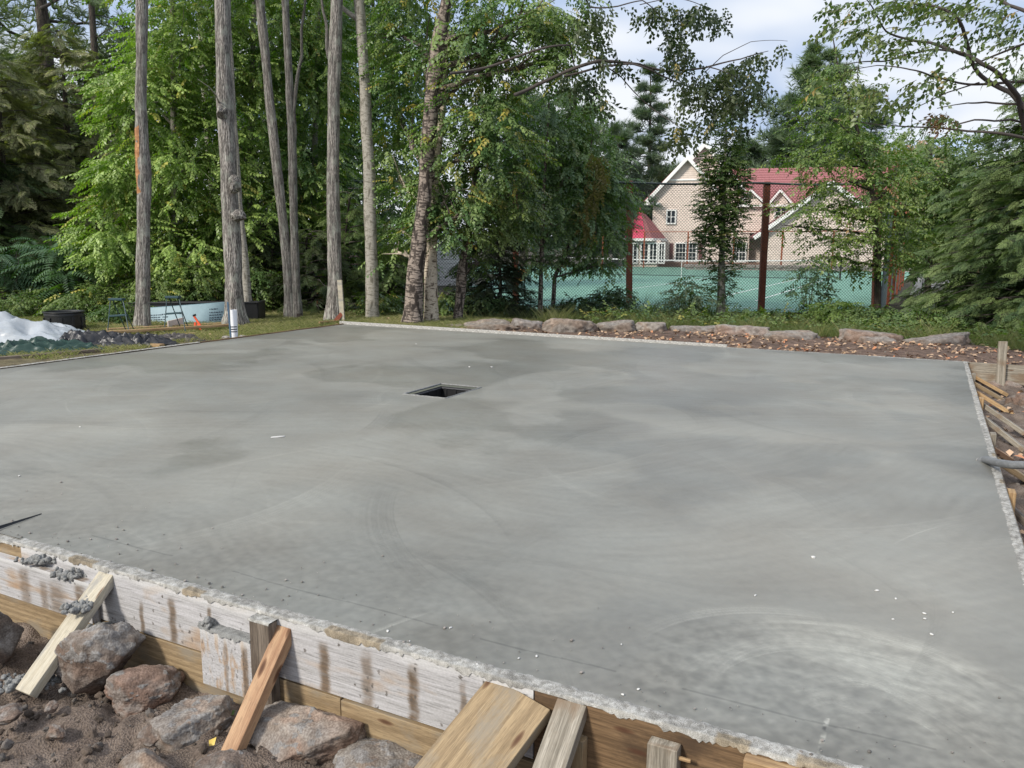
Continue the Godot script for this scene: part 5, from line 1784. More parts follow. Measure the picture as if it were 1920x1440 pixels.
func undergrowth() -> void:
	var sm := spray_mesh(15, 8, 0.26, 0.075, 0.042, 0.3)
	var g1 := [Color(0.05, 0.09, 0.022), Color(0.12, 0.165, 0.04), Color(0.3, 0.27, 0.05), 0.03]
	var g2 := [Color(0.025, 0.05, 0.016), Color(0.065, 0.095, 0.03)]
	var cg := "low green bushes along the edge of the left woods"
	var words := ["low green bush at the left edge, behind the white tarp", "low green bush behind the round black tub", "low green bush right of the round black tub", "low green bush left of the first sawhorse", "low green bush behind the first sawhorse", "low green bush behind the scarred trunk", "low green bush behind the blue foam panel", "low green bush behind the thickest trunk"]
	var bx := [[10, 575, 15.5, 70, 30], [90, 560, 16.5, 70, 34], [150, 572, 15.6, 60, 30], [205, 560, 15.8, 60, 36], [235, 585, 14.8, 40, 22], [305, 545, 15.8, 60, 40], [370, 535, 16.2, 60, 45], [480, 540, 16.8, 50, 50]]
	for i in bx.size():
		var e: Array = bx[i]
		bush("bush", words[i], cg, e[0], e[1], e[2], e[3], e[4], 0.7, 480, sm, 1.0, g1, 610 + i)
	# sumac
	var sg := "sumac bushes at the left"
	var swords := ["sumac bush with long feathered leaves at the left edge of the photo", "sumac bush with long feathered leaves, second from the left edge", "sumac bush with long feathered leaves, right of the other two"]
	var sx := [[5, 500, 16.4], [75, 490, 17.2], [130, 505, 16.6]]
	for i in 3:
		var e: Array = sx[i]
		bush("sumac_bush", swords[i], sg, e[0], e[1], e[2], 55, 50, 0.6, 120, sumac_mesh(), 1.15, [Color(0.035, 0.075, 0.032), Color(0.085, 0.14, 0.06)], 620 + i, -0.5, 0.0)
	# dark saplings between trunks
	var fg := "young hemlocks between the trunks"
	var hem := [Color(0.03, 0.05, 0.016), Color(0.075, 0.10, 0.028)]
	hemlock("hemlock_sapling", on_ground(590, 16.8), 1.75, 0.75, 0.05, 44, 0.42, hem, "dark hemlock sapling between the slim pair of trunks and the stake", fg, 631, 0.15, 0.03)
	hemlock("hemlock_sapling", on_ground(660, 17.6), 2.7, 0.8, 0.2, 40, 0.42, [Color(0.05, 0.085, 0.02), Color(0.11, 0.15, 0.04)], "lighter hemlock sapling between the stake and the smooth grey trunk", fg, 632, 0.15, 0.03)
	hemlock("hemlock_sapling", on_ground(735, 17.2), 1.5, 0.7, 0.1, 36, 0.42, [Color(0.05, 0.085, 0.02), Color(0.11, 0.15, 0.04)], "hemlock sapling between the smooth grey trunk and the leaning dark trunk", fg, 633, 0.15, 0.03)
	hemlock("hemlock_sapling", on_ground(505, 17.4), 1.9, 0.8, 0.05, 44, 0.42, hem, "dark hemlock sapling between the thickest trunk and the slim pair", fg, 634, 0.15, 0.03)
	hemlock("hemlock_sapling", on_ground(925, 16.4), 2.2, 0.85, 0.05, 60, 0.45, [Color(0.015, 0.026, 0.01), Color(0.035, 0.05, 0.018)], "very dark hemlock sapling right of the thin dark trunk in the middle", fg, 635, 0.1, 0.04)
	# weeds and shrubs by the fence
	var wg := "shrubs between the boulders and the court fence"
	var list := [[720, 570, 15.6, 40, 26, 150, g1, "low shrub at the foot of the smooth grey trunk"], [835, 575, 15.6, 26, 34, 120, g1, "low shrub between the pale birch and the thin dark trunk"], [905, 570, 16.0, 44, 30, 170, g2, "dark low shrub right of the thin dark trunk"], [985, 585, 16.8, 44, 18, 110, g2, "dark low shrub before the court, left of the forked thin trunk"], [1085, 575, 16.6, 48, 22, 170, g2, "dark leafy shrub right of the forked thin trunk"], [1150, 565, 17.0, 40, 32, 200, g2, "dark leafy shrub at the foot of the second fence post from the middle"], [1290, 560, 17.0, 40, 44, 150, [Color(0.05, 0.08, 0.03), Color(0.11, 0.14, 0.06)], "airy shrub left of the columnar tree"], [1425, 592, 16.6, 70, 14, 220, g1, "low green shrub at the foot of the leaning fence post"], [1520, 530, 17.6, 34, 50, 120, [Color(0.03, 0.06, 0.024), Color(0.07, 0.11, 0.04)], "thin sapling bush standing before the net, right of the leaning post"], [1570, 585, 15.6, 40, 24, 240, [Color(0.07, 0.12, 0.02), Color(0.15, 0.21, 0.04)], "bright green low shrub in front of the court, right of the sapling bush"], [1640, 595, 15.0, 50, 22, 240, g1, "low green shrub below the thin maple"], [1725, 600, 14.4, 55, 26, 260, g1, "low green shrub at the left foot of the hemlocks"], [1735, 475, 26.0, 42, 36, 240, [Color(0.14, 0.18, 0.07), Color(0.30, 0.33, 0.16)], "pale variegated shrub on the lawn right of the court"]]
	for i in list.size():
		var e: Array = list[i]
		bush("shrub", e[7], wg, e[0], e[1], e[2], e[3], e[4], 0.6, int(e[5] * 1.5), sm, 1.0 if e[2] < 20 else 1.6, e[6], 640 + i)
	# grass and weeds nobody could count
	rng.seed = 81
	var xs := []
	var cs := []
	for i in 6500:
		var q := Vector2(rng.randf_range(0.5, 13.5), -rng.randf_range(2.4, 8.6))
		var p := at(q.x, 0, q.y)
		var k := noise.get_noise_2d(p.x * 3, p.z * 3)
		if k < -0.15 or -p.z > 20.6:
			continue
		p.y = terr(p) - 0.02
		xs.append(Transform3D(Basis(Vector3.UP, rng.randf() * TAU).scaled(Vector3.ONE * rng.randf_range(0.5, 1.1) * (0.7 + k)), p))
		cs.append(Color(0.09, 0.14, 0.04).lerp(Color(0.28, 0.27, 0.12), clampf(rng.randf() * 0.8 + k * 0.6, 0, 1)))
	for i in 90:
		var p := dp(rng.randf_range(1195, 1345), 600, rng.randf_range(16.8, 19.0))
		p.y = terr(p) - 0.02
		xs.append(Transform3D(Basis(Vector3.UP, rng.randf() * TAU).scaled(Vector3(1.0, rng.randf_range(1.3, 2.6), 1.0)), p))
		cs.append(Color(0.10, 0.15, 0.05).lerp(Color(0.25, 0.27, 0.13), rng.randf()))
	tag(scatter("weeds", tuft_mesh(7, 9, 0.40, 0.0035, 0.5), M.leaf, xs, cs), "tall weeds and grass growing between the boulders and the court", "weeds", "", "stuff")
	xs = []
	cs = []
	for i in 2600:
		var q := Vector2(rng.randf_range(3.0, 13.0), -rng.randf_range(2.3, 8.0))
		var p := at(q.x, 0, q.y)
		var k := noise.get_noise_2d(p.x * 2 + 9, p.z * 2)
		if k < -0.05 or -p.z > 20.6:
			continue
		p.y = terr(p) + rng.randf_range(0.02, 0.28)
		xs.append(aim(Vector3(rng.randfn(), rng.randf_range(0.0, 0.8), rng.randfn()), Vector3.UP, rng.randf_range(0.7, 1.2), p))
		cs.append(tone(g1, p))
	tag(scatter("ground_cover", sm, M.leaf, xs, cs), "low leafy ground cover along the court fence", "ground cover", "", "stuff")
	# lawn
	xs = []
	cs = []
	for i in 26000:
		var q := Vector2(rng.randf_range(-7.5, 2.2), rng.randf_range(-4.2, 4.6))
		var p := at(q.x, 0, q.y)
		if (q.x > -0.35 and q.y > -0.3):
			continue
		var k := noise.get_noise_2d(p.x * 1.6 + 50, p.z * 1.6)
		if -q.x + k * 0.8 < 1.0 and q.y > 2.0 and rng.randf() < 0.85:
			continue
		p.y = terr(p) - 0.01
		xs.append(Transform3D(Basis(Vector3.UP, rng.randf() * TAU).scaled(Vector3.ONE * rng.randf_range(0.6, 1.2)), p))
		cs.append(Color(0.20, 0.23, 0.08).lerp(Color(0.50, 0.43, 0.24), clampf(rng.randf() * 0.75 + k * 0.5 + 0.1, 0, 1)))
	tag(scatter("lawn_grass", tuft_mesh(8, 7, 0.10, 0.004, 0.8), M.leaf, xs, cs), "thin yellowing lawn grass left of the slab, around the trunks", "grass", "", "stuff")


# ------------------------------------------------------------------ stones
func ico(level: int) -> Array:
	if icos.has(level):
		return icos[level]
	var t := (1.0 + sqrt(5.0)) / 2.0
	var v: Array = [Vector3(-1, t, 0), Vector3(1, t, 0), Vector3(-1, -t, 0), Vector3(1, -t, 0), Vector3(0, -1, t), Vector3(0, 1, t), Vector3(0, -1, -t), Vector3(0, 1, -t), Vector3(t, 0, -1), Vector3(t, 0, 1), Vector3(-t, 0, -1), Vector3(-t, 0, 1)]
	for i in 12:
		v[i] = (v[i] as Vector3).normalized()
	var f: Array = [0, 11, 5, 0, 5, 1, 0, 1, 7, 0, 7, 10, 0, 10, 11, 1, 5, 9, 5, 11, 4, 11, 10, 2, 10, 7, 6, 7, 1, 8, 3, 9, 4, 3, 4, 2, 3, 2, 6, 3, 6, 8, 3, 8, 9, 4, 9, 5, 2, 4, 11, 6, 2, 10, 8, 6, 7, 9, 8, 1]
	for l in level:
		var mid := {}
		var g := []
		for k in range(0, f.size(), 3):
			var m := []
			for e in 3:
				var a: int = f[k + e]
				var b: int = f[k + (e + 1) % 3]
				var key := mini(a, b) * 1000000 + maxi(a, b)
				if not mid.has(key):
					mid[key] = v.size()
					v.append(((v[a] as Vector3) + (v[b] as Vector3)).normalized())
				m.append(mid[key])
			g.append_array([f[k], m[0], m[2], f[k + 1], m[1], m[0], f[k + 2], m[2], m[1], m[0], m[1], m[2]])
		f = g
	icos[level] = [v, f]
	return icos[level]

func rock_mesh(level: int, r: Vector3, sd: int, cuts: int, rough: float, top: Color, side: Color, splash := 0.0, flat := false) -> MB:
	var g := RandomNumberGenerator.new()
	g.seed = sd
	var planes := []
	for k in cuts:
		var n := Vector3(g.randfn(), g.randfn() * 0.8, g.randfn()).normalized()
		planes.append([n, g.randf_range(0.52, 0.84)])
	if flat:
		planes.append([Vector3(g.randfn() * 0.12, 1, g.randfn() * 0.1).normalized(), g.randf_range(0.42, 0.6)])
		planes.append([Vector3(1, 0.15, 0.2).normalized(), g.randf_range(0.7, 0.85)])
		planes.append([Vector3(-1, 0.1, 0.2).normalized(), g.randf_range(0.7, 0.85)])
	var off := Vector3(g.randf() * 50, g.randf() * 50, g.randf() * 50)
	var mb := MB.new()
	var ic := ico(level)
	for d in ic[0]:
		var k := 1.0
		for p in planes:
			var q: float = (d as Vector3).dot(p[0])
			if q > 0.001:
				k = minf(k, p[1] / q)
		var e: Vector3 = d * 3.0 + off
		k *= 1.0 + rough * noise.get_noise_3d(e.x, e.y, e.z) + rough * 0.45 * fine.get_noise_3d(e.x * 4, e.y * 4, e.z * 4)
		if level >= 4:
			k *= 1.0 + rough * 0.16 * fine.get_noise_3d(e.x * 14, e.y * 14, e.z * 14)
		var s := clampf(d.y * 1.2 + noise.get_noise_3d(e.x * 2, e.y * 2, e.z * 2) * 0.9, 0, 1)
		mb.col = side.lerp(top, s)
		var pa := noise.get_noise_3d(e.x * 0.9 + 11, e.y * 0.9, e.z * 0.9)
		if level >= 4:
			mb.col = mb.col.lerp(mb.col * Color(1.10, 0.95, 0.86), clampf(pa * 3.0, 0, 0.7)).lerp(Color(0.85, 0.85, 0.84), clampf(-pa * 2.2 - 0.15, 0, 0.6))
		if splash > 0 and d.y > 0.15 and fine.get_noise_3d(e.x * 3, e.y * 3, e.z * 3) > 0.55 - splash:
			mb.col = Color(0.72, 0.745, 0.77)
			k *= 1.02 + 0.03 * fine.get_noise_3d(e.x * 16, e.y * 16, e.z * 16)
		mb.vert(d * k * r)
	var f: Array = ic[1]
	for i in range(0, f.size(), 3):
		mb.face(f[i], f[i + 1], f[i + 2])
	return mb

func stone(called: String, label: String, group: String, c: Vector3, r: Vector3, turn: Vector3, sd: int, cuts: int, rough: float, top: Color, side: Color, level := 4, splash := 0.0) -> MeshInstance3D:
	var mb := rock_mesh(level, r, sd, cuts, rough, top, side, splash, called == "boulder")
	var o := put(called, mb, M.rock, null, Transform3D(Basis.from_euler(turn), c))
	tag(o, label, "rock" if called != "boulder" else "boulder", group)
	return o

func boulders() -> void:
	var g := "boulders lined up beyond the far edge of the slab"
	# [x left, x right, y top, y bottom, label]
	var list := [
		[868, 972, 599, 622, "long low brown boulder, leftmost of the big ones in the row beyond the slab", Color(0.97, 0.92, 0.85)],
		[962, 1016, 597, 619, "blue grey slab of stone tucked behind the long low brown boulder", Color(1.01, 1.03, 1.09)],
		[1022, 1112, 596, 626, "humped brown boulder with a flat pale top, third in the row", Color(0.93, 0.88, 0.82)],
		[1106, 1190, 602, 624, "pair-lumped grey boulder right of the humped brown one", Color(0.91, 0.90, 0.87)],
		[1191, 1250, 602, 625, "blocky grey boulder with square ends below the second fence post", Color(1.00, 0.98, 0.95)],
		[1253, 1350, 607, 625, "long flat grey boulder left of the columnar tree", Color(0.92, 0.92, 0.91)],
		[1346, 1443, 604, 630, "pale pinkish boulder with a sloping top beside the leaning fence post", Color(1.13, 1.03, 1.00)],
		[1428, 1542, 620, 641, "thin tilted flat boulder half sunk in the leaf litter", Color(0.94, 0.90, 0.84)],
		[1564, 1690, 614, 644, "reddish brown boulder sloping down to the right", Color(0.89, 0.78, 0.71)],
		[1604, 1680, 628, 646, "small flat grey boulder in front of the reddish brown one", Color(0.95, 0.92, 0.89)],
		[1703, 1825, 622, 648, "long rounded grey boulder nearest the right corner stake", Color(0.81, 0.78, 0.76)],
		[838, 872, 608, 618, "small brown stone at the left end of the boulder row", Color(0.82, 0.77, 0.71)],
	]
	for i in list.size():
		var e: Array = list[i]
		var front := gp((e[0] + e[1]) / 2.0, e[3] - 2.0, -0.04)
		var d := -front.z + 0.2
		var c := dp((e[0] + e[1]) / 2.0, (e[2] + e[3]) / 2.0, d)
		var r := Vector3((e[1] - e[0]) * 0.5 * d / F * 1.1, (e[3] - e[2]) * 0.5 * d / F * 1.3, 0.3)
		var tall := r.y
		r.y = maxf(r.y * 2.0, 0.2)
		r.x *= 1.18
		c.y = terr(c) + tall * 0.84 - r.y * 0.5
		var k: Color = e[5]
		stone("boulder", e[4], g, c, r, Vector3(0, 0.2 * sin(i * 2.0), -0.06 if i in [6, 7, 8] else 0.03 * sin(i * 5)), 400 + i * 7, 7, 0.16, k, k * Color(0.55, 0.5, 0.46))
	# rocks piled against the near form
	var n := "rocks piled against the near formwork"
	var near := [
		[176, 1226, 78, 66, -0.34, 0.12, "large dark rock spattered with mortar, under the mortar covered brace", Color(0.62, 0.57, 0.53), Color(0.5, 0.42, 0.37), 0.48, Vector3(0.1, 0.3, -0.15), 421],
		[266, 1292, 74, 42, -0.43, 0.13, "reddish brown rock between the dark rock and the white cleat board", Color(0.66, 0.54, 0.48), Color(0.62, 0.45, 0.37), 0.12, Vector3(0, 0.5, -0.1), 435],
		[372, 1352, 78, 60, -0.45, 0.15, "grey block of rock below the white cleat board", Color(0.78, 0.74, 0.70), Color(0.66, 0.60, 0.55), 0.38, Vector3(0.05, 0.2, -0.2), 449],
		[566, 1376, 114, 80, -0.44, 0.17, "biggest angular rock, rust streaked, right of the orange brace", Color(0.92, 0.84, 0.77), Color(0.70, 0.56, 0.48), 0.10, Vector3(0.1, -0.3, 0.32), 463],
		[722, 1424, 88, 46, -0.46, 0.15, "grey crusty rock left of the wide plank", Color(0.70, 0.67, 0.63), Color(0.52, 0.47, 0.43), 0.45, Vector3(0, 0.4, 0.1), 477],
		[-15, 1180, 40, 50, -0.32, 0.15, "dark rock at the left edge beneath the stained board", Color(0.42, 0.38, 0.35), Color(0.34, 0.30, 0.27), 0.0, Vector3(0, 0, 0.2), 491],
		[268, 1436, 46, 28, -0.43, 0.09, "small tan rock at the bottom edge, left of the orange brace", Color(0.74, 0.65, 0.56), Color(0.6, 0.5, 0.43), 0.0, Vector3(0, 0.3, 0.1), 505],
		[420, 1448, 62, 30, -0.45, 0.12, "dark grey rock at the bottom edge below the orange brace", Color(0.55, 0.51, 0.48), Color(0.42, 0.38, 0.35), 0.1, Vector3(0, 0.1, 0), 519],
		[303, 1362, 34, 15, -0.42, 0.07, "flat dark stone between the grey block and the bare dirt", Color(0.5, 0.44, 0.4), Color(0.4, 0.34, 0.3), 0.0, Vector3(0, 0.2, 0.05), 533],
		[8, 1335, 30, 10, -0.40, 0.08, "flat stone in the dirt at the left edge", Color(0.55, 0.47, 0.42), Color(0.42, 0.36, 0.31), 0.0, Vector3(0, 0.4, 0.1), 547],
		[92, 1318, 12, 8, -0.42, 0.04, "fist sized stone in the dirt below the mortar covered brace", Color(0.6, 0.53, 0.48), Color(0.5, 0.42, 0.37), 0.0, Vector3(0, 0.2, 0.1), 561],
		[105, 1362, 16, 10, -0.42, 0.05, "rounded brown stone in the bare dirt, below the fist sized one", Color(0.55, 0.45, 0.38), Color(0.45, 0.36, 0.3), 0.0, Vector3(0, 0.7, 0.1), 575],
	]
	for e in near:
		var c := gp(e[0], e[1], e[4] + 0.08)
		var dist := c.distance_to(EYE)
		var r := Vector3(e[2] * dist / F, e[3] * dist / F * 0.98, maxf(e[5], 0.03))
		c.y = c.y - 0.02
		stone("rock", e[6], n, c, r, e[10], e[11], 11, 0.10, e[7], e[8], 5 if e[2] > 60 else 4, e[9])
	# rocks in the pit at the right
	var p := "rocks in the dirt at the right of the slab"
	stone("rock", "grey rock in the pit under the plank at the far right corner", p, gp(1885, 728, -0.28), Vector3(0.26, 0.1, 0.2), Vector3(0, 0.3, 0), 701, 7, 0.15, Color(0.8, 0.72, 0.68), Color(0.5, 0.43, 0.4))
	stone("rock", "brown rock in the pit at the right edge, above the grey pipe", p, gp(1925, 760, -0.26), Vector3(0.22, 0.12, 0.2), Vector3(0, 0.8, 0), 703, 7, 0.15, Color(0.6, 0.48, 0.42), Color(0.45, 0.36, 0.3))
	stone("rock", "dark rock in the pit at the right edge, below the grey pipe", p, gp(1925, 905, -0.27), Vector3(0.1, 0.06, 0.1), Vector3(0, 0.8, 0.2), 705, 7, 0.15, Color(0.6, 0.5, 0.44), Color(0.45, 0.36, 0.3))
	# loose stones and clods too many to count
	rng.seed = 91
	var xs := []
	var cs := []
	for i in 4200:
		var q := Vector2(rng.randf_range(4.0, 8.9), 8.6 + pow(rng.randf(), 0.8) * 1.2)
		if i % 7 == 0:
			q = Vector2(rng.randf_range(9.1, 10.8), rng.randf_range(-1.0, 8.0))
		elif i % 7 == 1:
			q = Vector2(rng.randf_range(2.0, 12.0), rng.randf_range(-2.2, -0.1))
		var pp := at(q.x, 0, q.y)
		var s := 0.003 + 0.016 * pow(rng.randf(), 4.0) + 0.004 * rng.randf()
		pp.y = terr(pp) + s * 0.3
		xs.append(Transform3D(Basis.from_euler(Vector3(rng.randf() * 6, rng.randf() * 6, rng.randf() * 6)).scaled(Vector3.ONE * s), pp))
		var v := rng.randf_range(0.55, 1.15)
		cs.append(Color(0.62 * v, 0.52 * v, 0.44 * v) if rng.randf() < 0.75 else Color(0.8 * v, 0.78 * v, 0.76 * v))
	tag(scatter("loose_stones", rock_mesh(2, Vector3(1.2, 0.8, 1), 711, 7, 0.25, Color.WHITE, Color.WHITE).build(), M.rock, xs, cs), "loose pebbles and clods scattered over the bare dirt", "gravel", "", "stuff")


# ------------------------------------------------------------------ formwork
# a crumbly run of spilt mortar along a line
func crust(mb: MB, a: Vector3, b: Vector3, out: Vector3, wd: float, drop: float, sd: float, patchy := 0.0) -> void:
	var n := int(a.distance_to(b) / 0.009)
	var rows := 8
	var first := mb.v.size()
	for i in n + 1:
		var p := a.lerp(b, float(i) / n)
		var u := noise.get_noise_2d(p.x * 5 + sd, p.z * 5)
		var e0 := noise.get_noise_2d(p.x * 60 + sd, p.z * 60) + 0.5 * fine.get_noise_2d(p.x * 300, p.z * 300 + sd)
		var e1 := noise.get_noise_2d(p.x * 45 + sd + 30, p.z * 45) + 0.7 * fine.get_noise_2d(p.x * 260 + 9, p.z * 260 + sd)
		var hang := drop * clampf(0.25 + 1.3 * u + 1.1 * e1, 0.0, 1.3)
		for k in rows:
			var f := float(k) / (rows - 2)
			var q := p
			if k == rows - 1:
				q += out * (wd + 0.0025) + Vector3(0, -hang - 0.004, 0)
			else:
				var x := lerpf(-0.35 * wd + 0.008 * e0, wd + 0.002 * e1, f)
				if k == 0:
					q += out * (x - 0.006) + Vector3(0, -0.001, 0)
				else:
					q += out * x + Vector3(0, 0.0035 + 0.0016 * fine.get_noise_3d(q.x * 230, f * 9.0 + sd, q.z * 230) + 0.002 * e1, 0)
			var br := clampf(0.78 + 0.28 * fine.get_noise_3d(p.x * 210, f * 8.0 + sd, p.z * 210) + 0.38 * noise.get_noise_3d(p.x * 12, f * 2.0 + sd, p.z * 30), 0.34, 1.1)
			mb.col = Color(br, br * 0.99, br * 0.97)
			if patchy > 0 and u > 0.30 and f > 0.4:
				mb.col = Color(0.80, 0.68, 0.52) * br
			mb.vert(q)
	for i in n:
		for k in rows - 1:
			var q := first + i * rows + k
			mb.face(q, q + 1, q + rows + 1)
			mb.face(q, q + rows + 1, q + rows)

func clump(label: String, sd: int, spots: Array) -> void:
	var g := RandomNumberGenerator.new()
	g.seed = sd
	var base: Vector3 = spots[0][0]
	var o := thing("mortar_clump", base, label, "mortar", "lumps of spilt mortar on the near form")
	var mb := MB.new()
	for s in spots:
		var c: Vector3 = s[0]
		for k in int(s[2]):
			var r := rock_mesh(2, Vector3.ONE * g.randf_range(0.006, 0.015), sd + k, 3, 0.4, Color.WHITE, Color(0.9, 0.9, 0.9))
			var p := c + Vector3(g.randfn() * s[1].x, absf(g.randfn()) * s[1].y, g.randfn() * s[1].z)
			var st0 := mb.v.size()
			for i in r.v.size():
				mb.v.append(r.v[i] + p)
				mb.uv.append(Vector2.ZERO)
				mb.c.append(r.c[i])
			for i in r.ix:
				mb.ix.append(i + st0)
	put("lump", mb, M.mortar, o)

# lime washed boards with brown runs where water has washed them
func washed(sd: int, runs: Array, warm: float, dabs := 70) -> StandardMaterial3D:
	var w := 1024 if dabs > 30 else 256
	var flecks := []
	rng.seed = sd
	for k in dabs:
		flecks.append([rng.randf(), pow(rng.randf(), 0.8), rng.randf_range(0.6, 1.0) * (0.004 if w > 300 else 0.016), rng.randf_range(0.02, 0.06), rng.randf_range(0.4, 0.9)])
	var h := 128
	var g1 := stretched(sd, 16, 128, w, h, 0.09, 3)
	var g2 := stretched(sd + 1, 64, 128, w, h, 0.25, 3)
	var s := stretched(sd + 2, 256, 64, w, h, 0.02, 4)
	var f := grey(sd + 3, w, h, 0.2, 2)
	var out := PackedByteArray()
	out.resize(w * h * 3)
	for y in h:
		for x in w:
			var i := y * w + x
			var k := clampf((g1[i] / 255.0 - 0.5) * 0.8 + (g2[i] / 255.0 - 0.5) * 0.9 + 0.5, 0, 1)
			var c := Color(0.66, 0.65, 0.64).lerp(Color(0.785, 0.775, 0.775), k)
			c = c.lerp(Color(0.66, 0.52, 0.38), clampf((s[i] / 255.0 - 0.64) * 2.0 + warm + 0.22 * smoothstep(0.75, 1.0, float(y) / h), 0, 0.75))
			if g2[i] < 70:
				c = c * 0.9
			for r in runs:
				var e: float = absf(float(x) / w - r[0] - 0.0012 * sin(y * 0.13)) / (r[1] * (1.0 + (f[i] / 255.0 - 0.5) * 0.6))
				var v := float(y) / h
				var a: float = smoothstep(1.15, 0.25, e) * smoothstep(r[2], r[2] + 0.25, v) * r[3]
				c = c.lerp(Color(0.31, 0.255, 0.20).lerp(Color(0.46, 0.37, 0.28), k), a * clampf(0.75 + 1.2 * (s[(i * 3 + 77) % (w * h)] / 255.0 - 0.3) + 0.5 * (k - 0.5), 0.25, 1.0))
			var vv := float(y) / h
			c = c.lerp(Color(0.86, 0.855, 0.84), smoothstep(0.20 + 0.25 * (s[i] / 255.0 - 0.5), 0.02, vv) * 0.7)
			c = c * (0.94 + 0.12 * f[i] / 255.0)
			out[i * 3] = int(clampf(255 * c.r, 0, 255))
			out[i * 3 + 1] = int(clampf(255 * c.g, 0, 255))
			out[i * 3 + 2] = int(clampf(255 * c.b, 0, 255))
	for q in flecks:                                             # dabs of grey mortar and dirt
		for y in range(maxi(0, int((q[1] - q[3]) * h)), mini(h, int((q[1] + q[3]) * h) + 1)):
			for x in range(maxi(0, int((q[0] - q[2]) * w)), mini(w, int((q[0] + q[2]) * w) + 1)):
				var e := Vector2((float(x) / w - q[0]) / q[2], (float(y) / h - q[1]) / q[3]).length() + (f[y * w + x] / 255.0 - 0.5) * 0.9
				if e < 0.8:
					for ch in 3:
						var k3 := (y * w + x) * 3 + ch
						out[k3] = int(lerpf(out[k3], [92, 86, 80][ch], q[4] * clampf((0.8 - e) * 3.0, 0, 1)))
	var m := mat(lin(0.78, 0.78, 0.79), 0.85)
	m.albedo_texture = picture(w, h, out)
	m.heightmap_enabled = true
	m.heightmap_texture = m.albedo_texture
	m.heightmap_scale = 0.15
	return m

# a board on edge along the near form, from s0 to s1, its face towards the viewer
func face_board(called: String, s0: float, s1: float, y1: float, y0: float, t: float, th: float, m: Material, parent: Node3D, mapped := false) -> MeshInstance3D:
	if not mapped:
		return lumber(called, at(s0, (y0 + y1) / 2, t + th / 2), at(s1, (y0 + y1) / 2, t + th / 2), y1 - y0, th, Vector3.UP, m, parent)
	var mb := MB.new()
	var a := at(s0, y1, t)
	var b := at(s1, y1, t)
	var n := W * th
	var d := Vector3(0, y0 - y1, 0)
	mb.quad(a + n + d, b + n + d, b + n, a + n)                    # front
	for k in 4:
		mb.uv[k] = [Vector2(0, 1), Vector2(1, 1), Vector2(1, 0), Vector2(0, 0)][k]
	mb.quad(a + n, b + n, b, a)
	mb.quad(b + d, a + d, a, b)
	mb.quad(a + d, b + d, b + n + d, a + n + d)
	mb.quad(a + d, a + n + d, a + n, a)
	mb.quad(b + n + d, b + d, b, b + n)
	return put(called, mb, m, parent)

func s_at(px: float, py: float, t: float) -> float:
	return st(fp(px, py, t)).x

# a length of lumber whose top end, given by its two upper corners, lies against the form; it slopes down and out
func brace(called: String, x0: float, y0: float, x1: float, y1: float, t: float, deg: float, drift: float, ln: float, th: float, m: Material) -> MeshInstance3D:
	var a := fp(x0, y0, t)
	var b := fp(x1, y1, t)
	var w := a.distance_to(b)
	b = a + U * w
	var dir := (W * cos(deg_to_rad(deg)) - Vector3(0, sin(deg_to_rad(deg)), 0) - U * drift).normalized()
	var up := dir.cross(U).normalized()
	if up.y < 0:
		up = -up
	var s := (a + b) * 0.5 - up * th * 0.5
	return lumber(called, s, s + dir * ln, th, w, up, m)

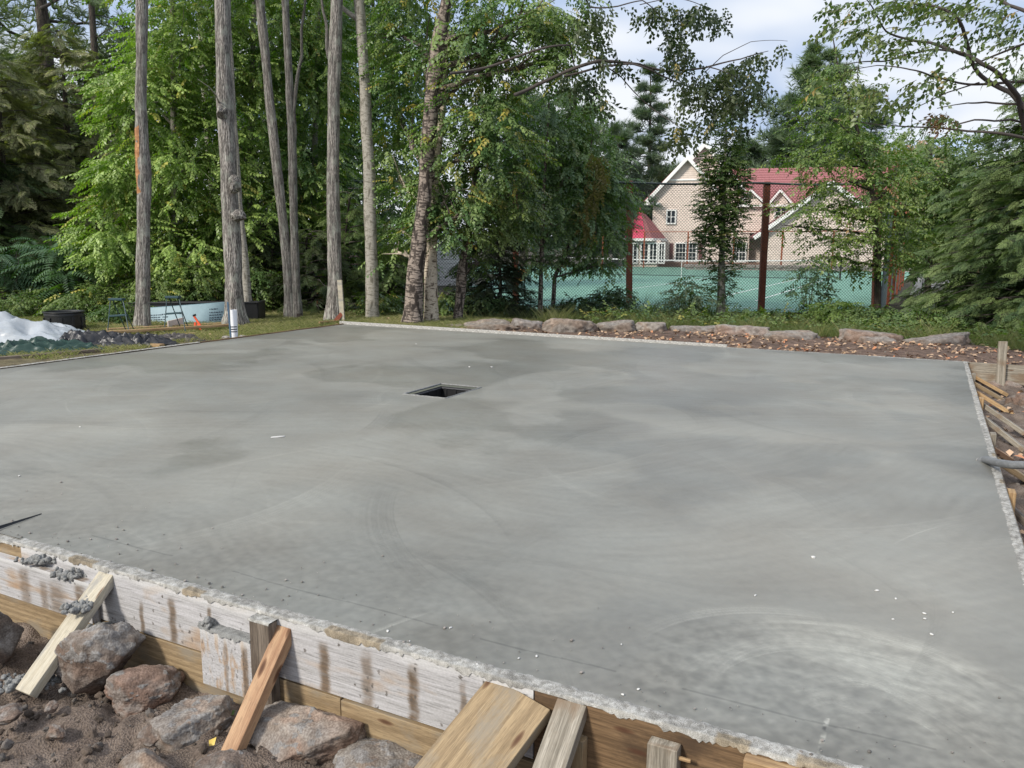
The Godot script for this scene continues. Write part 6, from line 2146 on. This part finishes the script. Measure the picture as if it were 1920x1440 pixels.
func near_form() -> void:
	var T := SLAB_T + 0.005
	var TH := 0.038
	var o := thing("near_form", at(6.7, -0.47, T), "near side formwork of stacked boards, lime splashed above and tan below, along the slab", "formwork")
	var sa := s_at(40, 1040, T + TH)
	var sb := s_at(1000, 1300, T + TH)
	var runs := []
	for e in [[265, 1150, 0.006, 0.35, 0.75], [325, 1180, 0.010, 0.1, 0.8], [395, 1190, 0.005, 0.0, 0.7], [608, 1260, 0.011, 0.12, 0.85], [688, 1290, 0.012, 0.05, 0.55], [775, 1310, 0.010, 0.05, 0.9], [868, 1330, 0.006, 0.1, 0.6], [110, 1100, 0.008, 0.3, 0.6]]:
		runs.append([(s_at(e[0], e[1], T + TH) - sa) / (sb - sa), e[2], e[3], e[4]])
	face_board("board", sa, sb, -0.004, -0.232, T, TH, washed(300, runs, -0.1), o, true)
	face_board("board", sb + 0.003, 10.2, -0.004, -0.236, T, TH, M.brown, o)
	face_board("board", 2.5, sa - 0.003, -0.012, -0.2, T + 0.002, TH - 0.004, M.plank, o)
	face_board("lower_board", 2.5, 6.9, -0.240, -0.475, T + 0.001, TH, M.plank, o)
	face_board("lower_board", 6.903, 10.2, -0.244, -0.48, T + 0.003, TH, M.plank, o)
	# second board in front at the left end
	var sc := s_at(170, 1120, T + TH * 2)
	face_board("left_board", sc - 2.2, sc, -0.062, -0.236, T + TH + 0.002, TH, washed(310, [[0.97, 0.018, 0.0, 0.8], [0.90, 0.03, 0.15, 0.55], [0.80, 0.02, 0.0, 0.5], [0.86, 0.015, 0.2, 0.5]], 0.05), o, true)
	# cleat joining the boards, with knots
	var c0 := s_at(376, 1190, T + TH * 2)
	var c1 := s_at(470, 1210, T + TH * 2)
	face_board("cleat", c0, c1, -0.10, -0.33, T + TH + 0.002, TH, washed(320, [[0.88, 0.07, 0.0, 0.8], [0.5, 0.05, 0.0, 0.4]], 0.12, 26), o, true)
	var cr := MB.new()
	crust(cr, at(sa - 0.05, 0.0, T - 0.004), at(10.0, 0.0, T - 0.004), W, 0.043, 0.014, 3.0, 1.0)
	put("mortar_crust", cr, M.crust, o)
	var c2 := MB.new()
	crust(c2, at(2.6, -0.008, T - 0.004), at(sa - 0.05, -0.008, T - 0.004), W, 0.043, 0.012, 9.0, 1.0)
	put("mortar_crust", c2, M.crust, o)
	var c3 := MB.new()
	crust(c3, at(c0, -0.10, T + TH), at(c1, -0.10, T + TH), W, 0.043, 0.015, 21.0)
	put("mortar_crust", c3, M.mortar, o)
	# splashes thrown over the concrete by the edge
	rng.seed = 92
	var xs := []
	var cs := []
	for i in 230:
		var s := rng.randf_range(4.2, 9.0)
		var t := SLAB_T - absf(rng.randfn()) * 0.12
		if rng.randf() < 0.25:
			t -= rng.randf() * 0.5
		var r := 0.0018 + 0.005 * pow(rng.randf(), 4)
		xs.append(Transform3D(Basis.from_euler(Vector3(0, rng.randf() * 6, 0)).scaled(Vector3(r, r * 0.7, r)), at(s, 0.004, t)))
		var v := rng.randf_range(0.6, 1.9)
		cs.append(Color(v, v, v))
	tag(scatter("mortar_crumbs", rock_mesh(1, Vector3.ONE, 712, 5, 0.2, Color.WHITE, Color.WHITE).build(), M.rock, xs, cs), "fine crumbs of mortar along the near edge of the slab", "crumbs", "", "stuff")
	# the upright stake
	var px0 := fp(495, 1165, T + TH + 0.02)
	var sx := st(px0).x
	lumber("stake", at(sx, -0.012, T + TH + 0.025), at(sx, -0.62, T + TH + 0.025), 0.092, 0.045, U, M.old, o)
	var tp := MB.new()
	crust(tp, at(sx - 0.05, -0.01, T + TH + 0.008), at(sx + 0.05, -0.01, T + TH + 0.008), W, 0.04, 0.0, 33.0, 1.0)
	put("mortar_cap", tp, M.crust, o)
	var sD := s_at(1246, 1400, T + TH + 0.02)
	var yD := fp(1246, 1392, T + TH + 0.02).y
	lumber("stake", at(sD, yD, T + TH + 0.024), at(sD, -0.62, T + TH + 0.024), 0.085, 0.042, U, M.greyed, o)
	var peg := fp(1283, 1424, T + TH + 0.03)
	lumber("peg", peg - U * 0.02, peg + U * 0.018, 0.01, 0.01, Vector3.UP, M.fresh, o)
	var sE := s_at(1396, 1420, T + TH + 0.02)
	face_board("cleat", sE, sE + 0.5, fp(1400, 1409, T + TH).y, -0.3, T + TH + 0.002, TH, M.fresh, o)
	var sF := s_at(1086, 1420, T + TH + 0.02)
	lumber("stake", at(sF, -0.10, T + TH + 0.02), at(sF, -0.62, T + TH + 0.02), 0.038, 0.036, U, M.plank, o)

	# braces leaning on the form
	var bg := "braces leaning against the near form"
	var tA := T + TH + 0.03
	var o1 := brace("brace", 185, 1070, 212, 1086, T + TH, 41, 0.0, 0.50, 0.04, M.limed)
	tag(o1, "mortar covered brace leaning on the near form at the left", "brace", bg)
	var o2 := brace("brace", 519, 1171, 545, 1176, T + TH + 0.002, 50, 0.02, 0.52, 0.045, M.orange)
	tag(o2, "fresh orange brace beside the dark upright stake", "brace", bg)
	var o3 := brace("plank", 910, 1278, 1040, 1320, T + TH + 0.002, 27, 0.24, 0.95, 0.04, M.plank)
	tag(o3, "wide tan plank with knots leaning on the near form at the bottom of the photo", "plank")
	var o4 := brace("brace", 1045, 1307, 1100, 1325, T + TH + 0.002, 36, 0.0, 0.66, 0.04, M.greyed)
	tag(o4, "greyish white brace right beside the wide tan plank", "brace", bg)
	# spilt mortar
	clump("lump of wet mortar on the left board, farthest left", 801, [[fp(75, 1052, T + TH * 1.5) + Vector3(0, 0.0, 0), Vector3(0.035, 0.010, 0.014), 70]])
	clump("lump of wet mortar on the left board beside the mortar covered brace", 811, [[fp(135, 1082, T + TH * 1.5), Vector3(0.032, 0.014, 0.016), 80]])
	var m1 := fp(198, 1078, T + TH) + W * 0.125 + Vector3(0, -0.088, 0)
	clump("lump of wet mortar stuck on the upper part of the mortar covered brace", 821, [[m1, Vector3(0.022, 0.008, 0.02), 70]])
	clump("lump of wet mortar on the ground at the foot of the mortar covered brace", 831, [[gp(50, 1285, -0.37), Vector3(0.06, 0.012, 0.03), 90]])
	clump("small lump of wet mortar on the top left corner of the white cleat board", 841, [[at(c0 + 0.03, -0.10, T + TH * 1.6), Vector3(0.012, 0.012, 0.01), 24]])
	clump("crumbled mortar on top of the large dark rock", 851, [[gp(205, 1182, -0.26), Vector3(0.045, 0.012, 0.03), 70]])
	# one yellow leaf on the grey block
	var ly := MB.new()
	var lp := gp(392, 1399, -0.36)
	leaf(ly, lp, Vector3(0.4, 0.5, -0.2), Vector3(0, 0.4, 1), 0.035, 0.025)
	ly.col = Color(1, 1, 1)
	tag(put("fallen_leaf", ly, mat(lin(0.62, 0.45, 0.10), 0.6)), "single small yellow leaf on the rocks left of the orange brace's foot", "leaf")
	var wd := MB.new()
	for k in 9:
		var an := k * 2.4
		leaf(wd, gp(425, 1340, -0.36) + Vector3(0.012 * cos(an), 0, 0.012 * sin(an)), Vector3(cos(an), 0.5, sin(an)), Vector3.UP, 0.022, 0.014)
	tag(put("weed_sprig", wd, mat(lin(0.07, 0.13, 0.03), 0.6)), "tiny green weed growing on the grey block of rock", "weed")

func side_forms() -> void:
	# far edge
	var o := thing("far_form", at(4.5, -0.2, -0.02), "mortar whitened formwork board along the far edge of the slab", "formwork")
	lumber("board", at(-0.1, -0.065, -0.022), at(6.3, -0.078, -0.022), 0.225, 0.036, Vector3.UP, M.crust, o).set_meta("label", "whitened board standing a little above the slab")
	lumber("board", at(6.303, -0.112, -0.022), at(SLAB_S + 2.4, -0.12, -0.022), 0.225, 0.036, Vector3.UP, M.greyed, o)
	var cr := MB.new()
	crust(cr, at(6.31, -0.003, 0.006), at(SLAB_S + 0.05, -0.003, 0.006), -W, 0.04, 0.02, 43.0, 1.0)
	put("mortar_crust", cr, M.crust, o)
	# left edge
	var l := thing("left_form", at(-0.02, -0.2, 4), "thin formwork board along the left edge of the slab beside the lawn", "formwork")
	lumber("board", at(-0.022, -0.10, -0.04), at(-0.022, -0.10, 6.2), 0.225, 0.036, Vector3.UP, M.brown, l)
	lumber("board", at(-0.022, -0.10, 6.203), at(-0.022, -0.10, 9), 0.225, 0.036, Vector3.UP, M.plank, l)
	var cl := MB.new()
	crust(cl, at(-0.004, 0.0125, 3.0), at(-0.004, 0.0125, 8.5), -U, 0.034, 0.0, 51.0, 1.0)
	put("mortar_crust", cl, M.crust, l)
	# right edge
	var r := thing("right_form", at(SLAB_S + 0.02, -0.27, 4), "formwork along the right edge of the slab under a rough band of dried mortar", "formwork")
	lumber("board", at(SLAB_S + 0.022, -0.12, 0.0), at(SLAB_S + 0.022, -0.12, 4.4), 0.225, 0.036, Vector3.UP, M.fresh, r)
	lumber("board", at(SLAB_S + 0.022, -0.12, 4.403), at(SLAB_S + 0.022, -0.12, 8.7), 0.225, 0.036, Vector3.UP, M.plank, r)
	for k in 5:
		var t := 0.9 + k * 1.55
		lumber("cleat", at(SLAB_S + 0.062, -0.01, t), at(SLAB_S + 0.062, -0.34, t), 0.038, 0.09, U, M.fresh if k % 2 else M.greyed, r)
	var c2 := MB.new()
	crust(c2, at(SLAB_S + 0.004, 0.0, 0.0), at(SLAB_S + 0.004, 0.0, 8.6), U, 0.028, 0.04, 61.0, 1.0)
	put("mortar_crust", c2, M.crust, r)
	var g := "braces along the right form"
	var words := ["tan brace nearest the far right corner of the slab", "tan brace second from the far right corner, close under the first", "tan brace third from the far right corner", "grey weathered long brace, fourth from the far right corner", "grey weathered brace above the grey pipe", "short tan brace just above the mouth of the grey pipe", "tan brace below the grey pipe", "dark weathered brace near the lower right edge"]
	var list := [[1813, 698, 1878, 735, M.fresh], [1822, 716, 1870, 744, M.plank], [1826, 732, 1890, 772, M.fresh], [1836, 754, 1925, 816, M.greyed], [1842, 782, 1912, 838, M.greyed], [1856, 838, 1885, 856, M.orange], [1868, 862, 1925, 900, M.plank], [1888, 948, 1935, 990, M.old]]
	for i in list.size():
		var e: Array = list[i]
		var a := sp(e[0] + 4, e[1] + 3, SLAB_S + 0.07)
		a.y = minf(a.y, -0.03)
		var b: Vector3 = gp(e[2], e[3], -0.24)
		b += (b - a).normalized() * 0.08
		var br := lumber("side_brace", a, b, 0.038, 0.07, Vector3(0, 1, 0) + U * 0.6, e[4])
		tag(br, words[i], "brace", g)
	var tk := lumber("stake", sp(1876, 880, SLAB_S + 0.14), sp(1896, 940, SLAB_S + 0.2), 0.04, 0.06, U, M.old)
	tag(tk, "dark upright stake against the right form below the grey pipe", "stake")
	# board running on past the far right corner, and its stake
	var cs_ := lumber("corner_stake", at(9.38, 0.26, 0.04), at(9.40, -0.34, 0.05), 0.09, 0.04, U, M.greyed)
	tag(cs_, "grey weathered stake standing at the far right corner of the slab", "stake")
	var st2 := lumber("wood_offcut", gp(1876, 668, 0.0) + Vector3(0, -0.04, 0), gp(1882, 668, 0.0) + Vector3(0.05, 0.11, -0.06), 0.09, 0.04, Vector3(0, 0.2, 1), M.plank)
	tag(st2, "short tan offcut sticking up behind the board at the far right corner", "offcut")
	# bent grey pipe rising from the concrete
	var pi := thing("conduit_pipe", gp(1843, 863), "grey plastic pipe curving out of the slab at its right edge", "pipe")
	var pts := []
	var rr := []
	var ctrl := [gp(1836, 866, -0.01), gp(1848, 862, 0.016), gp(1872, 868, 0.06), gp(1900, 872, 0.10), gp(1930, 872, 0.13), gp(1980, 880, 0.15)]
	for i in ctrl.size() - 1:
		for k in 4:
			pts.append((ctrl[i] as Vector3).lerp(ctrl[i + 1], k / 4.0))
			rr.append(0.023)
	var pm := MB.new()
	pm.tube(pts, rr, 14)
	put("pipe", pm, tri(mat(lin(0.22, 0.225, 0.23), 0.5), mottled(250, 128, Color(0.75, 0.75, 0.75), Color(1, 1, 1), 0.03, 0.2), Vector3(4, 4, 4)), pi)
	var pe := MB.new()
	pe.tube([pts[0], pts[0].lerp(pts[1], 0.4)], [0.0245, 0.0245], 14)
	put("mortar_ring", pe, M.crust, pi)
	# far left corner stake with its scraps
	var sk := thing("corner_stake", gp(640, 607, -0.05), "tall pale stake leaning at the far left corner of the slab", "stake")
	var sm := MB.new()
	var b0 := gp(643, 609, -0.1)
	var t0 := dp(637, 525, -b0.z)
	sm.bar(b0, t0, 0.035, 0.09, Vector3(1, 0, 0.3))
	put("stake", sm, M.limed, sk)
	var bk := lumber("red_brace", dp(628, 603, -b0.z - 0.05), dp(641, 588, -b0.z + 0.0), 0.07, 0.04, Vector3(-0.6, 1, 0), tri(mat(Color.WHITE, 0.8), wood_tex(170, Color(0.45, 0.22, 0.16), Color(0.62, 0.34, 0.25), Color(0.4, 0.22, 0.17), 0.4), Vector3(1, 4, 4), 0.1))
	tag(bk, "short reddish brace propping the pale stake at the far left corner", "brace")
	var cb := lumber("corner_board", gp(596, 609, -0.06) + Vector3(0, 0.0, -0.1), gp(632, 606, -0.06) + Vector3(0, 0.0, -0.1), 0.09, 0.04, Vector3.UP, M.fresh)
	tag(cb, "short pale board on edge at the far left corner of the slab", "board")


# ------------------------------------------------------------------ the yard at the left
# a sheet thrown over a heap: height over a round plan with folds
func sheet(called: String, label: String, cat: String, c: Vector3, rx: float, rz: float, h: float, turn: float, sd: float, folds: float, m: Material, sharp := 1.0) -> void:
	var o := thing(called, c, label, cat)
	var mb := MB.new()
	var n := 56
	for j in n + 1:
		for i in n + 1:
			var u := i * 2.0 / n - 1.0
			var v := j * 2.0 / n - 1.0
			var k := sqrt(u * u * (1 - v * v * 0.5) + v * v * (1 - u * u * 0.5))
			var edge := 1.0 + 0.16 * noise.get_noise_2d(u * 4 + sd, v * 4)
			var q := Vector3(u * rx * edge, 0, v * rz * edge)
			var f := pow(maxf(0.0, 1.0 - k), sharp)
			var y := h * f * (1.0 + 0.22 * noise.get_noise_2d(u * 3 + sd, v * 3 + 7))
			var ridg := 1.0 - absf(fine.get_noise_2d(u * 6 + sd, v * 6 + sd)) * 3.0
			var rid2 := 1.0 - absf(fine.get_noise_2d(u * 13 + sd * 2.0, v * 13)) * 3.5
			y += folds * 0.4 * maxf(rid2, -0.2) * (0.3 + 0.7 * smoothstep(0.0, 0.4, 1.0 - k))
			y += folds * ridg * (0.35 + 0.65 * smoothstep(0.0, 0.5, 1.0 - k)) + folds * 0.5 * noise.get_noise_2d(u * 12 + sd, v * 12)
			y = maxf(y, 0.004 + 0.3 * folds * absf(noise.get_noise_2d(u * 9 + sd, v * 9)))
			q = q.rotated(Vector3.UP, turn)
			mb.vert(c + q + Vector3(0, y, 0))
	for j in n:
		for i in n:
			var q := j * (n + 1) + i
			mb.face(q, q + n + 1, q + n + 2)
			mb.face(q, q + n + 2, q + 1)
	put("sheet", mb, m, o)

func sawhorse(px0: float, px1: float, ytop: float, ybot: float, label: String) -> void:
	var mid := gp((px0 + px1) / 2, ybot - 6, -0.1)
	var d := -mid.z
	var o := thing("sawhorse", mid, label, "sawhorse", "folding sawhorses on the lawn")
	var steel := mat(lin(0.02, 0.05, 0.06), 0.45)
	var h := dp(px0, ytop, d).y - mid.y
	var w := (px1 - px0) * d / F
	var a := Vector3(1, 0, 0.25).normalized()
	var t := MB.new()
	var top := mid + Vector3(-w * 0.05, h, 0)
	t.bar(top - a * w * 0.32, top + a * w * 0.25, 0.09, 0.035)
	put("top_rail", t, steel, o)
	var br := MB.new()
	for e in [[-0.30, -0.42, 0.16], [0.22, 0.60, 0.20], [-0.22, -0.1, -0.3], [0.12, 0.25, -0.30]]:
		var l := MB.new()
		l.bar(top + a * w * e[0], mid + a * w * e[1] + Vector3(0, -0.06, e[2]), 0.014, 0.013, Vector3.RIGHT)
		put("leg", l, steel, o)
	var f0 := 0.42
	br.bar((top + a * w * -0.30).lerp(mid + a * w * -0.42 + Vector3(0, -0.06, 0.16), f0), (top + a * w * 0.22).lerp(mid + a * w * 0.60 + Vector3(0, -0.06, 0.20), f0 * 0.9), 0.02, 0.03)
	br.bar((top + a * w * -0.22).lerp(mid + a * w * -0.1 + Vector3(0, -0.06, -0.3), f0), (top + a * w * 0.12).lerp(mid + a * w * 0.25 + Vector3(0, -0.06, -0.3), f0), 0.02, 0.03)
	put("cross_bar", br, steel, o)

func left_yard() -> void:
	var tarp := tri(mat(lin(0.39, 0.41, 0.43), 0.35), mottled(260, 256, Color(0.9, 0.92, 0.94), Color(1, 1, 1), 0.02, 0.1), Vector3(1, 1, 1), 0.1)
	var plastic := mat(lin(0.02, 0.02, 0.024), 0.42)
	var green := mat(lin(0.010, 0.042, 0.032), 0.45)
	var c := gp(30, 655, -0.12)
	sheet("white_tarp", "white plastic tarp thrown over a heap at the left edge", "tarp", c + Vector3(-0.22, 0, -0.2), 1.2, 0.7, 0.46, 0.35, 3.0, 0.05, tarp, 0.75)
	sheet("green_tarp", "dark green tarp crumpled under the front of the white tarp", "tarp", gp(66, 663, -0.11), 0.85, 0.17, 0.13, 0.42, 8.0, 0.07, green, 0.7)
	sheet("black_sheet", "black plastic sheet crumpled in a heap right of the white tarp", "plastic sheet", gp(172, 652, -0.11), 0.62, 0.32, 0.17, 0.4, 14.0, 0.085, plastic, 0.7)
	sheet("black_sheet", "dark plastic sheet trailing along the slab edge, farther right than the heap", "plastic sheet", gp(245, 650, -0.11), 0.6, 0.22, 0.11, 0.42, 19.0, 0.08, plastic, 0.6)
	sheet("grey_sheet", "grey brown plastic scrap beside the slab edge, below the second sawhorse", "plastic sheet", gp(325, 641, -0.11), 0.42, 0.16, 0.09, 0.42, 25.0, 0.04, mat(lin(0.07, 0.06, 0.055), 0.5), 0.6)
	var grit := [[345, 640], [300, 646], [215, 668]]
	# boards
	var b1 := lumber("lumber_board", gp(-60, 678, -0.1), gp(190, 657, -0.08), 0.05, 0.09, Vector3.UP, M.old)
	tag(b1, "weathered board lying along the slab edge in front of the tarps", "board")
	var lg := "long pale boards stacked on the lawn"
	var bl := [[168, 628, 390, 612, -0.06, "long pale board on the lawn, nearest the slab"], [200, 618, 455, 605, -0.06, "long pale board on the lawn, farthest back of the pile"], [185, 624, 440, 609, -0.015, "long pale board lying on top of the pile on the lawn"], [290, 632, 365, 626, -0.08, "short pale board on the grass in front of the second sawhorse"], [276, 646, 304, 648, -0.08, "small pale offcut among the dark plastic scraps"]]
	for e in bl:
		var o := lumber("long_board", gp(e[0], e[1], e[4]), gp(e[2], e[3], e[4]), 0.04, 0.09, Vector3.UP, M.fresh)
		tag(o, e[5], "board", lg)
	var foam0 := lumber("foam_offcut", gp(315, 612, -0.05) + Vector3(0, 0.03, 0), gp(345, 608, -0.05) + Vector3(0, 0.06, 0), 0.12, 0.02, Vector3(0, 1, 0.2), mat(lin(0.62, 0.52, 0.48), 0.8))
	tag(foam0, "pale pinkish scrap lying against the blue foam panel", "offcut")
	sawhorse(202, 255, 561, 634, "left folding sawhorse, between the black tub and the scarred trunk")
	sawhorse(308, 358, 557, 630, "right folding sawhorse, in front of the blue foam panel")
	# black round tub
	var tb := gp(62, 632, -0.1)
	tb.z -= 0.9
	var td := -tb.z
	var tub := thing("round_tub", tb, "round black plastic tub with a thick rim behind the white tarp", "tub")
	var pr := 34.5 * td / F
	var tm := MB.new()
	var topy := dp(62, 583, td).y - tb.y
	tm.lathe(tb, [Vector2(pr * 0.9, -0.1), Vector2(pr * 0.93, topy * 0.3), Vector2(pr * 0.97, topy * 0.32), Vector2(pr * 0.95, topy * 0.75), Vector2(pr * 0.98, topy * 0.78), Vector2(pr * 0.97, topy * 0.95), Vector2(pr * 0.9, topy * 0.95), Vector2(pr * 0.85, 0.03), Vector2(0.0, 0.03)], 36)
	put("body", tm, M.black, tub)
	var tr := MB.new()
	tr.lathe(tb, [Vector2(pr * 0.955, topy * 0.94), Vector2(pr * 1.03, topy * 0.945), Vector2(pr * 1.04, topy * 0.97), Vector2(pr * 1.02, topy), Vector2(pr * 0.93, topy), Vector2(pr * 0.90, topy * 0.94)], 36)
	put("rim", tr, M.black, tub)
	for k in 10:
		var an := TAU * k / 10.0
		var rb := MB.new()
		rb.bar(tb + Vector3(cos(an) * pr * 0.955, 0.02, sin(an) * pr * 0.955), tb + Vector3(cos(an) * pr * 0.985, topy * 0.72, sin(an) * pr * 0.985), 0.05, 0.02, Vector3(cos(an), 0, sin(an)))
		put("rib", rb, M.black, tub)
	# long black trough with a blue foam panel against it
	var z0 := 14.75
	var ta := dp(243, 600, z0)
	var te := dp(484, 600, z0)
	ta.y = terr(ta)
	te.y = terr(te)
	var th := dp(484, 567, z0).y - te.y
	var tro := thing("black_trough", (ta + te) / 2, "long black plastic trough lying behind the blue foam panel and the thickest trunk", "trough")
	var wmb := MB.new()
	var dz := Vector3(0, 0, -0.42)
	wmb.bar(ta + Vector3(0, th / 2, 0), te + Vector3(0, th / 2, 0), 0.025, th)
	wmb.bar(ta + Vector3(0, th / 2, 0) + dz, te + Vector3(0, th / 2, 0) + dz, 0.025, th)
	for q in [ta, te]:
		wmb.bar(q + Vector3(0, th / 2, -0.012), q + Vector3(0, th / 2, 0) + dz, 0.025, th - 0.006)
	put("wall", wmb, M.black, tro)
	var rmb := MB.new()
	rmb.bar(ta + Vector3(-0.03, th, 0.012), te + Vector3(0.03, th, 0.012), 0.05, 0.025)
	rmb.bar(te + Vector3(0, th + 0.002, 0.03), te + Vector3(0, th + 0.002, 0) + dz, 0.05, 0.025)
	put("rim", rmb, mat(lin(0.03, 0.03, 0.033), 0.4), tro)
	var fo := thing("insulation_board", dp(350, 612, 14.45), "pale blue insulation foam panel with dark printing, propped on edge behind the sawhorse", "insulation board")
	var blue := tri(mat(lin(0.21, 0.31, 0.35), 0.55), mottled(270, 128, Color(0.93, 0.94, 0.95), Color(1, 1, 1), 0.03, 0.1), Vector3(1, 1, 1))
	var fm := MB.new()
	var zz := 14.55
	var q0 := dp(276, 614, zz - 0.12)
	var q1 := dp(424, 608, zz - 0.12)
	var q2 := dp(424, 567, zz)
	var q3 := dp(276, 578, zz)
	var bk := Vector3(0, 0.01, -0.05)
	for k in 14:                                                  # the sheet bows a little along its length
		var f0 := k / 14.0
		var f1 := (k + 1) / 14.0
		var bow0 := Vector3(0, 0, 0.10 * sin(PI * f0))
		var bow1 := Vector3(0, 0, 0.10 * sin(PI * f1))
		mb_slab(fm, q0.lerp(q1, f0) + bow0, q0.lerp(q1, f1) + bow1, q3.lerp(q2, f1) + bow1 * 0.6, q3.lerp(q2, f0) + bow0 * 0.6, bk)
	put("panel", fm, blue, fo)
	var ink := mat(lin(0.04, 0.06, 0.08), 0.8)
	var fnx := (q1 - q0).normalized()
	var fny := (q3 - q0).normalized()
	var fnz := fnx.cross(fny).normalized()
	rng.seed = 33
	for e in [[0.05, 0.62, 6], [0.05, 0.50, 5], [0.05, 0.38, 6], [0.05, 0.27, 4], [0.20, 0.64, 3], [0.21, 0.50, 3], [0.80, 0.74, 4], [0.80, 0.58, 6], [0.80, 0.46, 5], [0.80, 0.34, 6], [0.80, 0.24, 5]]:
		var s := MB.new()
		var x: float = e[0]
		for k in e[2]:
			var wl := rng.randf_range(0.008, 0.03)
			var p := q0.lerp(q1, x).lerp(q3.lerp(q2, x), e[1]) + fnz * 0.004 + Vector3(0, 0, 0.10 * sin(PI * x) * (1.0 - 0.4 * e[1]))
			s.bar(p, p + fnx * wl * 1.5, 0.004, 0.018, fny, 0.0005)
			x += (wl * 1.5 + 0.012) / 1.4
		put("printed_line", s, ink, fo)
	# orange folding trestle
	var oc := gp(371, 620, -0.09)
	var ot := thing("orange_clamp", oc, "small bright orange folded clamp standing on the boards left of the white pipe", "clamp")
	var om := mat(lin(0.75, 0.10, 0.03), 0.45)
	var od := -oc.z
	for e in [[364, 593, 376, 611], [366, 604, 366, 622], [371, 608, 378, 622]]:
		var m := MB.new()
		m.bar(dp(e[0], e[1], od), dp(e[2], e[3], od - 0.02), 0.03, 0.03, Vector3.RIGHT)
		put("arm", m, om, ot)
	var ok := MB.new()
	ok.bar(dp(362, 592, od), dp(367, 590, od), 0.04, 0.03)
	put("jaw", ok, M.black, ot)
	# white pipe standing at the slab edge, blue stake behind
	var pc := gp(440, 634, -0.03)
	var pd := -pc.z
	var pv := thing("white_pipe", pc, "white plastic pipe standing upright at the left edge of the slab", "pipe")
	var pm := MB.new()
	var ptop := dp(438, 581, pd)
	pm.tube([pc, ptop], [0.048, 0.048], 20, 0, null, false)
	pm.tube([ptop, pc], [0.041, 0.041], 20, 0, null, false)
	pm.tube([ptop + Vector3(0, -0.001, 0), ptop], [0.041, 0.048], 20, 0, null, false)
	put("tube", pm, mat(lin(0.74, 0.75, 0.78), 0.35), pv)
	var ps := MB.new()
	for e in [0.09, 0.125, 0.16]:
		ps.tube([pc + Vector3(0, e, 0), pc + Vector3(0.0, e + 0.014, 0)], [0.0505, 0.0505], 16, 0, null, false, 1.0, 0.3, 2.2)
	put("printed_mark", ps, M.black, pv)
	var bs := MB.new()
	bs.bar(dp(427, 566, pd - 0.1), dp(433, 636, pd - 0.1), 0.018, 0.024, Vector3.RIGHT)
	tag(put("blue_stake", bs, mat(lin(0.06, 0.11, 0.17), 0.6)), "thin blue stake standing close behind the white upright pipe", "stake")
	for e in [[424, 634, 0.09, "white stone at the left foot of the upright white pipe"], [455, 632, 0.10, "white stone at the right foot of the upright white pipe"]]:
		var wc := gp(e[0], e[1], -0.08)
		stone("white_stone", e[3], "white stones by the pipe", wc, Vector3(e[2], 0.035, 0.05), Vector3.ZERO, 720 + int(e[0]), 5, 0.2, Color(1.9, 1.9, 1.85), Color(1.7, 1.7, 1.65), 3)
	var sp0 := gp(560, 598, -0.1)
	var su := thing("tree_stump", sp0, "small cut stump at the foot of the slim pair of trunks", "stump")
	var sm := MB.new()
	sm.tube([sp0 + Vector3(0, -0.1, 0), sp0 + Vector3(0, 0.11, 0)], [0.085, 0.072], 12, 0.15, noise)
	put("stump", sm, M.bark_dark, su)

func mb_slab(mb: MB, a: Vector3, b: Vector3, c: Vector3, d: Vector3, bk: Vector3) -> void:
	mb.quad(a, b, c, d)
	mb.quad(b + bk, a + bk, d + bk, c + bk)
	mb.quad(d, c, c + bk, d + bk)
	mb.quad(a + bk, b + bk, b, a)
	mb.quad(b, b + bk, c + bk, c)
	mb.quad(a + bk, a, d, d + bk)

func litter() -> void:
	rng.seed = 95
	var xs := []
	var cs := []
	var mb := MB.new()
	leaf(mb, Vector3(-0.5, 0, 0), Vector3(1, 0.1, 0), Vector3.UP, 1.0, 0.6)
	var mesh := mb.build()
	for i in 3800:
		var q := Vector2(rng.randf_range(2.0, 12.5), -0.1 - rng.randf_range(0.0, 2.3))
		if i % 6 == 0:
			q = Vector2(rng.randf_range(9.0, 11.0), rng.randf_range(-0.5, 6.0))
		elif i % 6 == 1:
			q = Vector2(rng.randf_range(-5.0, 1.5), rng.randf_range(-3.5, 2.5))
			if q.x > -0.15 and q.y > -0.15:
				continue
		var p := at(q.x, 0, q.y)
		var k := noise.get_noise_2d(p.x * 4 + 3, p.z * 4)
		if k < -0.12 and rng.randf() < 0.8:
			continue
		p.y = terr(p) + rng.randf_range(0.008, 0.022)
		xs.append(Transform3D(Basis.from_euler(Vector3(rng.randfn() * 0.35, rng.randf() * TAU, rng.randfn() * 0.35)).scaled(Vector3.ONE * rng.randf_range(0.04, 0.095)), p))
		cs.append(Color(0.20, 0.12, 0.065).lerp(Color(0.52, 0.36, 0.24), rng.randf()) if rng.randf() < 0.85 else Color(0.45, 0.20, 0.10))
	tag(scatter("leaf_litter", mesh, M.dry, xs, cs), "fallen dry leaves scattered over the dirt around the slab", "leaves", "", "stuff")
